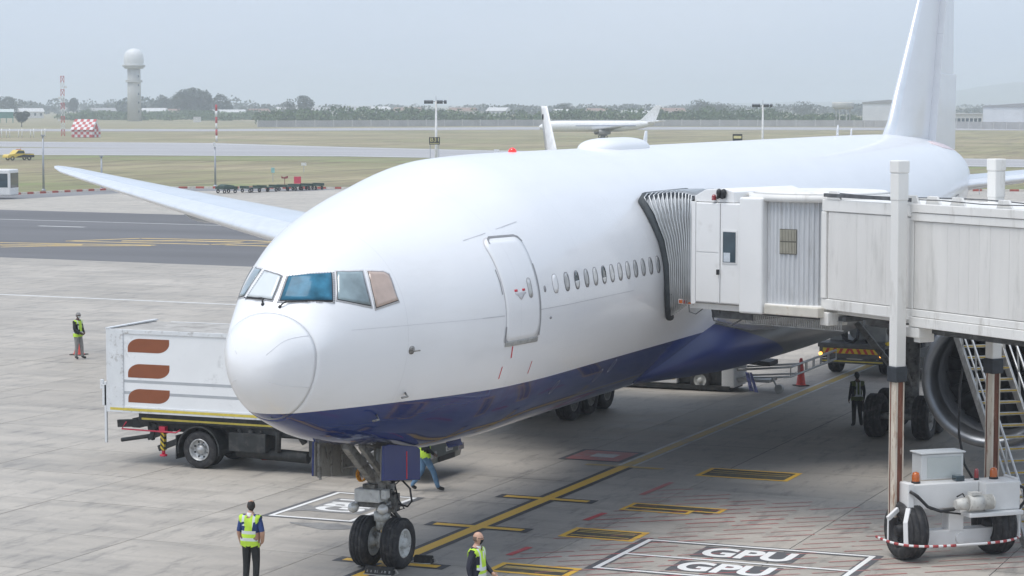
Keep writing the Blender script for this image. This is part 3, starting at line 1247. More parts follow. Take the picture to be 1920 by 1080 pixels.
# ---- fine skin details
mb = MB()
skin_line(mb, [(y, 5.39) for y in np.linspace(7.28, 12.7, 16)], .014, .004)
skin_line(mb, [(y, 5.37) for y in np.linspace(5.1, 5.8, 4)], .02, .004)
skin_line(mb, [(y, 5.37) for y in np.linspace(1.9, 5.1, 14)], .006, .004)
skin_line(mb, [(5.37, 6.90), (6.0, 6.99), (6.8, 7.10), (7.53, 7.19)], .014, .004)
mb.build('skin_seam', SEAM_L, PL)
mb = MB()
for a, b in (((6.18, 4.72), (6.23, 4.47)), ((7.24, 4.31), (7.28, 4.04)), ((6.0, 4.31), (6.05, 4.05))):
    skin_line(mb, [a, b], .04 if a[1] > 4.4 else .03, .005)
mb.build('red_stripe', REDMARK, PL)
mb = MB()
for y, z in ((7.52, 5.80), (7.74, 5.18)):
    skin_poly(mb, oval(y, z, .05, .07 if z > 5.5 else .03, 10), .006, 0, 1)
for y, z in ((9.5, 3.5), (12.3, 3.45), (12.9, 3.62)):
    skin_ring(mb, oval(y, z, .10, .16, 14), .025, .005, 0)
mb.build('service_port', SEAM, PL)
mb = MB()   # static ports and probes ahead of the door
for y, z, r in ((3.30, 4.88, .07),):
    skin_poly(mb, oval(y, z, r, r * 1.2, 12), .006, 0, 1)
    p = skin(y, th_of(y, z), .0)
    q = skin(y - .02, th_of(y, z), .10)
    mb.tube([p, q, q + Vector((.05, .16, 0))], .014, 6)
for y, z in ((3.06, 3.61), (3.44, 4.02)):
    p = skin(y, th_of(y, z), 0)
    q = skin(y - .05, th_of(y, z), .14)
    mb.tube([p, q, q + Vector((-.05, -.16, -.01))], .022, 6)
mb.build('air_data_probe', GEARGREY, PL)

# ---- crown: beacon, satcom hump, blade antennas
mb = MB()
mb.lathe([(.10, 0), (.10, .05), (.08, .09), (.04, .12), (.001, .13)], (0, 12.95, 8.5), (0, 0, 1), 16)
mb.build('beacon_light', mat('red_lens', (.65, .02, .015), .15, coat=1.0, emit=(1, .03, .02, .35)), PL)
mb = MB()
rings = []
for k in range(0, 25):
    t = k / 24
    y = 17.95 + 3.75 * t
    e = max(.02, (1 - abs(2 * t - 1)**4.5))**.5
    w, h = .58 * e, .33 * e**.8
    rings.append([(w * math.cos(math.pi * a / 14), y, 8.44 + h * math.sin(math.pi * a / 14)**.8) for a in range(15)])
mb.loft(rings, 0, True, closed=False, cap0=False, cap1=False)
mb.build('satcom_dome', WHITE_P, PL)


def blade(y, z0, h, c0, c1, rake, x=0):
    mb = MB()
    r = []
    for k, (zz, c, s) in enumerate(((z0 - .05, c0, 0), (z0 + h * .5, (c0 + c1) / 2, rake * .5), (z0 + h, c1, rake))):
        r.append([(x + .022 * math.sin(2 * math.pi * a / 10) * (1 - .3 * k / 2), y + s + c * .5 * math.cos(2 * math.pi * a / 10), zz) for a in range(10)])
    mb.loft(r, 0, True)
    return mb.build('blade_antenna', WHITE_P, PL)


blade(22.2, 8.5, .42, .42, .20, .12)
blade(42.2, 8.5, .40, .34, .16, .12)
blade(44.1, 8.5, .26, .26, .13, .08)
blade(10.2, 8.46, .05, .25, .2, .02)


# ---- wings
def airfoil(le, te, z, tc, x, n=15, twist=0.0):
    """closed section from trailing edge over the top to the nose and back underneath, in the plane of constant x"""
    c = te - le
    up, lo = [], []
    for i in range(n + 1):
        t = .5 * (1 - math.cos(math.pi * i / n))
        yt = 5 * tc * (.2969 * math.sqrt(t) - .126 * t - .3516 * t**2 + .2843 * t**3 - .1036 * t**4)
        cam_ = .025 * math.sin(math.pi * t) * (1 - .3 * t)
        up.append((x, le + c * t, z + c * (cam_ + yt) - twist * c * (t)))
        lo.append((x, le + c * t, z + c * (cam_ - yt) - twist * c * (t)))
    return up[::-1] + lo[1:-1]


def wing(side):
    mb = MB()
    st = []
    for x in (1.5, 3.3, 6.0, 9.6, 13, 17, 21, 25, 28, 29.6, 30.5, 30.9):
        le = 20.0 + .711 * (x - 3.1)
        te = 34.6 if x < 9.6 else 34.6 + (41.3 - 34.6) * (x - 9.6) / (30.44 - 9.6)
        z = 4.42 + .088 * (x - 3.1) + .00055 * (x - 3.1)**2
        if x < 3.2:
            z = 4.35
        tc = .135 if x < 6 else (.115 if x < 12 else .10)
        if x > 29:
            d = (x - 29.0) / 1.9
            le += .7 * d**2.5
            te -= .35 * d**3
            tc *= 1 - .55 * d**3
        st.append(airfoil(le, te, z - .10, tc, x * side, 16, .015 if x > 9 else .0))
    mb.loft(st, 0, True, mfun=lambda i, k: 1 if 12 <= k <= 18 else 0)
    o = mb.build('wing', [GREYPAINT, SILVER], PL)
    o['label'] = 'starboard wing with bright metal leading edge' if side < 0 else 'port wing root in shade beyond the jet bridge'
    # flap track fairings
    for x in (7.2, 13.5, 18.0, 22.5):
        te = 34.6 if x < 9.6 else 34.6 + 6.7 * (x - 9.6) / 20.84
        z = 4.25 + .088 * (x - 3.1)
        mb = MB()
        r = []
        for k in range(9):
            t = k / 8
            e = max(.03, math.sin(math.pi * min(.97, t + .02)))**.7
            r.append([(x * side + .22 * e * math.cos(2 * math.pi * a / 12), te - 2.6 + 3.8 * t, z - .28 - .12 * math.sin(math.pi * t) + .30 * e * math.sin(2 * math.pi * a / 12)) for a in range(12)])
        mb.loft(r, 0, True)
        mb.build('flap_track_fairing', GREYPAINT, o)
    return o


wing(-1)
wing(1)

# ---- wing to body fairing
mb = MB()
rings = []
FYS = [16.6, 17.3, 18.2, 19.5, 21, 23, 26, 30, 33, 35, 37, 38.6]
FWD = [1.3, 2.0, 2.55, 3.0, 3.3, 3.52, 3.55, 3.55, 3.5, 3.3, 2.7, 1.7]
FBT = [2.6, 2.55, 2.48, 2.40, 2.32, 2.25, 2.2, 2.15, 2.16, 2.2, 2.3, 2.5]
FTP = [2.9, 3.25, 3.65, 3.98, 4.10, 4.1, 4.1, 4.1, 4.05, 3.9, 3.4, 2.9]
fy = np.linspace(16.6, 38.6, 34)
for y in fy:
    w, b, t = float(pchip(FYS, FWD, y)), float(pchip(FYS, FBT, y)), float(pchip(FYS, FTP, y))
    zc = b + (t - b) * .62
    r = []
    for k in range(49):
        a = math.pi + math.pi * k / 48
        cs, sn = math.cos(a), math.sin(a)
        r.append((w * math.copysign(abs(cs)**.95, cs), y, zc + (zc - b) * -abs(sn)**.95))
    for xx, zz in ((w * .97, zc + (t - zc) * .55), (w * .88, t), (-w * .88, t), (-w * .97, zc + (t - zc) * .55)):
        r.append((xx, y, zz))
    rings.append(r)
mb.loft(rings, 0, True)
m, N, L, P = new_mat('fairing_paint', .38)
g = N.new('ShaderNodeNewGeometry')
sp = N.new('ShaderNodeSeparateXYZ')
L.new(g.outputs['Position'], sp.inputs[0])
lim = mnode(N, L, 'MULTIPLY_ADD', sp.outputs['Y'], -.235, 8.65)
nz = noise(N, L, g.outputs['Position'], .8, 5)
L.new(mixc(N, L, mnode(N, L, 'GREATER_THAN', sp.outputs['Z'], lim), ramp(N, L, nz, [(.3, (.010, .026, .135)), (.7, (.014, .034, .17))]), (.10, .105, .11)), P.inputs['Base Color'])
P.inputs['Coat Weight'].default_value = .25
P.inputs['Coat Roughness'].default_value = .2
mb.build('wing_body_fairing', m, PL)['label'] = 'bulging dark blue fairing under the wing root'

# ---- tail
mb = MB()


def fin_sec(le, te, z, tc=.09):
    s = airfoil(le, te, 0, tc, 0, 12)
    c = te - le
    out = []
    for (x, y, zz) in s:
        t = (y - le) / c
        out.append(((zz - c * .025 * math.sin(math.pi * min(1, max(0, t))) * (1 - .3 * t)), y, z))
    return out


FINZ = [8.0, 8.45, 9.0, 10.0, 13.7, 18.3, 18.6]
FLE = [47.6, 49.1, 49.9, 50.75, 54.3, 58.75, 59.4]
FTE = [56.2, 56.3, 56.5, 56.8, 57.9, 59.9, 60.1]
mb.loft([fin_sec(a, b + .35, z) for z, a, b in zip(FINZ, FLE, FTE)], 0, True, mfun=lambda i, k: 1 if 10 <= k <= 13 else 0)
fin = mb.build('tail_fin', [WHITE_P, SILVER], PL)
mb = MB()
RZ = [7.72, 10.84, 10.86, 13.9, 18.3]
RLE = [55.95, 56.95, 56.96, 57.95, 59.9]
RTE = [61.30, 61.38, 60.78, 60.72, 61.6]
mb.loft([[((.34 - .02 * i) * (1 - .92 * s) * sg, RLE[i] + .12 + (RTE[i] - RLE[i] - .12) * s, RZ[i]) for sg, s in ((-1, 0), (-1, .5), (-1, 1), (1, 1), (1, .5), (1, 0))] for i in range(5)], 0, False)
mb.build('rudder', WHITE_P, fin)
mb = MB()
skin_poly(mb, [(y, t) for y, t in ((51.5, 60), (53, 52), (55, 50), (57.2, 52), (57.6, 62), (56.4, 70), (54, 70), (52, 66))], .01, 0, 3, uv='yt')
mb.build('fin_root_panel', mat('pinkish_root_paint', (.80, .66, .66), .4, var=.1), PL)
mb = MB()
skin_line(mb, [(49.0, 6.05), (49.2, 6.22), (50.1, 6.25), (50.3, 6.05)], .05, .01)
skin_line(mb, [(57.3, 6.75), (57.6, 6.80), (57.6, 6.68)], .05, .01)
mb.build('outflow_vent', SEAM, PL)
for side in (1, -1):
    mb = MB()
    st = []
    for x in (.8, 1.8, 4, 7, 10.3, 10.75):
        le = 53.6 + .72 * (x - .8)
        te = 60.6 + .22 * (x - .8)
        if x > 10.5:
            le += .5
        st.append(airfoil(le, te, 6.28 + .125 * (x - .8), .09, x * side, 12))
    mb.loft(st, 0, True, mfun=lambda i, k: 1 if 10 <= k <= 13 else 0)
    mb.build('tailplane', [GREYPAINT, SILVER], PL)

# ---- engines
LIP = mat('inlet_lip_metal', (.19, .20, .215), .42, .9, var=.2, scale=2)
FAN = mat('fan_blade_titanium', (.10, .10, .105), .35, .7, var=.3, scale=6)
INLET = mat('inlet_lining', (.16, .165, .175), .6, var=.2, scale=4)
for side in (1, -1):
    o = (9.61 * side, 20.9, 2.72)
    mb = MB()
    mb.lathe([(1.66, .22), (1.76, .42), (1.86, 1.0), (1.90, 1.8), (1.88, 2.8), (1.76, 3.9), (1.55, 4.6), (1.50, 4.62), (1.45, 4.4), (1.0, 3.6)], o, (0, 1, 0), 48)
    en = mb.build('engine', [BLUE_P], PL)
    en['label'] = 'port engine with grey metal inlet ring' if side > 0 else 'starboard engine behind the nose'
    mb = MB()
    mb.lathe([(1.40, .65), (1.41, .35), (1.46, .12), (1.54, .02), (1.60, .0), (1.67, .05), (1.73, .18), (1.775, .42)], o, (0, 1, 0), 64)
    mb.build('inlet_ring', LIP, en)
    mb = MB()
    mb.lathe([(1.40, .64), (1.42, .9), (1.46, 1.5), (1.46, 2.2)], o, (0, 1, 0), 48)
    mb.build('inlet_duct', INLET, en)
    mb = MB()
    mb.lathe([(.001, 1.1), (.16, 1.25), (.30, 1.5), (.38, 1.75), (.40, 1.95), (1.46, 2.15)], o, (0, 1, 0), 32)
    for k in range(22):
        a = 2 * math.pi * k / 22
        ra, rb = .38, 1.43
        ca, sa = math.cos(a), math.sin(a)
        cb, sb = math.cos(a + .17), math.sin(a + .17)
        cc, sc = math.cos(a + .30), math.sin(a + .30)
        mb.add([(o[0] + ra * ca, o[1] + 1.70, o[2] + ra * sa), (o[0] + rb * ca, o[1] + 1.72, o[2] + rb * sa), (o[0] + rb * cc, o[1] + 2.02, o[2] + rb * sc), (o[0] + ra * cb, o[1] + 1.96, o[2] + ra * sb)], [(0, 1, 2, 3)])
    mb.build('fan', FAN, en)
    mb = MB()
    mb.lathe([(1.05, 3.5), (1.02, 4.8), (.78, 5.9), (.70, 6.0), (.001, 5.4)], o, (0, 1, 0), 32)
    mb.build('exhaust_nozzle', GEARGREY, en)
    mb = MB()
    x = o[0]
    mb.prism([(x - .22, 22.4, 4.2), (x - .22, 25.5, 4.75), (x - .22, 30.5, 4.8), (x - .22, 29.5, 4.0), (x - .22, 25.6, 3.9)], (.44, 0, 0))
    mb.build('pylon', GREYPAINT, en, bevel=.08)


# ---- landing gear
def wheel_mb(mb, c, r, w, axis=(1, 0, 0), mt=0, grooves=4):
    """tyre with tread grooves"""
    h = w / 2
    pr = [(r * .56, -h * .78), (r * .66, -h * .96), (r * .80, -h), (r * .92, -h * .93), (r * .985, -h * .70)]
    for g_ in range(grooves):
        z = -h * .60 + h * 1.2 * g_ / (grooves - 1)
        pr += [(r, z - h * .06), (r * .975, z - h * .045), (r * .975, z + h * .045), (r, z + h * .06)]
    pr += [(r * .985, h * .70), (r * .92, h * .93), (r * .80, h), (r * .66, h * .96), (r * .56, h * .78), (r * .56, -h * .78)]
    mb.lathe(pr, c, axis, 40, mt)


def hub_mb(mb, c, r, w, axis=(1, 0, 0), side=1):
    d = Vector(axis).normalized() * side
    h = w / 2
    c = Vector(c)
    mb.lathe([(r * .58, h * .80), (r * .56, h * .86), (r * .50, h * .84), (r * .47, h * .55), (r * .30, h * .45), (r * .22, h * .62), (r * .20, h * .95), (r * .14, h * 1.05), (.001, h * 1.05)], c, d, 28)
    s = d.orthogonal().normalized()
    u = d.cross(s)
    for k in range(9):
        a = 2 * math.pi * k / 9
        p = c + d * (h * .48) + (s * math.cos(a) + u * math.sin(a)) * (r * .38)
        mb.cyl(p, p + d * (h * .12), r * .05, n=8)


mb = MB()
GY = 5.9
mb.cyl((0, GY, .53), (0, GY, 1.15), .105, .105, 20, 1)                         # sliding tube
mb.cyl((0, GY, .42), (0, GY, .72), .13, .115, 20, 0)
mb.cyl((0, GY, .80), (0, GY, 1.14), .135, .14, 20, 0)
mb.cyl((0, GY + .02, 1.12), (0, GY + .12, 2.6), .15, .16, 20, 0)
mb.cyl((0, GY, .98), (0, GY, 1.16), .175, .175, 20, 0)
mb.cyl((0, GY, 1.36), (0, GY + .02, 1.46), .20, .20, 20, 0)
mb.cyl((-.50, GY, .53), (.50, GY, .53), .075, n=16, mi=0)
gear = mb.build('nose_landing_gear', [GEARWHITE, CHROME], PL)
gear['label'] = 'nose landing gear with two wheels and open doors'
for s in (1, -1):
    mb = MB()
    wheel_mb(mb, (.355 * s, GY, .53), .53, .40)
    mb.build('tyre', TYRE, gear)
    mb = MB()
    hub_mb(mb, (.355 * s, GY, .53), .53, .40, (1, 0, 0), s)
    hub_mb(mb, (.355 * s, GY, .53), .53, .40, (1, 0, 0), -s)
    mb.build('wheel_hub', GEARWHITE, gear)
mb = MB()
mb.bar((-.06, GY - .12, 1.75), (-.10, GY - 1.45, 2.75), .16, .20)
mb.bar((.16, GY - .05, 1.8), (.18, GY - 1.35, 2.75), .10, .14)
mb.cyl((0, GY - .1, 1.62), (0, GY - .35, 2.1), .10, .08, 12)
mb.cyl((-.22, GY + .08, 1.55), (-.22, GY + .2, 2.6), .05, n=10)
mb.cyl((.20, GY + .08, 1.45), (.20, GY + .2, 2.6), .045, n=10)
mb.ball((0, GY - .18, 1.72), (.17, .16, .17), 14, 9)
mb.bar((-.30, GY, 1.7), (.30, GY, 1.7), .14, .16)
mb.build('drag_brace', GEARGREY, gear, bevel=.02)
mb = MB()
mb.box((-.42, GY - .48, 1.42), (.16, GY - .18, 1.70), 0)
mb.box((.17, GY - .44, 1.50), (.30, GY - .22, 1.70), 0)
mb.build('steering_box', mat('light_grey_box', (.60, .61, .60), .45, var=.12, scale=8, dirt=(.3, .29, .27), dirt_amt=.25, dirt_scale=9), gear, bevel=.035)
mb = MB()
for x in (-.46, .22):
    mb.ball((x, GY - .42, 1.29), (.115, .13, .115), 14, 10)
    mb.cyl((x, GY - .36, 1.29), (x, GY - .1, 1.38), .05, n=10)
mb.build('taxi_light', mat('lamp_housing', (.62, .62, .60), .2, .2, coat=1.0), gear)
mb = MB()
mb.box((-.40, GY - .34, 1.30), (.18, GY - .20, 1.40))
mb.bar((.10, GY + .08, 1.30), (.26, GY + .36, .95), .08, .07)
mb.bar((.26, GY + .36, .95), (.06, GY + .10, .60), .08, .06)
mb.bar((-.10, GY + .08, 1.30), (.16, GY + .36, .95), .05, .06)
mb.cyl((-.36, GY - .3, 1.34), (.36, GY - .3, 1.34), .035, n=8)
mb.box((-.24, GY - .44, 1.705), (.06, GY - .2, 1.80))
mb.box((.18, GY - .10, 1.18), (.34, GY + .16, 1.56))
for k in range(16):
    random.seed(k)
    p = Vector((random.uniform(.05, .38), GY + random.uniform(-.3, .2), random.uniform(1.25, 1.85)))
    mb.cyl(p, p + Vector((random.uniform(-.12, .12), random.uniform(-.1, .1), random.uniform(-.1, .12))), random.uniform(.015, .035), n=7)
mb.build('torque_link', mat('oily_metal', (.13, .13, .125), .45, .3, var=.5, scale=14), gear, bevel=.012)
mb = MB()
mb.tube([(.22, GY, 1.80), (.42, GY + .05, 1.86), (.62, GY + .05, 1.68), (.66, GY + .05, 1.42), (.56, GY + .05, 1.30), (.36, GY + .05, 1.34)], .022, 7)
mb.tube([(.30, GY, 1.72), (.36, GY + .02, 1.45), (.50, GY + .02, 1.26), (.30, GY + .02, 1.20)], .018, 6)
mb.tube([(.10, GY - .2, 1.62), (-.10, GY - .3, 1.70), (-.25, GY - .25, 1.58)], .02, 6)
mb.build('hydraulic_hose', BLACK, gear)
for s in (1, -1):
    mb = MB()
    pts = [(4.32, 2.80), (4.6, 2.80), (5.9, 2.58), (6.06, 2.50), (6.05, 1.86), (4.28, 2.10)]
    mb.prism([(.76 * s, y, z) for y, z in pts], (.05 * s, 0, 0))
    d = mb.build('gear_door', [BLUE_P if s > 0 else BLUE_P], gear, bevel=.012)
    mb = MB()
    mb.prism([(.755 * s, 4.36 + (y - 4.36) * .985, z * .99 + .02) for y, z in pts], (-.012 * s, 0, 0))
    inn = mb.build('door_lining', DOORGREY, gear)
    mb = MB()
    if s > 0:
        mb.box((.811, 5.36, 1.98), (.817, 5.405, 2.55))
        mb.build('door_stripe', REDMARK, gear)
    else:
        for y in (4.5, 5.0, 5.5, 5.95):
            mb.box((-.742, y - .02, 2.0), (-.70, y + .02, 2.62))
        mb.bar((-.70, 4.42, 2.06), (-.70, 4.42, 2.76), .06, .10)
        mb.tube([(-.70, 4.7, 2.65), (-.68, 4.75, 2.35), (-.68, 4.95, 2.35), (-.68, 4.95, 2.62)], .015, 5)
        mb.tube([(-.70, 5.5, 2.1), (-.45, 5.75, 2.14), (-.2, 5.85, 2.2)], .025, 6)
        mb.build('door_rib', GEARGREY, gear)
mb = MB()
skin_poly(mb, subdiv([(4.35, -106), (6.3, -102), (6.3, -78), (4.35, -74)], 6), .004, 0, 3, uv='yt', skirt=False)
mb.build('wheel_well_shade', BLACK, gear)  # black patch on the skin paints in the shade of the open well
for s in (1, -1):
    mb = MB()
    mb.prism([(.50 * s, 8.0, 2.36), (.50 * s, 8.75, 2.35), (.56 * s, 8.75, 2.22), (.56 * s, 8.0, 2.25)], (.03 * s, 0, 0))
    mb.build('gear_door', BLUE_P, gear, bevel=.01)
mb = MB()
for k in range(4):
    a0 = k * 1.7
    mb.tube([(-.30 + .10 * math.cos(a0 + t * .5) * (1 - .05 * k), 5.55 + .06 * math.sin(a0 + t * .9), 1.98 + .14 * math.sin(a0 + t * .5)) for t in range(13)], .018, 5)
mb.build('orange_strap', ORANGE, gear)

for s in (1, -1):
    mb = MB()
    gx, gy = 5.49 * s, 30.3
    mb.cyl((gx, gy, .65), (gx, gy, 3.6), .22, .26, 18)
    mb.bar((gx, gy - 1.65, .66), (gx, gy + 1.65, .66), .24, .26)
    mb.bar((gx, gy, 1.2), (gx - 1.6 * s, gy - .3, 3.2), .18, .18)
    mb.bar((gx, gy - .2, 1.4), (gx - .2 * s, gy - 2.0, 3.2), .16, .16)
    for k in (-1, 0, 1):
        mb.cyl((gx - .95, gy + 1.45 * k, .635), (gx + .95, gy + 1.45 * k, .635), .10, n=12)
    mg = mb.build('main_landing_gear', GEARGREY, PL, bevel=.02)
    mg['label'] = 'port main landing gear with six tyres beyond the jet bridge column' if s > 0 else 'starboard main landing gear with six tyres under the belly'
    for k in (-1, 0, 1):
        for q in (1, -1):
            mb = MB()
            wheel_mb(mb, (gx + .70 * q, gy + 1.45 * k, .635), .635, .50)
            mb.build('tyre', TYRE, mg)
            mb = MB()
            hub_mb(mb, (gx + .70 * q, gy + 1.45 * k, .635), .635, .50, (1, 0, 0), q)
            mb.build('wheel_hub', GEARGREY, mg)
    mb = MB()
    mb.prism([(gx + 1.15 * s, gy - 1.5, 1.6), (gx + 1.15 * s, gy + 1.4, 1.6), (gx + .95 * s, gy + 1.6, 3.6), (gx + .95 * s, gy - 1.6, 3.6)], (.05 * s, 0, 0))
    mb.build('gear_door', BLUE_P, mg, bevel=.01)
# ------------------------------------------------------------------ jet bridge
BW = mat('bridge_white_paint', (.76, .75, .72), .5, var=.05, scale=1.2, dirt=(.50, .48, .44), dirt_amt=.30, dirt_scale=1.6, stretch=(1.4, 1.4, .35))
BWP = mat('bridge_panel_paint', (.70, .685, .655), .55, var=.05, scale=1.6, dirt=(.54, .53, .50), dirt_amt=.36, dirt_scale=1.3, stretch=(1.8, 1.8, .30))
BWC = mat('bridge_cab_paint', (.79, .79, .78), .42, var=.03, scale=1.0, dirt=(.62, .61, .58), dirt_amt=.2, dirt_scale=1.4)
CREAM = mat('bridge_cream_paint', (.62, .56, .47), .55, var=.12, scale=3, dirt=(.30, .16, .09), dirt_amt=.35, dirt_scale=4, stretch=(2, 2, .5))
RUST = mat('rusty_steel', (.17, .065, .04), .85, var=.45, scale=3.5, dirt=(.50, .42, .34), dirt_amt=.22, dirt_scale=5, stretch=(1.5, 1.5, .4))
SLEEVE = mat('sleeve_dark', (.028, .034, .042), .6, var=.3, scale=8)
CORR = mat('shutter_slat_paint', (.56, .575, .59), .45, var=.06, scale=3, dirt=(.42, .42, .41), dirt_amt=.3, dirt_scale=2.5, stretch=(3, 3, .4))
FOLD = mat('canopy_fabric', (.55, .57, .58), .7, var=.2, scale=4, dirt=(.20, .205, .21), dirt_amt=.42, dirt_scale=4, stretch=(2, 2, .35))
FOLDD = mat('canopy_fabric_dark', (.14, .15, .16), .8, var=.3, scale=6)
PAD = mat('bumper_pad', (.055, .065, .072), .7, var=.25, scale=5)
UNDER = mat('under_steel', (.10, .105, .11), .6, var=.4, scale=6)
BGLASS = mat('cab_glass', (.03, .055, .07), .05, var=.4, scale=2, coat=1.0)
AMBER = mat('amber_lens', (.50, .11, .008), .25, coat=.8)
REDL = mat('red_lens_dark', (.26, .015, .02), .2, coat=1.0)
WHITEM = mat('clean_white_paint', (.74, .74, .73), .45, var=.05)
REDM = mat('barrier_red', (.36, .05, .05), .5, var=.2)
ALU = mat('stair_aluminium', (.40, .40, .39), .45, .5, var=.2, scale=9)
ALU2 = mat('handrail_aluminium', (.62, .62, .61), .35, .6, var=.1)
NOSING = mat('yellow_nosing', (.44, .30, .045), .6, var=.3, scale=20)

JB = thing('jet_bridge', 'white passenger boarding bridge on rusty wheeled columns docked to the airliner', 'jet bridge', (10.6, 12.1, 0))
TD = Vector((.78, -.62, 0)).normalized()          # along the tunnel, towards the terminal
TP = Vector((.62, .78, 0)).normalized()           # across it, away from the camera side
NF = Vector((9.88, 11.2, 0))                      # foot of the camera-side wall at the lift columns


def tun(t, p, z):
    q = NF + TD * t + TP * p
    return Vector((q.x, q.y, z))


def tbox(mb, t0, t1, p0, p1, z0, z1, mi=0):
    q = [tun(t0, p0, z0), tun(t1, p0, z0), tun(t1, p1, z0), tun(t0, p1, z0), tun(t0, p0, z1), tun(t1, p0, z1), tun(t1, p1, z1), tun(t0, p1, z1)]
    mb.add(q, [(0, 3, 2, 1), (4, 5, 6, 7), (0, 1, 5, 4), (1, 2, 6, 5), (2, 3, 7, 6), (3, 0, 4, 7)], mi)


# inner tunnel (aircraft end) and outer tunnel (terminal end)
mb = MB()
tbox(mb, -3.3, .0, .14, 2.36, 5.18, 7.40)
o = mb.build('inner_tunnel', BWP, JB)
mb = MB()
tbox(mb, -3.3, .05, .08, .14, 7.26, 7.52)
tbox(mb, -3.3, .05, .08, .14, 5.06, 5.30)
tbox(mb, -3.3, -3.12, .06, .138, 5.31, 7.25)
tbox(mb, -3.3, .05, 2.36, 2.42, 5.06, 7.52)
tbox(mb, -3.3, .05, .15, 2.35, 7.41, 7.50)
tbox(mb, -3.35, .05, .3, 2.2, 4.96, 5.16)
mb.build('tunnel_frame', BW, JB, bevel=.015)
for i in range(3):     # side sheets
    mb = MB()
    a = -3.08 + i * 1.04
    tbox(mb, a, a + 1.035, .10, .139, 5.32, 7.24)
    mb.build('panel', BWP, o)
mb = MB()
tbox(mb, .06, 24, .03, 2.47, 5.12, 7.46)
ot = mb.build('outer_tunnel', BWP, JB)
for i, (a, b) in enumerate([(.12, 1.194), (1.198, 1.564), (1.568, 1.874), (1.878, 2.194), (2.198, 2.534), (2.538, 3.114), (3.118, 4.1), (4.12, 5.2), (5.22, 6.4), (6.42, 8.0), (8.02, 10), (10.02, 12.9), (12.904, 16), (16.004, 19.5), (19.504, 23.9)]):
    mb = MB()
    tbox(mb, a, b, -.014, .028, 5.34, 7.18)
    mb.build('panel', BWP, ot)
mb = MB()
tbox(mb, .02, 24.05, -.05, .025, 7.19, 7.36)
tbox(mb, .02, 24.05, -.07, .024, 7.37, 7.55)
tbox(mb, .02, 24.05, -.07, .0245, 4.95, 5.16)
tbox(mb, .02, 24.05, -.04, .022, 5.17, 5.32)
tbox(mb, .02, 24.05, .03, 2.46, 7.47, 7.53)
tbox(mb, .02, 24.05, 2.475, 2.55, 4.95, 7.55)
tbox(mb, -.05, .10, -.03, .027, 5.325, 7.185)
tbox(mb, .02, 24.0, .3, 2.2, 4.90, 5.11)
mb.build('tunnel_rail', BW, JB, bevel=.012)
mb = MB()      # gutters, cable trough and wires along the roof
a = [tun(t, .10, 7.62) for t in (-3.2, -.1)]
mb.bar(a[0], a[1], .10, .08, 0)
mb.tube([tun(t, .35, 7.66 + .03 * math.sin(t)) for t in np.linspace(-3.2, 13, 20)], .014, 5, 0)
mb.tube([tun(t, .02, 7.63 + .015 * math.sin(t * 2)) for t in np.linspace(.2, 13, 20)], .012, 5, 0)
mb.build('roof_cable', UNDER, JB)
mb = MB()
for t in (-3.1, -.35, .35, 1.15, 2.6):
    mb.prism([tun(t, .06, 7.53), tun(t + .5, .06, 7.53), tun(t + .38, .06, 7.72), tun(t + .08, .06, 7.72)], TP * .06)
mb.build('roof_bracket', BW, JB, bevel=.01)
mb = MB()
tbox(mb, -.35, .35, -.06, .3, 4.72, 4.94)
tbox(mb, -3.3, -3.0, .05, .6, 4.70, 5.0)
tbox(mb, .1, .3, .0, .4, 4.62, 4.80)
mb.build('hinge_block', BW, JB, bevel=.02)
mb = MB()
tbox(mb, -3.2, 6, 1.2, 1.36, 4.65, 4.9)
tbox(mb, -3.2, 6, 2.0, 2.12, 4.7, 4.92)
for t in np.arange(-3, 6, .9):
    tbox(mb, t, t + .08, .35, 2.15, 4.78, 4.9)
mb.build('under_beam', UNDER, JB)

mb = MB()
q_ = tun(22, 1.25, 0)
mb.cyl((q_.x, q_.y, 0), (q_.x, q_.y, 4.9), .55, .55, 24)
mb.cyl((q_.x, q_.y, 0), (q_.x, q_.y, .3), .9, .9, 24)
mb.build('pedestal', BW, JB)

# ---- lift columns
for i, (cx, cy) in enumerate(((9.66, 10.96), (11.22, 13.35))):
    mb = MB()
    c = Vector((cx, cy, 0))

    def cb(mb, a0, a1, b0, b1, z0, z1, mi=0):
        q = []
        for z in (z0, z1):
            for t, p in ((a0, b0), (a1, b0), (a1, b1), (a0, b1)):
                v = c + TD * (t * .76) + TP * (p * .76)
                q.append((v.x, v.y, z))
        mb.add(q, [(0, 3, 2, 1), (4, 5, 6, 7), (0, 1, 5, 4), (1, 2, 6, 5), (2, 3, 7, 6), (3, 0, 4, 7)], mi)
    cb(mb, -.17, .17, -.17, .17, 4.10, 8.35)
    o = mb.build('column', BW, JB, bevel=.02)
    mb = MB()
    cb(mb, -.20, .20, -.20, .20, 8.20, 8.46)
    cb(mb, -.185, .185, -.185, .185, 7.62, 8.19)
    mb.build('column_cap', BW, o, bevel=.02)
    mb = MB()
    cb(mb, -.21, .21, -.21, .21, 3.78, 4.11)
    mb.build('collar', SLEEVE, o, bevel=.025)
    mb = MB()
    cb(mb, -.15, .115, -.145, .145, .90, 3.80, 0)
    cb(mb, .116, .15, -.145, -.075, .90, 3.80, 0)
    cb(mb, .116, .15, .115, .145, .90, 3.80, 0)
    cb(mb, .1165, .125, -.074, .114, .90, 3.80, 1)
    cb(mb, -.11, -.06, -.149, -.1455, .90, 3.80, 1)
    mb.build('inner_leg', [CREAM, RUST], o, bevel=.006)

# ---- wheel bogie
WL, WR = Vector((9.90, 10.90, 0)), Vector((11.52, 12.35, 0))
WD = (WR - WL).normalized()
WN = Vector((WD.y, -WD.x, 0))       # towards the camera
WO = (WL + WR) / 2


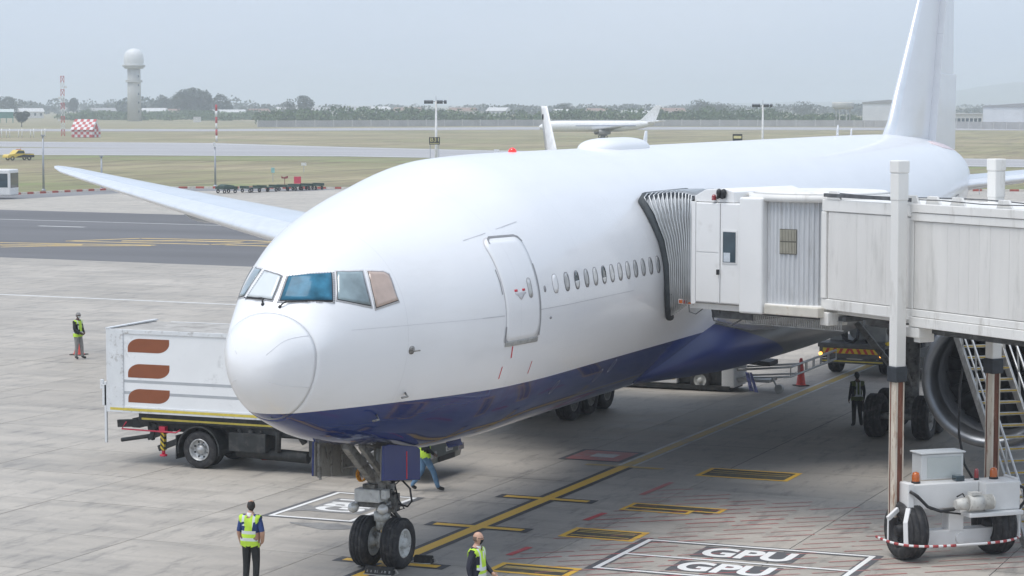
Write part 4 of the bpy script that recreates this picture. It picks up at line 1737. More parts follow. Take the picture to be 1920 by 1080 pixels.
def wb(mb, a0, a1, b0, b1, z0, z1, mi=0):
    q = []
    for z in (z0, z1):
        for t, p in ((a0, b0), (a1, b0), (a1, b1), (a0, b1)):
            v = WO + WD * t + WN * p
            q.append((v.x, v.y, z))
    mb.add(q, [(0, 3, 2, 1), (4, 5, 6, 7), (0, 1, 5, 4), (1, 2, 6, 5), (2, 3, 7, 6), (3, 0, 4, 7)], mi)


def wp(t, p, z):
    v = WO + WD * t + WN * p
    return Vector((v.x, v.y, z))


mb = MB()
wb(mb, -1.02, .55, -.22, .20, 1.08, 1.62)
wb(mb, .56, 1.40, -.22, .46, 1.02, 1.62)
wb(mb, -1.18, -1.03, -.26, .26, .95, 1.66)
wb(mb, 1.41, 1.48, -.26, .26, .90, 1.66)
wb(mb, .10, 1.40, .02, .62, .92, 1.015)
wb(mb, -.14, .22, -.16, .16, .55, 1.07)
wb(mb, -.74, .98, -.20, .16, .22, .60)
wb(mb, .95, 1.12, -.28, .22, .24, .70)
bog = mb.build('wheel_carriage', WHITEM, JB, bevel=.02)
bog['label'] = 'white wheeled undercarriage beam with electric drive motor'
mb = MB()
mb.cyl(wp(.14, .16, .42), wp(.14, .19, .42), .12, n=20)
mb.build('pivot_cap', WHITEM, bog)
for t in (-1.04, 1.08):
    mb = MB()
    wheel_mb(mb, wp(t, -.05, .62), .62, .50, WD, 0, 3)
    mb.build('tyre', TYRE, bog)
    mb = MB()
    hub_mb(mb, wp(t, -.05, .62), .62, .50, WD, -1 if t < 0 else 1)
    hub_mb(mb, wp(t, -.05, .62), .62, .50, WD, 1 if t < 0 else -1)
    mb.build('wheel_hub', BLACK, bog)
mb = MB()
wb(mb, -.62, .40, -.62, -.20, 1.64, 2.18)
wb(mb, -.66, .44, -.66, -.16, 2.19, 2.23)
mb.build('control_cabinet', mat('cabinet_grey', (.66, .68, .68), .4, var=.04, scale=2), bog, bevel=.02)
mb = MB()
wb(mb, -.48, .34, -.198, -.185, 1.68, 2.12)
mb.build('cabinet_door', mat('cabinet_panel_grey', (.50, .54, .53), .35, var=.05, scale=3), bog, bevel=.008)
mb = MB()
mb.cyl(wp(.10, .50, 1.22), wp(.44, .50, 1.22), .17, n=20)
mb.cyl(wp(.44, .50, 1.22), wp(.66, .50, 1.22), .145, n=20)
mb.cyl(wp(-.16, .46, 1.20), wp(.10, .48, 1.21), .10, .15, n=16)
mb.cyl(wp(.66, .50, 1.22), wp(.70, .50, 1.22), .165, n=20)
for k in range(7):
    mb.cyl(wp(.45 + .03 * k, .50, 1.22), wp(.462 + .03 * k, .50, 1.22), .165, n=20)
wb(mb, .16, .38, .40, .60, 1.39, 1.45)
mb.build('drive_motor', mat('motor_paint', (.62, .61, .57), .45, var=.12, scale=8, dirt=(.3, .28, .25), dirt_amt=.3, dirt_scale=12), bog)
for t, z, m_, r in ((-.86, 1.62, AMBER, .085), (1.02, 1.62, AMBER, .085), (.60, 1.62, REDL, .05)):
    mb = MB()
    mb.lathe([(r, 0), (r, .12), (r * .8, .19), (.001, .21)], wp(t, 0, z + .04), (0, 0, 1), 16, 0)
    mb.cyl(wp(t, 0, z), wp(t, 0, z + .045), r * 1.15, n=16, mi=1)
    mb.build('warning_beacon', [m_, BLACK], bog)
mb = MB()
wb(mb, .06, .26, -.10, .10, 1.63, 1.74)
mb.build('work_light', BGLASS, bog, bevel=.01)
# striped hoop round the wheels
hoop = []
for k in range(41):
    a = math.pi * (k / 40)
    ca, sa = math.cos(a), math.sin(a)
    hoop.append(wp(-1.62 * math.copysign(abs(ca)**.6, ca), -.15 + .98 * abs(sa)**.62 - .15, .47 - .10 * math.sin(a)))
mb = MB()
mb.tube(hoop, .028, 8, 0)
hb = mb.build('safety_hoop', WHITEM, bog)
mb = MB()
dense = []
for a_, b_ in zip(hoop[:-1], hoop[1:]):
    for j in range(4):
        dense.append(a_.lerp(b_, j / 4))
ln = 0
cur = []
for a_, b_ in zip(dense[:-1], dense[1:]):
    ln += (b_ - a_).length
    if int(ln / .105) % 2 == 0:
        cur.append(a_)
    elif cur:
        if len(cur) > 1:
            mb.tube(cur + [a_], .0305, 8, 0)
        cur = []
mb.build('red_band', REDM, bog)
mb = MB()
for t, sg in ((-1.30, -1), (1.34, 1)):
    mb.bar(wp(t, .05, 1.10), wp(t + .28 * sg, .12, .92), .07, .10)
    mb.bar(wp(t + .27 * sg, .12, .95), wp(t + .27 * sg, .12, .44), .035, .035)
    mb.bar(wp(t - .10 * sg, .32, 1.15), wp(t + .02 * sg, .42, .85), .10, .06)
    mb.bar(wp(t + .02 * sg, .42, .88), wp(t + .02 * sg, .46, .40), .10, .05)
mb.build('hoop_bracket', WHITEM, bog, bevel=.008)
mb = MB()
mb.tube([wp(-1.15, .28, 1.50), wp(-1.0, .34, 1.40), wp(-.75, .34, 1.16), wp(-.45, .34, 1.05), wp(-.16, .38, 1.08), wp(-.02, .42, 1.2)], .035, 7)
mb.tube([wp(-1.1, .30, 1.46), wp(-.7, .36, 1.12), wp(-.3, .36, 1.02), wp(.0, .40, .98)], .02, 6)
mb.tube([wp(1.44, .2, 1.52), wp(1.62, .25, 1.42), wp(1.66, .25, 1.15), wp(1.5, .25, .98), wp(1.3, .25, 1.0)], .035, 7)
mb.tube([wp(-.1, .4, 1.35), wp(.02, .44, 1.42), wp(.12, .46, 1.25), wp(.05, .48, 1.08)], .018, 6)
mb.build('power_cable', BLACK, bog)

# ---- rotunda and cab at the aircraft
RC = Vector((6.9, 15.0, 0))
UD = Vector((-.93, .36, 0)).normalized()        # towards the aircraft
UN = Vector((-.36, -.93, 0)).normalized()       # towards the camera side


def ub(mb, a0, a1, b0, b1, z0, z1, mi=0):
    q = []
    for z in (z0, z1):
        for t, p in ((a0, b0), (a1, b0), (a1, b1), (a0, b1)):
            v = RC + UD * t + UN * p
            q.append((v.x, v.y, z))
    mb.add(q, [(0, 3, 2, 1), (4, 5, 6, 7), (0, 1, 5, 4), (1, 2, 6, 5), (2, 3, 7, 6), (3, 0, 4, 7)], mi)


def up(t, p, z):
    v = RC + UD * t + UN * p
    return Vector((v.x, v.y, z))


mb = MB()
mb.cyl((RC.x, RC.y, 4.93), (RC.x, RC.y, 5.12), 1.66, n=48, mi=0, smooth=True)
rot = mb.build('rotunda', BW, JB)
mb = MB()
mb.cyl((RC.x, RC.y, 7.44), (RC.x, RC.y, 7.60), 1.70, n=48, mi=0, smooth=True)
mb.cyl((RC.x, RC.y, 7.60), (RC.x, RC.y, 7.66), 1.60, 1.45, n=48, mi=0)
mb.build('rotunda_roof', BW, rot)
prof = []
mb = MB()
NS = 86
for k in range(NS + 1):
    a = 2 * math.pi * k / NS
    for j in range(4):
        aa = a + 2 * math.pi / NS * (j / 4)
        r = 1.56 + (.035 if j in (1, 2) else 0.0)
        prof.append((r, aa))
ring = [(RC.x + r * math.cos(a), RC.y + r * math.sin(a)) for r, a in prof]
n = len(ring)
mb.add([(x, y, 5.10) for x, y in ring] + [(x, y, 7.46) for x, y in ring], [(k, k + 1, n + k + 1, n + k) for k in range(n - 1)], 0, False)
mb.build('slat_curtain', CORR, rot)
# vent in the curtain
va = math.atan2(UN.y, UN.x) + .14
mb = MB()
tv = Vector((-math.sin(va), math.cos(va), 0))
nv = Vector((math.cos(va), math.sin(va), 0))
vc = Vector((RC.x, RC.y, 0)) + nv * 1.605
for j in range(2):
    for i in range(11):
        p = vc + tv * (-.19 + .038 * i)
        z0 = 6.28 + j * .28
        mb.bar((p.x, p.y, z0), (p.x, p.y, z0 + .25), .018, .03, up=nv)
mb.build('vent_louvre', mat('louvre_buff', (.42, .40, .33), .6, var=.15), rot)
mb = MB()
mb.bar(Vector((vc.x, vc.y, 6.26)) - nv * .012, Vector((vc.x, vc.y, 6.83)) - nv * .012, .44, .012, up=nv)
mb.build('vent_shade_plate', mat('louvre_shadow', (.16, .155, .13), .8), rot)  # flat dark plate: shade between the louvres put into its colour

mb = MB()
ub(mb, 1.10, 2.60, -1.62, 1.55, 5.02, 7.36)
cab = mb.build('cab', BWC, JB, bevel=.02)
cab['label'] = 'white bridge cab with a tall narrow window'
mb = MB()
ub(mb, .42, 1.09, .9, 1.72, 4.86, 7.52)
mb.build('corner_post', BWC, cab, bevel=.05, seg=3)
mb = MB()
ub(mb, 1.12, 1.73, 1.552, 1.578, 5.05, 7.34)
ub(mb, 1.745, 1.775, 1.552, 1.60, 5.04, 7.36)
ub(mb, 1.79, 2.47, 1.552, 1.572, 5.05, 6.19)
ub(mb, 1.79, 2.47, 1.552, 1.572, 6.21, 7.34)
ub(mb, 2.48, 2.61, 1.552, 1.585, 4.98, 7.38)
mb.build('panel', BWC, cab, bevel=.006)
mb = MB()
ub(mb, 1.24, 1.68, 1.579, 1.592, 5.96, 6.74)
w_ = mb.build('cab_window', WHITEM, cab, bevel=.005)
mb = MB()
ub(mb, 1.275, 1.645, 1.593, 1.600, 6.00, 6.70)
mb.build('pane', BGLASS, cab)
mb = MB()
ub(mb, 1.43, 1.62, 1.601, 1.605, 6.01, 6.22)
mb.build('notice', mat('paper_notice', (.55, .60, .64), .6, var=.1, scale=12), cab)
mb = MB()
ub(mb, 1.74, 1.79, 1.601, 1.66, 5.70, 5.82)
mb.build('handle', BLACK, cab)
mb = MB()   # roof hood over the cab front
mb.prism([up(2.58, 1.5, 7.37), up(1.40, 1.5, 7.37), up(1.40, 1.5, 7.62), up(1.70, 1.5, 7.70), up(2.25, 1.5, 7.66), up(2.58, 1.5, 7.50)], UN * -2.6)
mb.build('roof_hood', BWC, cab, bevel=.02)
mb = MB()
mb.lathe([(.055, 0), (.055, .08), (.04, .12), (.001, .14)], up(1.95, 1.56, 7.42), (0, 0, 1), 14)
mb.build('warning_beacon', REDL, cab)
mb = MB()
for a_, z_ in ((1.66, 7.60), (1.80, 7.60)):
    mb.ball(up(a_, 1.56, z_), (.07, .07, .09), 10, 7)
    mb.cyl(up(a_, 1.56, z_ + .05), up(a_, 1.62, z_ - .14), .03, n=7)
mb.bar(up(1.62, 1.55, 7.53), up(1.84, 1.55, 7.53), .03, .12)
mb.build('floodlight_pair', BLACK, cab)
mb = MB()
ub(mb, .9, 2.75, -1.3, 1.45, 4.86, 5.0)
ub(mb, 2.62, 3.05, -1.4, 1.50, 4.94, 5.06)
mb.build('cab_floor', BW, cab, bevel=.01)
mb = MB()
for i in range(3):
    ub(mb, 2.66 + .13 * i, 2.74 + .13 * i, 1.505, 1.525, 4.96, 5.04, i % 2)
    ub(mb, 2.745 + .13 * i, 2.765 + .13 * i, 1.505, 1.522, 4.96, 5.04, 1)
ub(mb, 2.62, 3.05, 1.501, 1.504, 4.942, 5.058, 2)
mb.build('side_marker', [AMBER, REDL, WHITEM], cab)
mb = MB()
ub(mb, 1.0, 2.2, .2, 1.3, 4.66, 4.84)
for k in range(14):
    random.seed(40 + k)
    a_, b_ = random.uniform(1.0, 2.6), random.uniform(.4, 1.4)
    mb.cyl(up(a_, b_, 4.85), up(a_ + random.uniform(-.25, .25), b_ + random.uniform(-.1, .1), random.uniform(4.58, 4.8)), random.uniform(.02, .06), n=7)
mb.tube([up(2.2, 1.3, 4.85), up(2.1, 1.35, 4.6), up(1.6, 1.3, 4.52), up(1.3, 1.2, 4.7)], .018, 6)
mb.tube([up(2.9, 1.3, 4.93), up(2.8, 1.4, 4.76), up(2.6, 1.4, 4.72), up(2.45, 1.3, 4.86)], .012, 5)
mb.build('underfloor_machinery', UNDER, cab)
mb = MB()      # lower gallery sheet with perforated edge below the rotunda
ub(mb, -1.6, 1.3, -1.2, 1.25, 4.80, 4.90)
for k in range(46):
    a_ = -1.5 + k * .06
    ub(mb, a_, a_ + .03, 1.26, 1.28, 4.60, 4.78, 1)
ub(mb, -1.55, 1.35, 1.25, 1.285, 4.785, 4.80, 1)
ub(mb, -1.55, 1.35, 1.25, 1.285, 4.575, 4.60, 1)
mb.build('service_walkway', [UNDER, ALU], rot)
mb = MB()
ub(mb, -1.15, .36, 1.46, 1.70, 4.88, 5.10)
mb.build('rotunda_skirt', mat('skirt_cream', (.62, .59, .52), .55, var=.1, scale=3, dirt=(.4, .3, .2), dirt_amt=.3, dirt_scale=3), rot, bevel=.02)

# ---- folding canopy between cab and fuselage
CON = [(15.36, 4.57), (15.1, 4.85), (14.92, 5.17), (14.88, 5.78), (14.87, 6.37), (14.80, 6.89), (14.82, 7.30)]   # where the pad meets the skin
pad = []
for y, z in CON:
    pad.append(skin(y, th_of(y, z), .10))
topL = [skin(y, th_of(y, 7.38), .10) for y in np.linspace(15.2, 18.3, 8)]
farS = [skin(y, th_of(y, z), .10) for y, z in ((18.55, 7.2), (18.6, 6.5), (18.6, 5.6), (18.4, 4.8))]
outline_f = pad + topL + farS
m_ = len(outline_f)
# matching outline on the cab front frame
cabo = []
nn = len(pad)
for i, p in enumerate(outline_f):
    if i < nn:
        f = i / (nn - 1)
        cabo.append(up(2.60, 1.56, 5.04 + (7.44 - 5.04) * f))
    elif i < nn + len(topL):
        f = (i - nn + 1) / (len(topL))
        cabo.append(up(2.60, 1.56 - 3.1 * f, 7.44))
    else:
        f = (i - nn - len(topL) + 1) / len(farS)
        cabo.append(up(2.60, -1.54, 7.44 - 2.4 * f))
NP = 13
mb = MB()
rows = []
for k in range(NP * 2 + 1):
    f = k / (NP * 2)
    g_ = f**1.25
    row = []
    for i in range(m_):
        p = cabo[i].lerp(outline_f[i], g_)
        s_ = .07 * (1 if k % 2 else -1) * (0.4 + .6 * math.sin(math.pi * f))
        if i < nn - 1:
            p = p + UN * s_
        elif i < nn + len(topL):
            p = p + Vector((0, 0, s_ + .06 * math.sin(math.pi * f)))
        else:
            p = p - UN * s_
        row.append(p)
    rows.append(row)
mb.loft(rows, 0, False, closed=False, cap0=False, cap1=False, mfun=lambda i, k: 0 if k < nn - 1 else 1)
can = mb.build('folding_canopy', [FOLD, FOLDD], JB)
can['label'] = 'grey pleated canopy sealing the cab to the fuselage'
for k in range(1, NP * 2, 2):      # ribs on the fold crests
    mb = MB()
    mb.tube([rows[k][i] + (UN * .01 if i < nn - 1 else Vector((0, 0, .03))) for i in range(nn + 4)], .016, 5, 0)
    mb.build('rib', mat('canopy_rib', (.58, .60, .61), .4, .4), can)
mb = MB()
mb.tube(outline_f, .10, 10, 0)
mb.build('bumper_pad', PAD, can)

# ---- service stairs behind the bridge
SD = Vector((.605, -.80, 0)).normalized()
SP = Vector((.80, .605, 0)).normalized()
S0 = Vector((9.55, 16.15, 5.05))
NTR, RISE, RUN, SW = 21, .235, .20, 1.0


def stp(i, p, dz=0.0):
    v = S0 + SD * (RUN * i) + SP * p
    return Vector((v.x, v.y, S0.z - RISE * i + dz))


mb = MB()
for p in (0, SW):
    mb.bar(stp(-.5, p, .0), stp(NTR, p, .0), .06, .24)
st_ = mb.build('staircase', ALU, JB, bevel=.008)
st_['label'] = 'steep aluminium service stairs with yellow step edges'
mb = MB()
mb.bar((0, .03, 0), (0, SW - .03, 0), .24, .045, 0)
mb.box((.115, .03, .0), (.135, SW - .03, .03), 1)
tread_me = mb.mesh('tread', [ALU, NOSING])
ang = math.atan2(SD.y, SD.x)
for i in range(NTR):
    o = put('tread', tread_me, st_)
    p = stp(i, 0)
    o.location = p
    o.rotation_euler = (0, 0, ang)
for p in (-.02, SW + .02):
    mb = MB()
    mb.tube([stp(-1.5, p, 1.0)] + [stp(i, p, 1.0) for i in (0, 6, 12, NTR - .5)] + [stp(NTR + .3, p, .80), stp(NTR + .1, p, .5)], .028, 8)
    mb.tube([stp(-.5, p, .55), stp(NTR - .5, p, .55)], .022, 8)
    mb.build('handrail', ALU2, st_)
    mb = MB()
    for i in (1, 5, 9, 13, 17, 20):
        mb.bar(stp(i, p, .05), stp(i - .9, p, 1.0), .03, .055)
    mb.build('baluster', ALU, st_)
mb = MB()
mb.box((-.6, -.1, -.06), (1.2, 1.3, .0))
o = mb.build('landing', ALU, st_, local=True)
o.location = S0 - SD * 1.0
o.rotation_euler = (0, 0, ang)
mb = MB()
mb.tube([stp(1, .55, .3), stp(1.5, .5, .25), stp(2.0, .35, -.4), stp(3, .1, -1.2), stp(4, .0, -2.0), stp(5.0, .05, -2.45), stp(6.2, .3, -2.7), stp(7.2, .55, -2.3), stp(7.4, .6, -1.9)], .03, 7)
mb.build('hanging_cable', BLACK, st_)
# ------------------------------------------------------------------ catering lorry under the nose
TBOX = mat('truck_box_paint', (.82, .835, .84), .38, var=.03, scale=1.2, dirt=(.52, .53, .53), dirt_amt=.22, dirt_scale=1.6, coat=.2)
TFRAME = mat('truck_box_frame', (.70, .72, .73), .42, var=.05, scale=3, dirt=(.32, .30, .27), dirt_amt=.28, dirt_scale=5)
TROOF = mat('truck_roof_grime', (.40, .385, .36), .8, var=.15, scale=1.5, dirt=(.24, .225, .205), dirt_amt=.5, dirt_scale=2)
CHAS = mat('chassis_black', (.022, .025, .026), .6, var=.4, scale=5, dirt=(.07, .065, .06), dirt_amt=.4, dirt_scale=4)
BROWN = mat('logo_rust_brown', (.25, .075, .028), .42, var=.05)
STRIPEG = mat('stripe_grey', (.42, .44, .46), .45, var=.06)
YSTR = mat('reflective_yellow', (.62, .50, .08), .45, var=.12, scale=8)
CABG = mat('truck_cab_grey', (.10, .12, .115), .4, coat=.3, var=.15)
RIMM = mat('truck_rim', (.52, .53, .53), .4, .5, var=.2, scale=8, dirt=(.2, .19, .18), dirt_amt=.35, dirt_scale=9)
HEAD = mat('headlamp_glass', (.45, .47, .47), .08, .3, coat=1.0)
REDRAIL = mat('red_rail', (.52, .03, .07), .45, var=.15)


def hazard_mat(name, a, b, per, axis=(1, 0, 1)):
    m, N, L, P = new_mat(name, .5)
    g_ = N.new('ShaderNodeNewGeometry')
    dt = N.new('ShaderNodeVectorMath')
    dt.operation = 'DOT_PRODUCT'
    dt.inputs[1].default_value = axis
    L.new(g_.outputs['Position'], dt.inputs[0])
    fr = mnode(N, L, 'FRACT', mnode(N, L, 'DIVIDE', dt.outputs['Value'], per))
    nz = noise(N, L, g_.outputs['Position'], 12, 4)
    c = mixc(N, L, mnode(N, L, 'LESS_THAN', fr, .5), a, b)
    c = mixc(N, L, ramp(N, L, nz, [(.4, 0.0), (.8, .5)]), c, [.5 * (x + y) * .5 for x, y in zip(a, b)])
    L.new(c, P.inputs['Base Color'])
    return m


HAZ = hazard_mat('hazard_stripes_black_yellow', (.62, .45, .03), (.02, .02, .02), .14)

TK = thing('catering_truck', 'white box catering truck with three rust brown leaf strokes on its side', 'truck', (-8.4, 17.2, 0))
BX0, BX1, BY0, BY1, BZ0, BZ1 = -13.05, -5.2, 15.95, 18.45, 1.40, 3.62
mb = MB()
mb.box((BX0 + .02, BY0 + .02, BZ0 + .06), (BX1 - .02, BY1 - .02, BZ1 - .02), 0)
tb = mb.build('cargo_box', TBOX, TK)
mb = MB()
mb.box((BX0 - .01, BY0 - .012, BZ0), (BX0 + .52, BY0 + .018, BZ1 + .02), 0)            # rear corner sheet
mb.box((BX0 - .015, BY1 - .02, BZ0), (BX0 + .05, BY1 + .01, BZ1 + .02), 0)
mb.box((BX0 + .525, BY0 - .008, BZ1 - .10), (BX1, BY0 + .018, BZ1 + .015), 0)
mb.box((BX0 + .525, BY0 - .008, BZ0), (BX1, BY0 + .018, BZ0 + .17), 0)
mb.box((BX1 - .06, BY0 - .009, BZ0 + .175), (BX1 + .01, BY0 + .017, BZ1 - .105), 0)
mb.box((BX0 + .525, BY1 - .018, BZ1 - .08), (BX1, BY1 + .008, BZ1 + .015), 0)
mb.box((BX0 - .012, BY0 + .02, BZ1 - .06), (BX0 + .05, BY1 - .022, BZ1 + .018), 0)
mb.build('box_frame', TFRAME, tb, bevel=.008)
mb = MB()
mb.box((BX0 + .06, BY0 + .03, BZ1 - .019), (BX1 - .03, BY1 - .03, BZ1 + .003))
mb.build('roof_sheet', TROOF, tb)
mb = MB()
mb.prism([(BX0 - .02, BY0 - .02, BZ1 + .02), (BX0 + .1, BY0 - .02, BZ1 + .02), (BX0 + .1, BY1, BZ1 + .04), (BX0 - .02, BY1, BZ1 + .04)], (0, 0, .03))
mb.build('rear_roof_lip', TFRAME, tb)
mb = MB()
for i in range(22):       # rivets down the corner sheet
    mb.cbox((BX0 + .50, BY0 - .014, BZ0 + .12 + i * .098), (.018, .006, .018))
mb.build('rivet_row', STRIPEG, tb)['kind'] = 'stuff'


def leaf(x0, z0, w, h):
    n = 14
    pts = [(x0, z0)]
    for i in range(n + 1):        # rounded upper left
        a = R(180 - 90 * i / n)
        pts.append((x0 + .30 * w + .30 * w * math.cos(a), z0 + .28 * h + (h * .72) * math.sin(a)))
    pts.append((x0 + w, z0 + h))
    for i in range(n + 1):        # rounded lower right
        a = R(0 - 90 * i / n)
        pts.append((x0 + .70 * w + .30 * w * math.cos(a), z0 + .72 * h + (h * .72) * math.sin(a)))
    return pts


for k, z0 in enumerate((3.05, 2.37, 1.70)):
    mb = MB()
    mb.prism([(x, BY0 + .0195, z) for x, z in leaf(-12.40, z0 - .02, 1.28, .37)], (0, -.0035, 0))
    mb.build('logo_stroke', BROWN, tb)
for z in (2.21, 1.90):
    mb = MB()
    mb.box((BX0 + .53, BY0 + .0172, z), (BX1 - .07, BY0 + .0192, z + .075))
    mb.build('side_stripe', STRIPEG, tb)
mb = MB()
mb.box((BX0 + .10, BY0 - .0135, BZ0 + .055), (BX1 - .02, BY0 - .0095, BZ0 + .125))
mb.build('reflective_strip', YSTR, tb)
# tail door hardware and post
mb = MB()
mb.bar((BX0 - .07, BY0 + .05, .55), (BX0 - .07, BY0 + .05, 2.2), .07, .06)
mb.box((BX0 - .17, BY0 + .02, 1.55), (BX0 - .03, BY0 + .12, 2.12))
mb.box((BX0 - .24, BY0 + .03, 2.0), (BX0 - .15, BY0 + .10, 2.25))
mb.build('tail_lift_post', TFRAME, TK, bevel=.01)
mb = MB()
mb.box((BX0 + .9, BY0 + .12, 1.16), (BX1 + .4, BY0 + .30, 1.385))
mb.box((BX0 + .9, BY1 - .30, 1.16), (BX1 + .4, BY1 - .12, 1.385))
mb.box((-12.2, 16.6, .86), (-3.95, 16.85, 1.15))
mb.box((-12.2, 17.55, .86), (-3.95, 17.8, 1.15))
mb.box((-12.5, 16.3, .95), (-12.25, 18.1, 1.2))
mb.bar((-12.9, 16.25, 1.05), (-11.9, 16.25, 1.12), .12, .20)
mb.cyl((-12.75, 16.15, .62), (-11.9, 16.3, .76), .055, n=10)
mb.cyl((-12.75, 17.95, .62), (-11.9, 17.9, .76), .055, n=10)
mb.bar((-12.0, 16.3, .70), (-11.2, 16.35, 1.0), .12, .14)
mb.bar((-11.9, 16.3, .66), (-11.75, 16.3, 1.1), .14, .14)
for x in np.arange(-12, -5, .8):
    mb.box((x, 16.86, .9), (x + .1, 17.54, 1.1))
mb.box((-9.4, 16.05, .52), (-8.3, 16.75, 1.02))
mb.cyl((-9.3, 16.4, .48), (-7.2, 16.4, .42), .16, n=12)
mb.bar((-9.2, 16.2, 1.1), (-6.2, 16.2, 1.0), .10, .16)
mb.bar((-11.6, 16.2, .45), (-10.95, 16.2, .7), .14, .16)
mb.box((-7.0, 16.0, .50), (-6.35, 16.6, 1.0))
for i in range(10):
    random.seed(i)
    x = random.uniform(-9.6, -6.0)
    mb.cyl((x, 16.1, 1.1), (x + random.uniform(-.3, .3), 16.2, random.uniform(.5, .9)), random.uniform(.03, .09), n=8)
mb.build('chassis', CHAS, TK, bevel=.015)
mb = MB()
mb.box((BX0 + 1.0, BY0 + .108, 1.22), (BX1 + .3, BY0 + .118, 1.27))
mb.build('chassis_reflector', YSTR, TK)
mb = MB()      # scissor arms folded under the box
for y in (BY0 + .36, BY1 - .36):
    mb.bar((-12.0, y, 1.02), (-6.0, y, 1.34), .08, .13)
    mb.bar((-12.0, y, 1.34), (-6.0, y, 1.02), .08, .13)
mb.build('scissor_lift', CHAS, TK)
for nm, x in (('rear', -10.28), ('front', -5.05)):
    for y in (16.16, 18.24):
        for dy in ((0, .30) if (nm == 'rear' and y < 17) else ((0, -.30) if nm == 'rear' else (0,))):
            mb = MB()
            wheel_mb(mb, (x, y + dy, .50), .50, .27, (0, 1, 0), 0, 3)
            o = mb.build('wheel', TYRE, TK)
            if dy == 0:
                mb = MB()
                s = -1 if y < 17 else 1
                c = Vector((x, y, .50))
                d = Vector((0, s, 0))
                mb.lathe([(.30, .10), (.285, .145), (.265, .13), (.25, .02), (.14, -.03), (.13, .02), (.11, .09), (.001, .10)], c, d, 28)
                for k in range(8):
                    a = 2 * math.pi * k / 8
                    p = c + Vector((math.cos(a) * .155, s * -.015, math.sin(a) * .155))
                    mb.cyl(p, p + d * .035, .018, n=6)
                mb.build('rim', RIMM, o)
                mb = MB()
                for k in range(8):
                    a = 2 * math.pi * (k + .5) / 8
                    p = c + Vector((math.cos(a) * .205, s * .005, math.sin(a) * .205))
                    mb.cyl(p, p + d * .010, .026, n=10)
                mb.build('rim_hole', BLACK, o)
mb = MB()
for x in (-10.28,):
    r = []
    for k in range(17):
        a = R(200 - 200 * k / 16 - 10)
        ca, sa = math.cos(a), math.sin(a)
        r.append([(x + .60 * ca, 15.98, .50 + .60 * sa), (x + .64 * ca, 15.98, .50 + .64 * sa), (x + .64 * ca, 16.70, .50 + .64 * sa), (x + .60 * ca, 16.70, .50 + .60 * sa)])
    mb.loft(r, 0, False)
mb.box((-10.98, 16.0, .22), (-10.95, 16.6, .86))
mb.build('mudguard', CHAS, TK, bevel=.006)
mb = MB()
mb.tube([(-12.5, 16.02, 1.14), (-12.62, 15.98, .95), (-10.95, 15.98, .93), (-10.85, 16.05, 1.0)], .022, 6)
mb.build('guard_rail', REDRAIL, TK)
for x, y in ((-11.42, 16.05), (-5.95, 16.05), (-11.42, 18.3), (-5.95, 18.3)):
    mb = MB()
    mb.box((x - .06, y, .42), (x + .06, y + .14, 1.05))
    o = mb.build('outrigger_leg', HAZ, TK, bevel=.006)
    mb = MB()
    mb.cyl((x, y + .07, .30), (x, y + .07, .45), .05, n=10)
    mb.cyl((x, y + .07, .26), (x, y + .07, .31), .10, n=14)
    mb.box((x - .09, y - .01, .90), (x + .09, y + .15, 1.06))
    mb.build('outrigger_foot', REDRAIL, o)
mb = MB()
mb.box((-6.62, 15.98, .55), (-6.25, 16.4, 1.02))
mb.build('battery_case', CHAS, TK, bevel=.02)
# low cab, front bumper and number plate
mb = MB()
mb.prism([(-5.25, 15.98, .95), (-3.78, 15.98, .95), (-3.74, 15.98, 1.35), (-3.95, 15.98, 2.10), (-4.4, 15.98, 2.18), (-5.15, 15.98, 2.18)], (0, 2.44, 0))
cb_ = mb.build('truck_cab', WHITEM, TK, bevel=.05)
mb = MB()
mb.prism([(-3.742, 16.1, 1.40), (-3.955, 16.1, 2.02), (-3.965, 16.1, 2.02), (-3.752, 16.1, 1.40)], (0, 2.2, 0))
mb.prism([(-4.9, 15.975, 1.45), (-4.0, 15.975, 1.45), (-4.12, 15.975, 2.0), (-4.9, 15.975, 2.0)], (0, .006, 0))
mb.build('cab_glass', BGLASS, cb_)
mb = MB()
r = []
for y, dx in ((15.96, -.16), (16.10, -.04), (16.5, .0), (17.9, .0), (18.30, -.04), (18.44, -.16)):
    r.append([(-3.95 + dx, y, .42), (-3.68 + dx, y, .44), (-3.64 + dx, y, .62), (-3.66 + dx, y, .93), (-3.95 + dx, y, .94)])
mb.loft(r, 0, False)
bu = mb.build('front_bumper', CABG, TK, bevel=.015)
mb = MB()
mb.box((-3.645, 16.75, .46), (-3.632, 17.75, .60))
mb.build('bumper_grille', BLACK, bu)
for y in (16.28, 18.0):
    mb = MB()
    mb.box((-3.655, y - .02, .60), (-3.625, y + .34, .78))
    mb.build('headlamp', HEAD, bu, bevel=.02)
mb = MB()
mb.box((-3.655, 17.22, .68), (-3.628, 17.62, .80))
pl_ = mb.build('number_plate', mat('plate_white', (.62, .63, .62), .4), bu)
mb = MB()
text_mb('ID 78', .34, .075, 0, mb, Matrix.Translation((-3.6265, 17.25, .702)) @ Matrix.Rotation(math.pi / 2, 4, 'Z') @ Matrix.Rotation(math.pi / 2, 4, 'X'))
mb.build('plate_lettering', BLACK, bu)

# ------------------------------------------------------------------ traffic cones
CONER = mat('cone_red', (.55, .045, .03), .55, var=.2, scale=8, dirt=(.2, .03, .03), dirt_amt=.3, dirt_scale=9)
CONEB = mat('cone_base', (.06, .055, .05), .8, var=.3, scale=8)


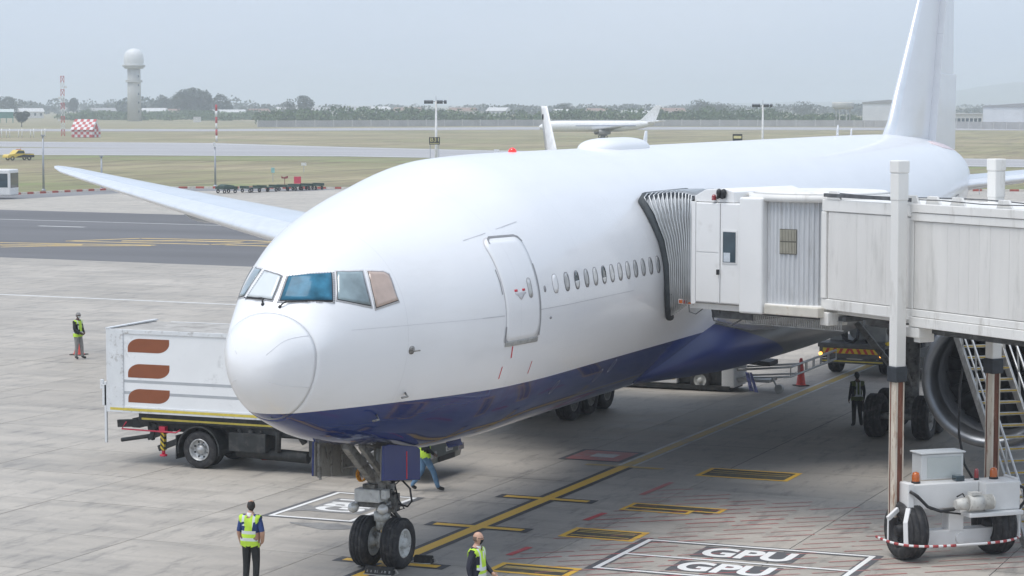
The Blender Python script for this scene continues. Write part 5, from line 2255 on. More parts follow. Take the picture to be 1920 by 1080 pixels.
def cone_at(p, h, r, label, base=True):
    t = thing('traffic_cone', label, 'cone', (p[0], p[1], 0), random.uniform(0, 1), 'traffic cones on the apron')
    mb = MB()
    mb.lathe([(r, .03), (r * .82, .06), (r * .28, h - .03), (r * .22, h), (.001, h)], (0, 0, 0), (0, 0, 1), 20)
    mb.build('cone_body', CONER, t, local=True)
    mb = MB()
    q = r * 1.12
    mb.box((-q, -q, 0), (q, q, .035))
    mb.build('cone_base', CONEB if base else CONER, t, bevel=.012, local=True)
    return t


cone_at((-29.0, 39.1), .62, .24, 'red cone standing behind the man in the grey cap')
cone_at((-9.4, 18.3), .5, .20, 'red cone under the catering truck chassis', False)
cone_at((-.62, 40.1), .95, .19, 'tall red cone beside the service lorry with chevrons')

# ------------------------------------------------------------------ wheel chocks
CHK = mat('chock_rubber', (.028, .027, .026), .8, var=.4, scale=9, dirt=(.10, .09, .08), dirt_amt=.35, dirt_scale=12)


def chock(p, a, ln, label, mark=False):
    t = thing('wheel_chock', label, 'chock', p, a, 'rubber chocks at the nose wheels')
    mb = MB()
    mb.prism([(-ln / 2, -.11, 0), (-ln / 2, .11, 0), (-ln / 2, .045, .16), (-ln / 2, -.045, .16)], (ln, 0, 0))
    b = mb.build('chock_body', CHK, t, bevel=.015, local=True)
    mb = MB()
    mb.tube([(ln / 2 - .02, 0, .10), (ln / 2 + .06, -.03, .12), (ln / 2 + .12, -.05, .05), (ln / 2 + .05, -.10, .02)], .011, 6)
    mb.tube([(-ln / 2, -.14, .012), (0, -.17, .012), (ln / 2, -.14, .012)], .011, 6)
    mb.build('rope', mat('pale_rope', (.42, .40, .36), .8, var=.2, scale=30), t, local=True)
    if mark:
        mb = MB()
        random.seed(3)
        x = -.26
        while x < .28:
            w = random.uniform(.02, .05)
            for k in range(2):
                mb.box((x + .012 * k, -.082 - .008, .05 + .02 * k), (x + w, -.075 - .012, .062 + .03 * k))
            x += w + random.uniform(.012, .09)
        mb.build('worn_lettering', mat('worn_white_letters', (.45, .45, .43), .7), t, local=True)
    return t


chock((.30, 5.16, .002), .05, .62, 'black chock with worn white lettering in front of the nose wheels', True)
chock((.62, 6.62, .002), .1, .40, 'plain black chock behind the nose wheels')

# ------------------------------------------------------------------ service lorry with red and yellow chevrons
SL = thing('service_lorry', 'dark service lorry seen from behind with red and yellow chevron board', 'truck', (.25, 43.5, 0), R(-4))
CHEV = mat('chevron_yellow', (.66, .46, .03), .45, var=.15, scale=6)
CHEVR = mat('chevron_red', (.50, .05, .03), .45, var=.15, scale=6)
LG = mat('lorry_dark_grey', (.10, .10, .095), .55, var=.25, scale=4)
mb = MB()
mb.box((-1.25, 0, 1.00), (1.25, 6.5, 1.16))
mb.box((-1.2, .02, .62), (1.2, .16, 1.0))
mb.box((-.5, .2, .55), (-.35, 6.4, .95))
mb.box((.35, .2, .55), (.5, 6.4, .95))
mb.box((-1.15, .05, .44), (1.15, .13, .60))
mb.build('chassis', LG, SL, bevel=.02, local=True)
mb = MB()
mb.box((-1.05, -.012, .80), (.98, .018, .98))
cbd = mb.build('chevron_board', CHEV, SL, local=True)
for i in range(8):
    mb = MB()
    x = -.98 + i * .25
    sgn = .09 if i < 4 else -.09
    mb.prism([(x, -.013, .805), (x + .11, -.013, .805), (x + .11 + sgn, -.013, .975), (x + sgn, -.013, .975)], (0, -.004, 0))
    mb.build('chevron', CHEVR, cbd, local=True)
mb = MB()
mb.box((-1.15, .035, .50), (1.15, .045, .54))
mb.build('reflective_strip', YSTR, SL, local=True)
for x in (-1.14, 1.10):
    mb = MB()
    mb.cyl((x, -.01, .76), (x, .03, .76), .062, n=14)
    mb.build('indicator_lamp', mat('lit_amber_lamp', (.9, .40, .05), .3, emit=(1, .42, .06, 3.0)), SL, local=True)
mb = MB()
mb.cyl((1.10, -.01, .90), (1.10, .03, .90), .06, n=14)
mb.build('reversing_lamp', HEAD, SL, local=True)
for x in (-.95, .95):
    for y in (1.2, 5.2):
        mb = MB()
        wheel_mb(mb, (x, y, .46), .46, .42, (1, 0, 0), 0, 3)
        mb.build('wheel', TYRE, SL, local=True)
mb = MB()
mb.cyl((-.1, 1.2, 1.55), (-.1, 5.0, 1.55), .40, n=20)
mb.box((.35, .7, 1.16), (1.05, 1.9, 1.95))
mb.box((-1.1, .9, 1.16), (-.65, 1.6, 1.7))
mb.build('tank', mat('tank_dull_grey', (.30, .30, .28), .5, var=.2, scale=3), SL, bevel=.03, local=True)
mb = MB()
mb.tube([(-.5, .3, 1.9), (-.42, .2, 1.5), (-.25, .18, 1.25), (.0, .18, 1.2), (.16, .2, 1.35), (.2, .3, 1.9)], .06, 8)
mb.tube([(.2, .2, 1.9), (.45, .2, 1.4), (.5, .25, 1.18)], .03, 7)
mb.build('hose', BLACK, SL, local=True)
mb = MB()
mb.bar((1.25, .1, 1.18), (1.9, 1.4, 1.48), .10, .12)
mb.build('yellow_arm', CHEV, SL, bevel=.01, local=True)
mb = MB()
mb.box((-1.2, 5.0, .55), (1.2, 6.6, 2.25))
mb.build('lorry_cab', LG, SL, bevel=.06, local=True)

# ------------------------------------------------------------------ scissor platform beyond the lorry
SC = thing('scissor_platform', 'dark scissor lift platform standing beyond the chevron lorry', 'lift', (3.2, 45.0, 0), R(-4))
mb = MB()
mb.box((-1.1, -2.0, .45), (1.1, 2.0, .85))
mb.build('base_frame', LG, SC, bevel=.02, local=True)
mb = MB()
for x in (-.9, .9):
    mb.bar((x - .6, -.4, 3.0), (x + 1.4, .2, .9), .16, .26)
    mb.bar((x + 1.4, -.4, 2.2), (x - .3, .1, 1.2), .14, .20)
mb.build('scissor_arm', UNDER, SC, local=True)
for x in (-.95, .95):
    for y in (-1.3, 1.3):
        mb = MB()
        wheel_mb(mb, (x, y, .40), .40, .3, (1, 0, 0), 0, 3)
        mb.build('wheel', TYRE, SC, local=True)
mb = MB()
mb.box((-1.2, -2.0, 3.0), (1.2, 2.0, 3.12))
mb.build('deck', LG, SC, local=True)

# ------------------------------------------------------------------ belt loader and dolly under the belly
BL = thing('belt_loader', 'low white belt loader with blue stickers behind the airliner belly', 'loader', (-3.9, 38.2, 0))
mb = MB()
mb.box((-6.6, 37.3, .22), (-4.15, 38.9, .95))
mb.box((-2.6, 37.35, .15), (-2.15, 38.8, 1.0))
mb.build('loader_body', WHITEM, BL, bevel=.04)
mb = MB()
mb.box((-6.5, 37.32, .06), (-2.3, 38.8, .20))
mb.box((-4.14, 37.5, .25), (-2.62, 38.8, .9))
mb.build('chassis', CHAS, BL)
for x in (-3.35, -6.0):
    mb = MB()
    wheel_mb(mb, (x, 37.45, .36), .36, .26, (0, 1, 0), 0, 3)
    w_ = mb.build('wheel', TYRE, BL)
    mb = MB()
    hub_mb(mb, (x, 37.45, .36), .40, .26, (0, 1, 0), -1)
    mb.build('wheel_hub', GEARWHITE, w_)
mb = MB()
for x in (-5.4, -4.75):
    mb.box((x, 37.292, .42), (x + .28, 37.298, .56))
mb.build('sticker', mat('sticker_blue', (.05, .06, .30), .5), BL)
mb = MB()
mb.prism([(-4.45, 37.297, .36), (-4.22, 37.297, .36), (-4.335, 37.297, .60)], (0, -.005, 0))
mb.build('warning_triangle', CHEV, BL)
mb = MB()
mb.prism([(-7.5, 37.6, 1.3), (-1.0, 37.6, .9), (-1.0, 37.6, 1.05), (-7.5, 37.6, 1.5)], (0, 1.0, 0))
mb.build('belt', BLACK, BL)
mb = MB()
for y in (37.55, 38.65):
    mb.tube([(-2.1, y, .75), (-.6, y + 1.2, .78), (.3, y + 2.6, 1.15)], .04, 6)
    mb.tube([(-2.1, y, .45), (-.6, y + 1.2, .45), (.3, y + 2.6, .85)], .035, 6)
    for k in range(6):
        f = k / 5
        mb.bar((-.6 + .9 * f, y + 1.2 + 1.4 * f, .45 + .4 * f), (-.6 + .9 * f, y + 1.2 + 1.4 * f, .78 + .37 * f), .03, .03)
mb.box((-2.1, 37.6, .35), (-1.0, 38.5, .45))
mb.cyl((-.75, 37.8, .14), (-.75, 38.0, .14), .14, n=14)
mb.bar((-.8, 37.9, .14), (-1.0, 37.9, .5), .05, .05)
mb.build('side_rail', mat('rail_galvanised', (.45, .45, .44), .4, .5, var=.15), BL)
mb = MB()
mb.prism([(-1.72, 37.2, .72), (-1.60, 37.2, .72), (-1.42, 37.16, .10), (-1.56, 37.16, .12)], (0, .02, 0))
mb.prism([(-1.58, 37.2, .72), (-1.50, 37.2, .72), (-1.25, 37.16, .06), (-1.38, 37.16, .08)], (0, .02, 0))
mb.build('hanging_flag', mat('flag_blue_white', (.16, .17, .36), .7, var=.8, scale=9), BL)

# ------------------------------------------------------------------ far ground vehicles
# apron bus at the edge of the picture
BS = thing('apron_bus', 'white apron bus with dark windows at the grass edge', 'bus', (-120.6, 163.2, 0), math.atan2(-.25, -1))
mb = MB()
mb.box((-3.0, -1.25, .32), (9.0, 1.25, 2.95))
bb_ = mb.build('bus_body', WHITEM, BS, bevel=.12, local=True)
mb = MB()
for y in (-1.262, 1.262):
    mb.box((-2.75, min(y, y * .99), 1.15), (8.8, max(y, y * .99), 2.55))
mb.box((-3.012, -1.1, 1.1), (-2.99, 1.1, 2.6))
mb.build('window_band', BGLASS, bb_, local=True)
mb = MB()
for y in (-1.27, 1.27):
    for x in (-1.9, -1.3, 2.2, 2.8, 5.9, 6.5):
        mb.box((x, y - .004, .45), (x + .52, y + .004, 2.5))
mb.build('bus_door', BGLASS, bb_, local=True)
mb = MB()
for y in (-1.28, 1.28):
    for x in (-1.35, 2.75, 6.45):
        mb.box((x - .02, y - .006, .45), (x + .02, y + .006, 2.5))
mb.build('door_post', WHITEM, bb_, local=True)
for x in (-1.2 + .9, 6.9):
    for y in (-1.12, 1.12):
        mb = MB()
        wheel_mb(mb, (x, y, .46), .46, .28, (0, 1, 0), 0, 3)
        mb.build('wheel', TYRE, BS, local=True)

# yellow pickup on the grass
PK = thing('pickup_truck', 'yellow and black airfield pickup driving on the grass', 'pickup', (-209.6, 298.8, 0), math.atan2(4.93, 2.17) - math.pi)
PYEL = mat('pickup_yellow', (.72, .52, .06), .35, coat=.5, var=.06)
PWH = mat('pickup_white', (.72, .72, .68), .35, coat=.5)
mb = MB()
side = [(-2.6, .45), (-2.6, .95), (-2.5, 1.05), (-.9, 1.05), (-.85, 1.08), (-.62, 1.72), (.55, 1.75), (1.25, 1.12), (2.35, 1.0), (2.55, .8), (2.6, .45)]
mb.prism([(x, -.85, z) for x, z in side], (0, 1.7, 0))
pb = mb.build('pickup_body', PYEL, PK, bevel=.08, local=True)
mb = MB()
for y in (-.862, .848):
    mb.prism([(-2.58, y, .48), (-2.58, y, .9), (-.6, y, .98), (.6, y, .7), (1.1, y, .48)], (0, .014, 0))
mb.build('black_flank', BLACK, pb, local=True)
mb = MB()
for y in (-.858, .85):
    mb.prism([(-.72, y, 1.15), (-.55, y, 1.62), (.48, y, 1.65), (.98, y, 1.15)], (0, .01, 0))
mb.build('side_glass', BGLASS, pb, local=True)
mb = MB()
mb.box((-2.5, -.75, 1.06), (-.95, .75, 1.10))
mb.build('load_bed', BLACK, pb, local=True)
mb = MB()
mb.box((-.2, -.6, 1.76), (.05, .6, 1.88))
mb.cyl((-.5, 0, 1.7), (-.5, 0, 2.3), .02, n=6)
mb.build('light_bar', AMBER, pb, local=True)
for x in (-1.65, 1.6):
    for y in (-.75, .75):
        mb = MB()
        wheel_mb(mb, (x, y, .38), .38, .24, (0, 1, 0), 0, 3)
        mb.build('wheel', TYRE, PK, local=True)

# baggage dollies
DG = mat('dolly_green', (.03, .06, .045), .6, var=.3, scale=4)


def dolly(name, label):
    t = thing(name, label, 'dolly', (0, 0, 0), 0, 'row of baggage dollies by the kerb')
    mb = MB()
    mb.box((-.95, -.75, .42), (.95, .75, .52))
    mb.box((-.95, -.75, .521), (-.90, .75, .72))
    mb.box((.90, -.75, .521), (.95, .75, .72))
    mb.bar((.95, 0, .40), (1.55, 0, .32), .06, .06)
    mb.build('dolly_bed', DG, t, bevel=.01, local=True)
    for x in (-.68, .68):
        for y in (-.62, .62):
            mb = MB()
            wheel_mb(mb, (x, y, .20), .20, .14, (0, 1, 0), 0, 2)
            mb.build('wheel', TYRE, t, local=True)
    return t


d0 = dolly('baggage_dolly', 'green baggage dolly at the wing end of the row, carrying a low tarpaulin')
dp = [(-104.9, 184.6), (-103.6, 187.6), (-103.0, 190.3), (-102.0, 193.0), (-101.6, 195.4), (-101.0, 197.4)]
lab = ['', 'green baggage dolly second in the row beyond the wing', 'empty green baggage dolly third in the row beyond the wing', 'empty green baggage dolly in the row below the red post', 'green baggage dolly next to last in the row by the kerb', 'green baggage dolly at the end of the row nearest the nose']
d0.location = (*dp[0], 0)
d0.rotation_euler = (0, 0, R(64))
bpy.context.view_layer.update()
for i in range(1, 6):
    c = dup(d0, (*dp[i], 0), R(66 + 4 * i), lab[i])
    c.name = 'baggage_dolly'
mb = MB()
mb.prism([(-.8, -.6, .525), (.8, -.6, .525), (.7, -.5, .82), (-.3, -.5, .95), (-.75, -.5, .8)], (0, 1.15, 0))
mb.build('tarpaulin', DG, d0, bevel=.08, local=True)
# ------------------------------------------------------------------ people
SKINS = {}


def skin_tone(name, col):
    return mat(name, col, .55, var=.08, scale=12)


def vest_mat(name, bands, vx=.115, col=(.52, .78, .06)):
    """high visibility cloth with silver tape; bands are heights above the wearer's feet"""
    m, N, L, P = new_mat(name, .7)
    tc = N.new('ShaderNodeTexCoord')
    sp = N.new('ShaderNodeSeparateXYZ')
    L.new(tc.outputs['Object'], sp.inputs[0])
    nz = noise(N, L, tc.outputs['Object'], 9, 4)
    c = ramp(N, L, nz, [(.3, [k * .82 for k in col]), (.7, [min(1, k * 1.08) for k in col])])
    f = None
    for b in bands:
        a = mnode(N, L, 'LESS_THAN', mnode(N, L, 'ABSOLUTE', mnode(N, L, 'SUBTRACT', sp.outputs['Z'], b)), .032)
        f = a if f is None else mnode(N, L, 'MAXIMUM', f, a)
    vb = mnode(N, L, 'LESS_THAN', mnode(N, L, 'ABSOLUTE', mnode(N, L, 'SUBTRACT', mnode(N, L, 'ABSOLUTE', sp.outputs['X']), vx)), .026)
    vb = mnode(N, L, 'MULTIPLY', vb, mnode(N, L, 'GREATER_THAN', sp.outputs['Z'], bands[-1]))
    f = mnode(N, L, 'MAXIMUM', f, vb)
    c = mixc(N, L, f, c, (.62, .66, .66))
    L.new(c, P.inputs['Base Color'])
    return m


BASE = dict(pelvis=(0, 0, .95), belly=(0, .015, 1.09), chest=(0, 0, 1.27), collar=(0, -.015, 1.41), neck=(0, -.005, 1.50), headb=(0, .015, 1.58),
            shR=(.175, -.01, 1.405), elR=(.235, -.03, 1.13), wrR=(.25, .05, .89), haR=(.25, .07, .82),
            shL=(-.175, -.01, 1.405), elL=(-.235, -.03, 1.13), wrL=(-.25, .05, .89), haL=(-.25, .07, .82),
            hipR=(.09, 0, .90), knR=(.105, .02, .50), anR=(.11, -.025, .085), toR=(.125, .13, .045),
            hipL=(-.09, 0, .90), knL=(-.105, .02, .50), anL=(-.11, -.025, .085), toL=(-.125, .13, .045))
RAD = dict(pelvis=(.165, .125), belly=(.165, .13), chest=(.175, .13), collar=(.13, .10), neck=(.060, .062), headb=(.058, .062),
           sh=(.078, .078), el=(.055, .055), wr=(.040, .036), ha=(.042, .026), hip=(.105, .11), kn=(.078, .078), an=(.058, .062), to=(.046, .042))
BONES = [('pelvis', 'belly', 'T'), ('belly', 'chest', 'T'), ('chest', 'collar', 'T'), ('collar', 'neck', 'N'), ('neck', 'headb', 'N'),
         ('collar', 'shR', 'T'), ('shR', 'elR', 'A'), ('elR', 'wrR', 'F'), ('wrR', 'haR', 'H'), ('collar', 'shL', 'T'), ('shL', 'elL', 'A'), ('elL', 'wrL', 'F'), ('wrL', 'haL', 'H'),
         ('pelvis', 'hipR', 'L'), ('hipR', 'knR', 'L'), ('knR', 'anR', 'L'), ('anR', 'toR', 'S'), ('pelvis', 'hipL', 'L'), ('hipL', 'knL', 'L'), ('knL', 'anL', 'L'), ('anL', 'toL', 'S')]


def skin_eval(verts, edges, rads, roots, sub=2):
    me = bpy.data.meshes.new('body')
    me.from_pydata(verts, edges, [])
    o = bpy.data.objects.new('body', me)
    COL.objects.link(o)
    o.modifiers.new('skin', 'SKIN')
    for i, r in enumerate(rads):
        me.skin_vertices[0].data[i].radius = r
        me.skin_vertices[0].data[i].use_root = i in roots
    s = o.modifiers.new('sub', 'SUBSURF')
    s.levels = sub
    s.render_levels = sub
    dg = bpy.context.evaluated_depsgraph_get()
    ev = bpy.data.meshes.new_from_object(o.evaluated_get(dg))
    V = [v.co.copy() for v in ev.vertices]
    F = [tuple(p.vertices) for p in ev.polygons]
    bpy.data.objects.remove(o)
    return V, F


def head_mesh(c, turn, tilt=0.0):
    """a head about 0.23 m high with brow, nose, lips, chin and ears, facing +Y before the turn"""
    V, F = [], []
    n, m = 26, 20
    for i in range(m + 1):
        ph = math.pi * i / m
        for k in range(n):
            t = 2 * math.pi * k / n
            x, y, z = math.sin(ph) * math.cos(t), math.sin(ph) * math.sin(t), math.cos(ph)
            w = .077 * (1 - .20 * max(0, -z) - .05 * max(0, z))
            d = .098
            X, Y, Z = x * w, y * d, z * .118
            if y < 0:
                Y *= 1 + .06 * max(0, z + .3)
            if z < -.35 and y < .2:
                Y *= .86
                X *= .90
            if y > .6:
                front = (y - .6) / .4
                ax_ = abs(x)
                if ax_ < .20 and -.32 < z < .12:
                    Y += .022 * front * (1 - ax_ / .2) * (1 - abs(z + .14) / .30)
                if .05 < z < .22:
                    Y += .006 * front
                if -.05 < z < .08 and .2 < ax_ < .55:
                    Y -= .010 * front
                if -.62 < z < -.42 and ax_ < .3:
                    Y += .006 * front
                if -.95 < z < -.72:
                    Y += .010 * front
            V.append(Vector((X, Y, Z)))
    for i in range(m):
        for k in range(n):
            F.append((i * n + k, (i + 1) * n + k, (i + 1) * n + (k + 1) % n, i * n + (k + 1) % n))
    for s in (1, -1):
        o = len(V)
        for i in range(7):
            ph = math.pi * i / 6
            for k in range(8):
                t = 2 * math.pi * k / 8
                V.append(Vector((s * (.076 + .010 * math.sin(ph) * math.cos(t)), -.010 + .018 * math.sin(ph) * math.sin(t), -.008 + .033 * math.cos(ph))))
        for i in range(6):
            for k in range(8):
                F.append((o + i * 8 + k, o + (i + 1) * 8 + k, o + (i + 1) * 8 + (k + 1) % 8, o + i * 8 + (k + 1) % 8))
    M = Matrix.Translation(c) @ Matrix.Rotation(turn, 4, 'Z') @ Matrix.Rotation(tilt, 4, 'X')
    return V, F, M


def person(label, loc, rot, scale, pose, cols, head_turn=0.0, head_tilt=0.0, girth=1.0, sleeves='long', vest=None, extra=None):
    t = thing('person', label, 'person', (loc[0], loc[1], 0), rot)
    J = dict(BASE)
    J.update(pose)
    names = list(J)
    idx = {n_: i for i, n_ in enumerate(names)}
    verts = [J[n_] for n_ in names]
    rads = []
    for n_ in names:
        k = n_ if n_ in RAD else n_[:2] if n_[:2] in RAD else n_[:-1]
        r = RAD[k]
        gk = girth if k in ('pelvis', 'belly', 'chest') else 1.0
        rads.append((r[0] * gk, r[1] * gk))
    edges = [(idx[a], idx[b]) for a, b, _ in BONES]
    V, F = skin_eval(verts, edges, rads, {idx['pelvis']})
    # fingers: five short chains rooted in each palm
    fv, fe, fr, roots = [], [], [], set()
    for s in ('R', 'L'):
        w, h = Vector(J['wr' + s]), Vector(J['ha' + s])
        d = (h - w).normalized()
        out = Vector((1 if s == 'R' else -1, 0, 0))
        side = d.cross(out)
        if side.length < .3:
            side = d.cross(Vector((0, 1, 0)))
        side.normalize()
        palm = side.cross(d).normalized()
        if palm.dot(Vector((-out.x, 0, 0))) < 0:
            palm = -palm
        for k in range(5):
            o = len(fv)
            roots.add(o)
            if k == 4:
                a = w + d * .03 + side * .025
                pts = [a, a + side * .03 + d * .025, a + side * .035 + d * .06]
                ln = .010
            else:
                a = h + side * (.030 - .020 * k)
                L_ = (.075, .085, .078, .060)[k]
                pts = [a, a + d * (L_ * .5) + palm * .008, a + d * (L_ * .85) + palm * .032]
                ln = .0095
            fv += pts
            fe += [(o, o + 1), (o + 1, o + 2)]
            fr += [(ln, ln), (ln * .95, ln * .95), (ln * .75, ln * .75)]
    FV2, FF2 = skin_eval(fv, fe, fr, roots, 1)
    HV, HF, HM = head_mesh(Vector(J['headb']) + Vector((0, .012, .072)), head_turn, head_tilt)
    # one continuous figure, coloured by nearest bone
    segs = [(np.array(J[a]), np.array(J[b]), k) for a, b, k in BONES]

    def kind(c):
        best, bk = 9, 'T'
        c = np.array(c)
        for a, b, k in segs:
            ab = b - a
            u = np.clip((c - a) @ ab / (ab @ ab), 0, 1)
            dd = np.linalg.norm(c - a - ab * u)
            if dd < best:
                best, bk = dd, k
        return bk
    mb = MB()
    cm = {'T': 0, 'A': 0, 'F': 0 if sleeves == 'long' else 3, 'H': 3, 'L': 1, 'S': 2, 'N': 3}
    kinds = []
    for f in F:
        c = sum((V[i] for i in f), Vector()) / len(f)
        k = kind(c)
        kinds.append((k, c))
    mb.add(V, [], 0)
    for f, (k, c) in zip(F, kinds):
        mi = cm[k]
        if k == 'T' and c.z < .98:
            mi = 1
        if k == 'L' and c.z > 1.0:
            mi = 0
        if k == 'L' and c.z < .10:
            mi = 2
        if k == 'A' and sleeves == 'short' and (c - Vector(J['elR' if c.x > 0 else 'elL'])).length < .05:
            mi = 3
        mb.f.append(list(f))
        mb.m.append(mi)
        mb.s.append(True)
    mb.add(FV2, FF2, 3, True)
    mb.add([HM @ v for v in HV], HF, 3, True)
    b = mb.build('body', [cols['shirt'], cols['trousers'], cols['shoes'], cols['skin']], t, local=True)
    if vest:
        # loose sleeveless vest lying over the torso
        nrm = [Vector() for _ in V]
        for f in F:
            n_ = (V[f[1]] - V[f[0]]).cross(V[f[2]] - V[f[0]])
            for i in f:
                nrm[i] += n_
        ctr = Vector((0, 0, 0))
        use = [f for f, (k, c) in zip(F, kinds) if (k == 'T' and .86 < c.z < 1.47 and abs(c.x) < .215) or (k == 'L' and c.z > .86) or (k == 'A' and c.z > 1.34 and abs(c.x) < .20)]
        ids = sorted({i for f in use for i in f})
        mp = {i: k for k, i in enumerate(ids)}
        mb = MB()
        vv = []
        for i in ids:
            n_ = nrm[i].normalized()
            if n_.dot(V[i] - Vector((0, 0, V[i].z))) < 0 and V[i].z < 1.36:
                n_ = -n_
            vv.append(V[i] + n_ * (.016 + .022 * max(0, min(1, (1.25 - V[i].z) / .4))))
        mb.add(vv, [[mp[i] for i in f] for f in use], 0, True)
        mb.build('vest', vest, t, local=True)
    if extra:
        extra(t, J, HM)
    t.scale = (scale,) * 3
    return t


def hair_cap(t, HM, m, test, off=1.06, name='hair'):
    V, F, _ = head_mesh(Vector(), 0)
    mb = MB()
    fs = []
    for f in F[:26 * 20]:
        c = sum((V[i] for i in f), Vector()) / len(f)
        if test(c):
            fs.append(f)
    ids = sorted({i for f in fs for i in f})
    mp = {i: k for k, i in enumerate(ids)}
    mb.add([HM @ (V[i] * off) for i in ids], [[mp[i] for i in f] for f in fs], 0, True)
    return mb.build(name, m, t, local=True)


HAIRD = mat('dark_hair', (.03, .026, .024), .7, var=.4, scale=40)
TAN = skin_tone('light_skin', (.52, .31, .22))
DARKS = skin_tone('dark_skin', (.10, .055, .038))
NAVY = mat('navy_jacket', (.018, .02, .034), .75, var=.2, scale=12)
BLUET = mat('blue_polo', (.025, .055, .19), .75, var=.15, scale=10)
BLKT = mat('black_trousers', (.016, .018, .019), .75, var=.25, scale=10)
GREYT = mat('grey_trousers', (.27, .265, .25), .8, var=.15, scale=12)
JEANS = mat('blue_jeans', (.10, .19, .30), .85, var=.28, scale=9)
BLKJ = mat('black_jumper', (.014, .017, .018), .8, var=.2, scale=10)
SHOE = mat('black_shoes', (.012, .012, .012), .5)
VWHITE = mat('white_cotton', (.74, .74, .73), .8, var=.05)
MASKW = mat('white_mask', (.70, .72, .74), .8)
MASKB = mat('black_mask', (.015, .015, .016), .8)


def ex_man1(t, J, HM):
    hair_cap(t, HM, HAIRD, lambda c: (c.y < .035 and c.z > -.07 and not (c.z > .085 and c.y > -.055)) or (c.y < -.02 and -.1 < c.z <= .085))
    mb = MB()
    mb.lathe([(.088, -.03), (.078, .02), (.070, .045), (.064, .045)], (0, -.005, 1.475), (0, .12, 1), 18)
    mb.build('collar', VWHITE, t, local=True)


def ex_bald(t, J, HM):
    mb = MB()
    mb.lathe([(.086, -.05), (.074, .0), (.066, .045), (.060, .045)], (0, .0, 1.475), (0, .12, 1), 18)
    mb.build('collar', VWHITE, t, local=True)
    mb = MB()
    mb.prism([(-.035, .128, 1.42), (.035, .128, 1.42), (.0, .142, 1.22)], (0, .006, 0))
    mb.build('shirt_front', VWHITE, t, local=True)
    V, F, _ = head_mesh(Vector(), 0)
    hair_cap(t, HM, MASKB, lambda c: c.y > .035 and -.112 < c.z < -.022, 1.05, 'face_mask')
    mb = MB()
    mb.tube([HM @ Vector(p) for p in ((-.082, -.01, .01), (-.076, .075, .012), (-.03, .108, .012), (.03, .108, .012), (.076, .075, .012), (.082, -.01, .01))], .004, 5)
    mb.build('glasses', BLACK, t, local=True)
    hair_cap(t, HM, mat('shaved_hair', (.16, .11, .085), .8, var=.2, scale=60), lambda c: c.y < -.02 and -.06 < c.z < .03, 1.012, 'hair')


def ex_far(t, J, HM):
    hair_cap(t, HM, mat('grey_cap', (.25, .25, .245), .85, var=.15, scale=12), lambda c: c.z > .018 or (c.y < -.03 and c.z > -.03), 1.09, 'cap')
    hair_cap(t, HM, MASKW, lambda c: c.y > .03 and -.1 < c.z < -.02, 1.06, 'face_mask')


def ex_shadow(t, J, HM):
    hair_cap(t, HM, BLACK, lambda c: c.z > .0 or c.y < -.02, 1.12, 'cap')
    mb = MB()
    h = Vector(J['haR'])
    mb.box((h.x - .05, h.y - .16, h.z - .34), (h.x + .06, h.y + .16, h.z - .06))
    mb.tube([(h.x, h.y - .1, h.z - .07), (h.x, h.y, h.z - .01), (h.x, h.y + .1, h.z - .07)], .012, 6)
    mb.build('bag', mat('brown_bag', (.10, .085, .07), .7, var=.2), t, bevel=.02, local=True)


V1 = vest_mat('vest_two_bands', (1.00, 1.14))
V2 = vest_mat('vest_low_bands', (.98, 1.10), .12)
p = survey(-.1114, 46.8)
person('man in yellow-green safety vest with his back turned, near the left power unit box', p, AX - .30, 1.0,
       dict(elR=(.27, -.05, 1.14), wrR=(.235, .03, .94), haR=(.20, .06, .89), elL=(-.25, -.02, 1.13), wrL=(-.25, .08, .91), haL=(-.24, .1, .84)),
       dict(shirt=BLUET, trousers=BLKT, shoes=SHOE, skin=TAN), head_turn=.35, girth=1.2, sleeves='short', vest=V1, extra=ex_man1)
p = survey(-.0150, 43.3)
person('bald man in dark jacket and safety vest with black face mask, facing right', p, AX - R(112), 1.0,
       dict(elR=(.25, -.06, 1.13), wrR=(.24, -.01, .88), haR=(.24, .02, .80), elL=(-.22, .06, 1.14), wrL=(-.18, .24, .98), haL=(-.17, .30, .94)),
       dict(shirt=NAVY, trousers=BLKT, shoes=SHOE, skin=TAN), head_turn=.38, girth=1.1, vest=V2, extra=ex_bald)
person('man in grey cap and safety vest standing with clasped hands by a red cone', (-28.19, 37.81), AX - R(118), 1.0,
       dict(elR=(.25, .02, 1.13), wrR=(.12, .22, 1.00), haR=(.05, .26, .96), elL=(-.25, .02, 1.13), wrL=(-.10, .23, .99), haL=(-.03, .27, .95), toR=(.16, .12, .045), anL=(-.12, .10, .085), toL=(-.15, .26, .045), knL=(-.11, .08, .50)),
       dict(shirt=BLKJ, trousers=GREYT, shoes=SHOE, skin=DARKS), vest=vest_mat('vest_far', (1.02,), .13), extra=ex_far)
person('man in blue jeans and safety vest walking behind the nose gear door', (-3.25, 15.05), AX - R(82), 1.0,
       dict(hipR=(.09, 0, .88), knR=(.10, .20, .52), anR=(.10, .33, .09), toR=(.11, .49, .05), hipL=(-.09, 0, .88), knL=(-.10, -.06, .49), anL=(-.10, -.32, .13), toL=(-.11, -.19, .05),
            elR=(.24, .02, 1.13), wrR=(.22, .20, .96), haR=(.20, .26, .92), elL=(-.24, -.10, 1.14), wrL=(-.25, -.12, .90)),
       dict(shirt=BLKJ, trousers=JEANS, shoes=SHOE, skin=DARKS), vest=vest_mat('vest_plain', (1.30,), .4))
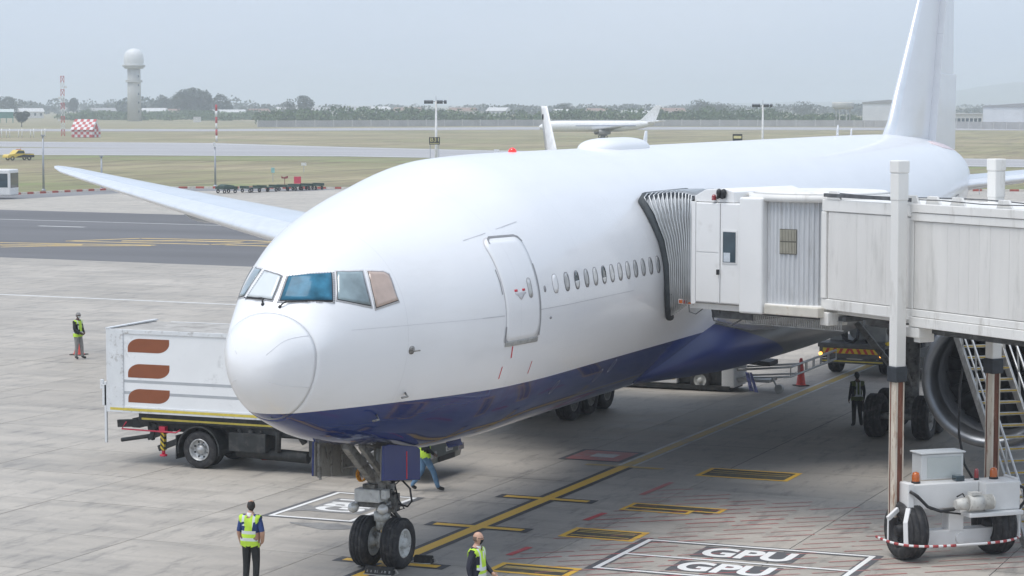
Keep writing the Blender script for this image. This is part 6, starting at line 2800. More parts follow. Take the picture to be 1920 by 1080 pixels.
person('man in dark clothes and safety vest with painted-in shade carrying a bag near the main wheels', (3.74, 30.75), AX + R(12), .93,
       dict(knR=(.12, .05, .50), anR=(.16, .02, .085), toR=(.22, .14, .045), knL=(-.10, .0, .50)),
       dict(shirt=BLKJ, trousers=BLKT, shoes=SHOE, skin=DARKS), head_tilt=-.35, vest=vest_mat('vest_shade_painted', (1.02,), .06, (.10, .13, .03)), extra=ex_shadow)  # vest colour darkened to paint in the shade under the aircraft
# ------------------------------------------------------------------ the airfield beyond
def face_cam(p):
    """turn that sets a thing's local X across the line of sight"""
    d = Vector((CX, CY, 0)) - Vector((p[0], p[1], 0))
    return math.atan2(d.y, d.x) + math.pi / 2


TCONC = mat('tower_concrete', (.50, .50, .47), .8, var=.08, scale=.6)
DOMEM = mat('radome_white', (.72, .73, .73), .5, var=.05, scale=.8)
p = survey((254 - 960) / 4445, 1246)
t = thing('radar_tower', 'tall concrete radar tower with white dome and two ring galleries', 'tower', p, face_cam(p))
mb = MB()
mb.cyl((0, 0, 0), (0, 0, 27.5), 3.7, 3.35, 36)
b = mb.build('tower_shaft', TCONC, t, local=True)
mb = MB()
for i in range(5):
    z = 4.5 + i * 4.6
    mb.box((2.0, -3.2, z), (2.6, -2.55, z + 1.1))
mb.build('window', BGLASS, b, local=True)
mb = MB()
mb.cyl((0, 0, 20.3), (0, 0, 20.8), 4.4, n=36)
mb.cyl((0, 0, 20.8), (0, 0, 21.5), 4.35, n=36, caps=False)
mb.cyl((0, 0, 27.4), (0, 0, 28.6), 4.6, 5.9, n=36)
mb.cyl((0, 0, 28.6), (0, 0, 29.4), 6.0, n=36)
mb.build('ring_gallery', TCONC, t, local=True)
mb = MB()
mb.lathe([(4.9, 29.3), (5.15, 31), (5.2, 32.6), (4.9, 34.6), (4.1, 36.2), (2.8, 37.3), (1.4, 37.8), (.001, 38.0)], (0, 0, 0), (0, 0, 1), 36)
mb.build('radar_dome', DOMEM, t, local=True)

# lattice mast and slim masts, red and white
MRED = mat('mast_red', (.48, .06, .06), .6)
MWHT = mat('mast_white', (.70, .70, .69), .6)
STEEL = mat('galvanised_pole', (.40, .42, .45), .5, .4, var=.08)


def lattice(px, dist, h, w, label, nb=9):
    p = survey((px - 960) / 4445, dist)
    t = thing('lattice_mast', label, 'mast', p, face_cam(p))
    for i in range(nb):
        mb = MB()
        z0, z1 = h * i / nb, h * (i + 1) / nb
        k0 = k1 = w / 2
        for sx, sy in ((-1, -1), (1, -1), (1, 1), (-1, 1)):
            mb.bar((sx * k0, sy * k0, z0), (sx * k1, sy * k1, z1), .15, .15)
        mb.bar((-k0, -k0, z0), (k0, -k0, z1), .13, .13)
        mb.bar((k0, -k0, z0), (-k0, -k0, z1), .13, .13)
        mb.bar((-k0, -k0, z1 - .1), (k0, -k0, z1 - .1), .15, .15)
        mb.bar((-k0, k0, z0), (k0, k0, z1), .13, .13)
        mb.bar((-k0, -k0, z0), (-k0, k0, z1), .13, .13)
        mb.build('mast_section', MRED if i % 2 == (nb - 1) % 2 else MWHT, t, local=True)
    mb = MB()
    for i, (x, z) in enumerate(((-.9, h * .62), (1.0, h * .45), (-1.0, h * .25), (.9, h * .80))):
        mb.box((x - .35, -.3, z), (x + .35, .3, z + .5))
    mb.build('antenna_panel', MWHT, t, local=True)
    return t


lattice(120, 688, 17.4, .95, 'red and white lattice mast beside the checkered hut')
p = survey((407 - 960) / 4445, 590)
t = thing('striped_mast', 'slim red and white striped mast beyond the runway', 'mast', p)
for i in range(6):
    mb = MB()
    mb.cyl((0, 0, 9.2 * i / 6), (0, 0, 9.2 * (i + 1) / 6), .28, .26, 10)
    mb.build('mast_section', MRED if i % 2 else MWHT, t, local=True)

# checkered hut
p = survey((163 - 960) / 4445, 667)
t = thing('checkered_hut', 'small gabled hut painted in red and white squares', 'hut', p, face_cam(p) + R(-30))
W_, D_, HW, HR = 6.6, 4.6, 2.35, 5.0
mb = MB()
mb.prism([(W_ / 2 * 1, -D_ / 2, 0), (W_ / 2, D_ / 2, 0), (W_ / 2, D_ / 2, HW), (W_ / 2, 0, HR), (W_ / 2, -D_ / 2, HW)], (-W_, 0, 0))
hb_ = mb.build('hut_wall', MWHT, t, local=True)
random.seed(5)
nx = 7
ck = MB()
ck.box((0, -.02, 0), (W_ / nx, .02, .9))
for i in range(nx):
    for j in range(3):
        if (i + j) % 2 == 0:
            o = MB().box((-W_ / 2 + W_ / nx * i, -D_ / 2 - .03, HW / 3 * j), (-W_ / 2 + W_ / nx * (i + 1), -D_ / 2 + .02, HW / 3 * (j + 1))).build('red_square', MRED, hb_, local=True)
sl = Vector((0, D_ / 2, HR - HW))
for i in range(nx):
    for j in range(4):
        a = Vector((-W_ / 2 - .2 + (W_ + .4) / nx * i, -D_ / 2 - .25, HW - .25)) + (sl + Vector((0, .25, .25))) * (j / 4)
        c_ = a + (sl + Vector((0, .25, .25))) / 4
        dx = Vector(((W_ + .4) / nx, 0, 0))
        n_ = Vector((0, -(HR - HW), D_ / 2)).normalized() * .06
        mb = MB()
        mb.prism([a, a + dx, c_ + dx, c_], n_)
        mb.build('roof_square', MRED if (i + j) % 2 else MWHT, hb_, local=True)
for j in range(3):
    for i in range(4):
        if (i + j) % 2 == 0:
            MB().box((W_ / 2 - .02, -D_ / 2 + D_ / 4 * i, HW / 3 * j), (W_ / 2 + .03, -D_ / 2 + D_ / 4 * (i + 1), HW / 3 * (j + 1))).build('red_square', MRED, hb_, local=True)
MB().prism([(W_ / 2 + .01, -1.1, HW), (W_ / 2 + .01, 1.1, HW), (W_ / 2 + .01, 0, HR - 1.0)], (.04, 0, 0)).build('red_square', MRED, hb_, local=True)


# grey poles along the kerb
def pole(px, dist, h, label, box=False):
    p = survey((px - 960) / 4445, dist)
    t = thing('lamp_pole', label, 'pole', p, face_cam(p), 'grey poles along the apron kerb')
    mb = MB()
    mb.cyl((0, 0, 0), (0, 0, h), .13, .09, 10)
    mb.cyl((0, 0, 0), (0, 0, .25), .24, n=10)
    mb.build('pole_shaft', STEEL, t, local=True)
    mb = MB()
    mb.box((-.22, -.15, h), (.22, .15, h + .12) if not box else (.05, .15, h + .55))
    mb.build('pole_head', WHITEM if box else STEEL, t, local=True)
    return t


pole(82, 259, 6.05, 'grey lamp pole standing by the apron bus')
pole(191, 263, 3.7, 'short grey pole half hidden by the wing tip')
pole(404, 272, 4.6, 'grey pole with small white box at its top', True)


# apron light masts
def light_mast(px, dist, h, label, sign):
    p = survey((px - 960) / 4445, dist)
    t = thing('light_mast', label, 'light mast', p, face_cam(p))
    mb = MB()
    mb.cyl((0, 0, 0), (0, 0, h), .20, .11, 14)
    mb.build('mast_pole', MWHT, t, local=True)
    mb = MB()
    mb.bar((-1.3, 0, h - .05), (1.2, 0, h - .05), .08, .10)
    mb.cyl((0, 0, h), (0, 0, h + .6), .03, n=6)
    mb.build('cross_arm', STEEL, t, local=True)
    for x in (-1.2, -.85, -.5, .25, .6, 1.05):
        mb = MB()
        mb.prism([(x - .17, -.35, h - .02), (x - .17, .25, h + .12), (x - .17, .25, h - .16), (x - .17, -.25, h - .30)], (.34, 0, 0))
        mb.build('floodlight', mat('floodlight_grey', (.09, .10, .105), .5), t, local=True)
    return t


light_mast(818, 272, 9.85, 'white apron light mast behind the airliner crown with stand sign', True)
light_mast(1429, 300, 9.4, 'white apron light mast beyond the rear fuselage', False)
SIGNK = mat('sign_black', (.02, .025, .025), .5)
SIGNY = mat('sign_yellow', (.66, .60, .30), .5)


def stand_sign(px, dist, zc, w, h, txt, label, lit=False, pole_x=.0):
    p = survey((px - 960) / 4445, dist)
    t = thing('stand_sign', label, 'sign', p, face_cam(p))
    mb = MB()
    mb.box((-w / 2, -.36, zc - h / 2), (w / 2, -.24, zc + h / 2))
    b_ = mb.build('sign_board', SIGNK, t, local=True)
    mb = MB()
    mb.bar((-w * .4, -.2, zc - h * .3), (-w * .4, -.2, 0), .08, .08)
    mb.bar((w * .4, -.2, zc - h * .3), (w * .4, -.2, 0), .08, .08)
    mb.build('sign_post', STEEL, t, local=True)
    mb = MB()
    if txt:
        text_mb(txt, w * .78, h * .52, 0, mb, Matrix.Translation((-w * .39, -.365, zc - h * .10)) @ Matrix.Rotation(math.pi / 2, 4, 'X'))
        random.seed(2)
        x = -w * .42
        while x < w * .4:
            ww = random.uniform(.03, .07)
            mb.box((x, -.366, zc - h * .40), (x + ww, -.362, zc - h * .28))
            x += ww + .03
    if lit:
        mb.box((-w * .40, -.367, zc - h * .12), (w * .40, -.362, zc + h * .24))
    mb.build('sign_lettering', SIGNY, t, local=True)
    return t


stand_sign(815, 270, 5.35, 1.22, .84, 'B31', 'black stand sign reading B31 at the light mast')
stand_sign(1382, 270, 5.72, 1.10, .80, '', 'black stand sign with yellow panel above the rear fuselage', True)
stand_sign(1762, 300, 3.95, 2.0, 1.5, '30', 'black and yellow sign partly hidden under the rudder')

# small signs in the grass
RSG = mat('sign_red', (.62, .06, .10), .5, var=.12)


def grass_sign(px, dist, zc, w, h, m_, label, arms=False):
    p = survey((px - 960) / 4445, dist)
    t = thing('field_sign', label, 'sign', p, face_cam(p))
    mb = MB()
    mb.bar((0, .06, 0), (0, .06, zc), .07, .07)
    mb.build('sign_post', STEEL if not arms else mat('dark_red_post', (.20, .05, .05), .6), t, local=True)
    mb = MB()
    if arms:
        mb.prism([(-w / 2, 0, zc), (-w / 2, 0, zc + .25), (-.1, 0, zc + .12), (w / 2, 0, zc + .28), (w / 2, 0, zc + .02), (.1, 0, zc - .05)], (0, .05, 0))
    else:
        mb.box((-w / 2, 0, zc - h / 2), (w / 2, .05, zc + h / 2))
    mb.build('sign_board', m_, t, local=True)


grass_sign(558, 268, .95, .80, .80, RSG, 'square red sign at the grass edge behind the dollies')
grass_sign(534, 268, 1.15, .75, .3, mat('dark_red_board', (.25, .05, .05), .6), 'dark red post with crossed arms behind the dollies', True)
grass_sign(512, 290, 1.45, .42, .62, mat('sign_cyan', (.30, .55, .55), .6), 'pale turquoise marker post in the grass')
grass_sign(570, 330, 1.15, .7, .4, WHITEM, 'small white marker board in the grass')
grass_sign(931, 430, .9, 1.0, .7, WHITEM, 'small white cabinet beside the runway beyond the crown')
grass_sign(1836, 250, 1.75, .62, .55, mat('sign_teal', (.05, .52, .42), .6), 'turquoise marker beyond the tailplane')
# threshold light stubs beside the lattice mast
for i, px in enumerate((2, 17, 40, 62, 83)):
    p = survey((px - 960) / 4445, 660)
    t = thing('approach_light', ['pale approach light stub at the picture edge', 'pale approach light stub above the yellow pickup bonnet', 'pale approach light stub above the yellow pickup cab', 'pale approach light stub above the yellow pickup tail', 'pale approach light stub behind the grey lamp pole'][i], 'light', p, face_cam(p), 'row of approach lights in the grass')
    mb = MB()
    for x in (-.45, .45):
        mb.cyl((x, 0, 0), (x, 0, 2.2 if x < 0 else 2.5), .12, n=8)
    mb.box((-.6, -.1, 1.9), (.6, .1, 2.05))
    mb.build('light_stub', WHITEM, t, local=True)

# boundary wall of precast panels
FNC = mat('precast_panel', (.36, .355, .35), .85, var=.12, scale=.25)
FNP = mat('precast_post', (.48, .475, .46), .85)
pts = [survey((484 - 960) / 4445, 945), survey((1000 - 960) / 4445, 990), survey((1600 - 960) / 4445, 960), survey((1960 - 960) / 4445, 850)]
t = thing('boundary_wall', 'long grey precast boundary wall in front of the bushes', 'wall', pts[0])
for a, b in zip(pts[:-1], pts[1:]):
    n_ = int((b - a).length / 7.5)
    for i in range(n_):
        p, q = a.lerp(b, i / n_), a.lerp(b, (i + 1) / n_)
        d = (q - p).normalized() * .18
        mb = MB()
        mb.bar((p.x + d.x, p.y + d.y, 1.3), (q.x - d.x, q.y - d.y, 1.3), .12, 2.6)
        mb.build('wall_panel', FNC, t)
        mb = MB()
        mb.bar((p.x, p.y, 0), (p.x, p.y, 2.85), .36, .36)
        mb.build('wall_post', FNP, t)


# ---- planting
def leaf_mat(name, a, b):
    m, N, L, P = new_mat(name, .8)
    g_ = N.new('ShaderNodeNewGeometry')
    n1 = noise(N, L, g_.outputs['Position'], .09, 4, .6)
    n2 = noise(N, L, g_.outputs['Position'], .9, 3, .6)
    c = mixc(N, L, ramp(N, L, n1, [(.35, 0.0), (.65, 1.0)]), a, b)
    c = mixc(N, L, ramp(N, L, n2, [(.4, 0.0), (.75, .5)]), c, [k * .55 for k in a])
    L.new(c, P.inputs['Base Color'])
    return m


LEAF_BUSH = leaf_mat('bush_leaves', (.065, .115, .040), (.105, .155, .048))
LEAF_TREE = leaf_mat('tree_leaves', (.035, .055, .032), (.055, .075, .040))
BARK = mat('bark', (.10, .085, .07), .9)


def clumps(mb, blobs, n, size, rng):
    """leaf-sized faces scattered through a set of ellipsoids"""
    vol = [b[3] * b[4] * b[5] for b in blobs]
    tot = sum(vol)
    for b, v in zip(blobs, vol):
        for _ in range(max(8, int(n * v / tot))):
            while True:
                d = Vector((rng.uniform(-1, 1), rng.uniform(-1, 1), rng.uniform(-1, 1)))
                if .05 < d.length < 1:
                    break
            d = d.normalized() * (d.length**.45)
            if rng.random() < .12:
                d *= 1.12
            c = Vector((b[0] + d.x * b[3], b[1] + d.y * b[4], b[2] + d.z * b[5]))
            u = Vector((rng.uniform(-1, 1), rng.uniform(-1, 1), rng.uniform(-1, 1))).normalized()
            w = u.orthogonal().normalized()
            q = u.cross(w)
            s = size * rng.uniform(.5, 1.3)
            mb.add([c + w * s, c + q * s * .7, c - w * s, c - q * s * .7], [(0, 1, 2, 3)])


rng = random.Random(21)
# bushes behind the wall read as one mass
mb = MB()
bl = []
for i in range(190):
    f = i / 190
    px = 500 + 1120 * f + rng.uniform(-12, 12)
    dist = 1010 + 60 * rng.random()
    h = rng.uniform(4.2, 7.4) * (1 + .12 * math.sin(px / 90))
    if 1480 < px < 1620:
        h *= .8
    q = survey((px - 960) / 4445, dist)
    w = rng.uniform(3, 6)
    bl.append((q.x, q.y, h * .5, w, w, h * .52))
clumps(mb, bl, 26000, .62, rng)
struct(tag(mb.build('bushes', LEAF_BUSH), 'continuous belt of green bushes behind the boundary wall', 'bushes'), 'stuff')
# low dark scrub around the tower foot
mb = MB()
bl = []
for i in range(70):
    px = rng.uniform(130, 500)
    q = survey((px - 960) / 4445, 1290 + rng.uniform(0, 140))
    h = rng.uniform(2.5, 5.5)
    w = rng.uniform(4, 9)
    bl.append((q.x, q.y, h * .45, w, w, h * .55))
clumps(mb, bl, 9000, .8, rng)
struct(tag(mb.build('scrub', LEAF_BUSH), 'low grey-green scrub around the radar tower foot', 'scrub'), 'stuff')
# town trees too far to tell apart
mb = MB()
bl = []
for i in range(330):
    px = rng.uniform(-20, 1960)
    dist = rng.uniform(1650, 2700)
    h = rng.uniform(5, 13) * (1.15 if px < 480 else .68)
    q = survey((px - 960) / 4445, dist)
    w = rng.uniform(6, 16)
    bl.append((q.x, q.y, h * .5, w, w, h * .5))
clumps(mb, bl, 42000, 1.15, rng)
struct(tag(mb.build('distant_treeline', LEAF_TREE), 'hazy line of far trees along the horizon', 'trees'), 'stuff')


def tree(px, dist, h, w, label, nb=8, n=1500, dome=False):
    p = survey((px - 960) / 4445, dist)
    t = thing('tree', label, 'tree', p, rng.uniform(0, 6), 'single trees along the horizon')
    mb = MB()
    mb.tube([(0, 0, 0), (.2, 0, h * .25), (0, .2, h * .55), (.1, 0, h * .8)], [h * .03, h * .024, h * .016, h * .006], 7)
    for k in range(5):
        a = k * 1.256 + rng.random()
        z0 = h * rng.uniform(.28, .5)
        mb.tube([(0, 0, z0), (w * .2 * math.cos(a), w * .2 * math.sin(a), z0 + h * .16), (w * .38 * math.cos(a), w * .38 * math.sin(a), z0 + h * .3)], [h * .012, h * .008, h * .003], 5)
    mb.build('trunk', BARK, t, local=True)
    bl = []
    for k in range(nb):
        a = rng.uniform(0, 6.28)
        r = w * .5 * math.sqrt(rng.random()) * .75
        zz = h * rng.uniform(.38, .84)
        s = w * rng.uniform(.16, .30)
        bl.append((r * math.cos(a), r * math.sin(a), zz, s, s, s * .8))
    bl.append((0, 0, h * .58, w * .36, w * .36, h * .34))
    mb = MB()
    clumps(mb, bl, n, h * .035, rng)
    mb.build('crown', LEAF_TREE, t, local=True)
    return t


tree(343, 1500, 18.0, 16, 'broad dark tree at the left of the grove right of the radar tower')
tree(362, 1520, 20.5, 20, 'tallest dark tree of the grove right of the radar tower')
tree(384, 1500, 18.0, 14, 'dark tree at the right of the grove beside the radar tower')
tree(415, 1500, 16.5, 14, 'separate rounded dark tree right of the grove')
tree(312, 1600, 14.5, 14, 'lower tree between the radar tower and the grove')
tree(573, 1400, 15.0, 12, 'rounded dome-shaped tree above the start of the bushes', 10)
tree(543, 1420, 11.5, 13, 'lower tree just left of the rounded dome-shaped tree')
tree(43, 950, 6.5, 5.5, 'small round tree standing alone right of the green shed', 16, 3000)
tree(18, 1500, 14.0, 13, 'hazy tree above the green shed')
tree(1316, 1500, 11.5, 13, 'rounded tree above the bushes between the taxiing jet and second light mast')
tree(1352, 1520, 10.0, 12, 'lower tree right of the rounded tree near the light mast')
tree(1056, 1500, 10.0, 11, 'small tree just right of the upright white fin')
tree(140, 1700, 14.0, 9, 'slim dark tree just right of the lattice mast')
tree(1510, 1400, 9.0, 15, 'wide low tree left of the water tower')

# ---- town houses
HW_ = [mat('house_white', (.66, .65, .62), .8), mat('house_cream', (.58, .54, .46), .8), mat('house_grey', (.46, .46, .45), .8)]
HR_ = [mat('roof_grey', (.34, .34, .34), .8), mat('roof_brown', (.26, .17, .13), .8), mat('roof_pale', (.56, .56, .55), .7)]


def house(px, dist, w, d, h, hr, wm, rm, label):
    p = survey((px - 960) / 4445, dist)
    t = thing('house', label, 'house', p, face_cam(p) + rng.uniform(-.5, .5), 'houses of the far town')
    mb = MB()
    mb.box((-w / 2, -d / 2, 0), (w / 2, d / 2, h))
    b_ = mb.build('wall', HW_[wm], t, local=True)
    mb = MB()
    mb.prism([(-w / 2 - .4, -d / 2 - .5, h), (-w / 2 - .4, d / 2 + .5, h), (-w / 2 - .4, 0, h + hr)], (w + .8, 0, 0))
    mb.build('roof', HR_[rm], t, local=True)
    mb = MB()
    k = int(w // 3.2)
    for i in range(k):
        x = -w / 2 + (i + .5) * w / k
        mb.box((x - .6, -d / 2 - .04, h * .38), (x + .6, -d / 2 + .02, h * .8))
    mb.build('window', BGLASS, b_, local=True)


for i, a in enumerate([(292, 1560, 16, 9, 4, 2.2, 0, 2, 'pale house between the radar tower and the grove'), (318, 1580, 14, 8, 3.6, 2, 0, 1, 'low white house under the grove'),
                       (430, 1450, 20, 9, 3.5, 2, 1, 2, 'long pale house right of the grove'), (486, 1500, 13, 8, 3.5, 2.4, 1, 1, 'cream house left of the rounded tree'),
                       (608, 1500, 15, 9, 4.2, 2.5, 0, 0, 'white house right of the rounded tree'), (650, 1550, 14, 8, 4.5, 2.6, 2, 0, 'grey house second right of the rounded tree'),
                       (712, 1560, 13, 9, 5.2, 2.0, 0, 2, 'bright white house left of the light mast'), (765, 1600, 18, 9, 4, 2.5, 2, 1, 'grey house near the light mast floodlights'),
                       (1052, 1450, 9, 7, 3.6, 2.2, 0, 2, 'small white house right of the upright white fin'), (1190, 1500, 17, 8, 3.2, 1.6, 0, 2, 'long low white house above the taxiing jet'),
                       (1258, 1500, 16, 9, 4.0, 2.4, 0, 1, 'white house right of the taxiing jet tail'), (868, 1600, 18, 9, 4.2, 2.2, 1, 1, 'cream house right of the light mast'),
                       (935, 1650, 15, 9, 4, 2.4, 2, 2, 'grey house left of the upright white fin'), (1120, 1600, 14, 8, 4, 2, 2, 1, 'grey house above the taxiing jet crown'),
                       (60, 1500, 15, 9, 4, 2.2, 0, 2, 'pale house right of the green shed'), (195, 1600, 16, 9, 4, 2.2, 2, 0, 'grey house left of the radar tower'),
                       (545, 1600, 18, 9, 4.5, 2.4, 2, 2, 'pale house behind the low tree'), (1420, 1500, 15, 8, 3.5, 2, 2, 0, 'grey house behind the second light mast')]):
    house(*a)
# green shed at the picture edge
p = survey((12 - 960) / 4445, 1150)
t = thing('green_shed', 'green metal shed on legs at the picture edge', 'shed', p, face_cam(p))
GSH = mat('shed_green', (.07, .22, .17), .6, var=.15, scale=.4)
mb = MB()
mb.box((-6, -3, 2.2), (4, 3, 5.2))
b_ = mb.build('shed_wall', GSH, t, local=True)
mb = MB()
mb.prism([(-6.3, -3.3, 5.2), (-6.3, 3.3, 5.2), (-6.3, 0, 6.6)], (10.6, 0, 0))
mb.build('shed_roof', mat('shed_roof_pale', (.50, .56, .54), .6), t, local=True)
for x in (-5.6, -2.4, .6, 3.7):
    mb = MB()
    mb.box((x - .2, -2.8, 0), (x + .2, -2.4, 2.2))
    mb.box((x - .2, 2.4, 0), (x + .2, 2.8, 2.2))
    mb.build('shed_leg', GSH, t, local=True)
# small white hut right of the tower
p = survey((371 - 960) / 4445, 1180)
t = thing('equipment_hut', 'small white equipment hut in front of the grove', 'hut', p, face_cam(p))
mb = MB()
mb.box((-1.9, -1.5, 0), (1.9, 1.5, 2.6))
mb.build('wall', HW_[0], t, local=True)
mb = MB()
mb.box((-2.1, -1.7, 2.6), (2.1, 1.7, 2.8))
mb.build('roof', HR_[0], t, local=True)

# ---- water tower and hangars
p = survey((1579 - 960) / 4445, 1010)
t = thing('water_tower', 'concrete water tower with broad tank on legs', 'tower', p, face_cam(p))
mb = MB()
mb.lathe([(.001, 6.9), (3.6, 6.9), (4.5, 7.6), (4.7, 9.6), (4.4, 9.9), (.001, 10.0)], (0, 0, 0), (0, 0, 1), 24)
mb.build('tank', TCONC, t, local=True)
for k in range(6):
    a = k * math.pi / 3
    mb = MB()
    mb.bar((2.9 * math.cos(a), 2.9 * math.sin(a), 0), (2.9 * math.cos(a), 2.9 * math.sin(a), 7.0), .5, .5)
    mb.build('leg', TCONC, t, local=True)
HG = mat('hangar_sheet', (.70, .71, .72), .6, var=.05, scale=.3)


def hangar(px0, px1, dist, h, label, bays):
    p = survey(((px0 + px1) / 2 - 960) / 4445, dist)
    w = (px1 - px0) / 4445 * dist
    t = thing('hangar', label, 'hangar', p, face_cam(p))
    mb = MB()
    mb.box((-w / 2, 0, 0), (w / 2, 34, h))
    b_ = mb.build('wall', HG, t, local=True)
    mb = MB()
    mb.prism([(-w / 2 - .3, -.4, h), (w / 2 + .3, -.4, h), (w / 2 + .3, -.4, h + .5), (0, -.4, h + 1.5), (-w / 2 - .3, -.4, h + .5)], (0, 34.6, 0))
    mb.build('roof', HR_[0], t, local=True)
    for i in range(bays):
        x0 = -w / 2 + .4 + (w - .8) / bays * i
        mb = MB()
        mb.box((x0 + .08, -.18, 0), (x0 + (w - .8) / bays - .08, -.02, h * .86))
        mb.build('door_leaf', HG, b_, local=True)


hangar(1616, 1712, 1000, 9.4, 'pale sheet metal hangar left of the tail fin', 3)
hangar(1842, 1990, 905, 8.0, 'pale sheet metal hangar right of the tail fin', 4)
p = survey((1800 - 960) / 4445, 960)
t = thing('office_block', 'low white block with a window band right of the tail fin', 'building', p, face_cam(p))
mb = MB()
mb.box((-7, 0, 0), (9, 10, 5.0))
b_ = mb.build('wall', HW_[0], t, local=True)
for i in range(9):
    MB().box((-6.4 + 1.65 * i, -.05, 2.0), (-5.2 + 1.65 * i, .02, 3.4)).build('window', BGLASS, b_, local=True)
MB().box((-7.4, -.5, 5.0), (9.4, 10.4, 5.35)).build('roof', HR_[2], t, local=True)

# ---- faint hills
HM_ = mat('far_hill', (.16, .18, .15), .9, var=.15, scale=.003)
mb = MB()
prof = [(1250, 4), (1400, 10), (1550, 14), (1700, 22), (1790, 44), (1850, 58), (1900, 66), (1960, 70), (2100, 72), (2300, 60), (2500, 0)]
pr = []
for a, b in zip(prof[:-1], prof[1:]):
    for k in range(6):
        f = k / 6
        pr.append((a[0] + (b[0] - a[0]) * f, max(0, a[1] + (b[1] - a[1]) * f + rng.uniform(-1.2, 1.2))))
rows = []
for r_, (dd, hf) in enumerate(((5200, 0), (5600, .45), (6100, .85), (6500, 1.0), (7000, .5), (7600, -.1))):
    rows.append([survey((px - 960) / 4445, dd, h * hf - 1 + rng.uniform(-.8, .8) * hf) for px, h in pr])
mb.loft(rows, 0, True, closed=False, cap0=False, cap1=False)
struct(mb.build('hills', HM_))

# ---- jet taxiing on the far side
JW = mat('far_jet_white', (.86, .86, .86), .35, coat=.4)
JBL = mat('far_jet_blue', (.05, .09, .22), .4)
p = survey((1122 - 960) / 4445, 646)
t = thing('taxiing_jet', 'small white jet with thin blue side stripe taxiing beyond the airliner', 'airplane', p, face_cam(p) + R(8))
mb = MB()
rg = []
for x, r, z in ((-16.4, .05, 3.0), (-16.1, .5, 3.05), (-15.2, 1.0, 3.15), (-13.6, 1.42, 3.25), (-11, 1.5, 3.3), (6, 1.5, 3.3), (10, 1.25, 3.5), (13, .85, 3.8), (15.5, .35, 4.1)):
    rg.append([(x, r * math.cos(2 * math.pi * k / 20), z + r * math.sin(2 * math.pi * k / 20)) for k in range(20)])
mb.loft(rg, 0, True)
b_ = mb.build('fuselage', JW, t, local=True)
MB().box((-6.5, -1.53, 3.35), (10.0, -1.36, 3.5)).build('blue_stripe', JBL, b_, local=True)
mb = MB()
mb.prism([(8.6, -.12, 4.5), (11.6, -.12, 5.0), (15.6, -.12, 8.9), (17.2, -.12, 8.9), (15.6, -.12, 4.3)], (0, .24, 0))
mb.build('tail_fin', JW, t, bevel=.05, local=True)
for s in (-1, 1):
    mb = MB()
    mb.prism([(-2.2, s * 1.2, 2.3), (3.8, s * 1.2, 2.3), (5.2, s * 13, 3.3), (4.0, s * 13, 3.3)], (0, 0, .25))
    mb.build('wing', mat('far_jet_grey', (.45, .46, .47), .5), t, local=True)
    mb = MB()
    mb.prism([(13.2, s * .5, 4.3), (15.6, s * .5, 4.3), (17.6, s * 5, 4.7), (16.4, s * 5, 4.7)], (0, 0, .15))
    mb.build('tailplane', JW, t, local=True)
    mb = MB()
    mb.lathe([(.55, 0), (.78, .3), (.8, 2.0), (.5, 3.2)], (-.6, s * 4.6, 1.7), (1, 0, 0), 18)
    mb.build('engine', GEARGREY, t, local=True)
    mb = MB()
    for x in (.7, 1.7):
        wheel_mb(mb, (x, s * 2.2, .5), .5, .5, (0, 1, 0), 0, 3)
    mb.bar((1.2, s * 2.2, .5), (1.2, s * 2.0, 2.3), .3, .3)
    mb.build('main_wheel', TYRE, t, local=True)
mb = MB()
wheel_mb(mb, (-12.6, 0, .4), .4, .4, (0, 1, 0), 0, 3)
mb.bar((-12.6, 0, .4), (-12.6, 0, 2.2), .2, .2)
mb.build('nose_wheel', TYRE, t, local=True)

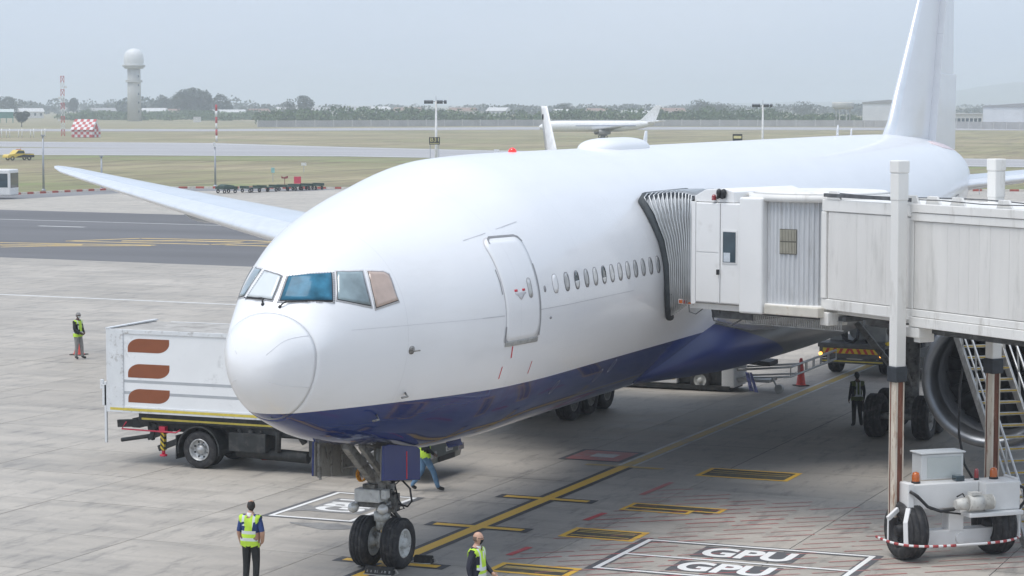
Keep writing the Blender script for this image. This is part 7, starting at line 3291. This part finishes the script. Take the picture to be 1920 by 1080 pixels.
# ---- another aircraft parked behind; only its upright white fin shows over the crown
p = survey((1036 - 960) / 4445, 128)
t = thing('parked_aircraft', 'parked aircraft hidden behind the airliner, only its upright white fin showing', 'airplane', p, face_cam(p) + R(-72))
mb = MB()
rg = []
for x, r, z in ((-1.2, .15, 3.4), (1, .55, 3.2), (4, .95, 2.9), (9, 1.15, 2.6), (16, 1.15, 2.5), (18, .85, 2.3), (19.5, .2, 2.1)):
    rg.append([(x, r * math.cos(2 * math.pi * k / 20), z + r * math.sin(2 * math.pi * k / 20)) for k in range(20)])
mb.loft(rg, 0, True)
mb.build('fuselage', JW, t, local=True)
mb = MB()
rr_ = []
for z, a0, a1 in ((3.2, -.6, 2.8), (7.0, -1.3, .85), (9.35, -2.1, -.85), (9.5, -2.05, -1.0)):
    w_ = .10
    rr_.append([(a0, 0, z), (a0 + (a1 - a0) * .4, w_, z), (a1 - .2, w_ * .7, z), (a1, 0, z), (a1 - .2, -w_ * .7, z), (a0 + (a1 - a0) * .4, -w_, z)])
mb.loft(rr_, 0, True)
f_ = mb.build('tail_fin', JW, t, local=True)
MB().ball((-1.4, -.09, 8.9), (.12, .06, .17), 8, 6).build('fin_light', BLACK, f_, local=True)
mb = MB()
mb.prism([(9, -9, 2.6), (11.5, -9, 2.6), (11.8, 0, 2.3), (11.5, 9, 2.6), (9, 9, 2.6), (8, 0, 2.3)], (0, 0, .2))
mb.build('wing', JW, t, local=True)
for x, y in ((9.5, 1.6), (9.5, -1.6), (17, 0)):
    mb = MB()
    wheel_mb(mb, (x, y, .35), .35, .25, (0, 1, 0), 0, 3)
    mb.bar((x, y, .35), (x, y, 2.3), .12, .12)
    mb.build('landing_gear', TYRE, t, local=True)
# ------------------------------------------------------------------ air
hz = MB()
hz.box((-9600, -2700, -1.2), (9600, 9600, 78))
m = bpy.data.materials.new('airfield_haze')
m.use_nodes = True
N, L = m.node_tree.nodes, m.node_tree.links
for n in list(N):
    N.remove(n)
out = N.new('ShaderNodeOutputMaterial')
pv = N.new('ShaderNodeVolumePrincipled')
pv.inputs['Color'].default_value = (.87, .935, 1.0, 1)
pv.inputs['Density'].default_value = .00034
pv.inputs['Anisotropy'].default_value = .2
L.new(pv.outputs[0], out.inputs['Volume'])
struct(hz.build('haze', m), 'stuff')
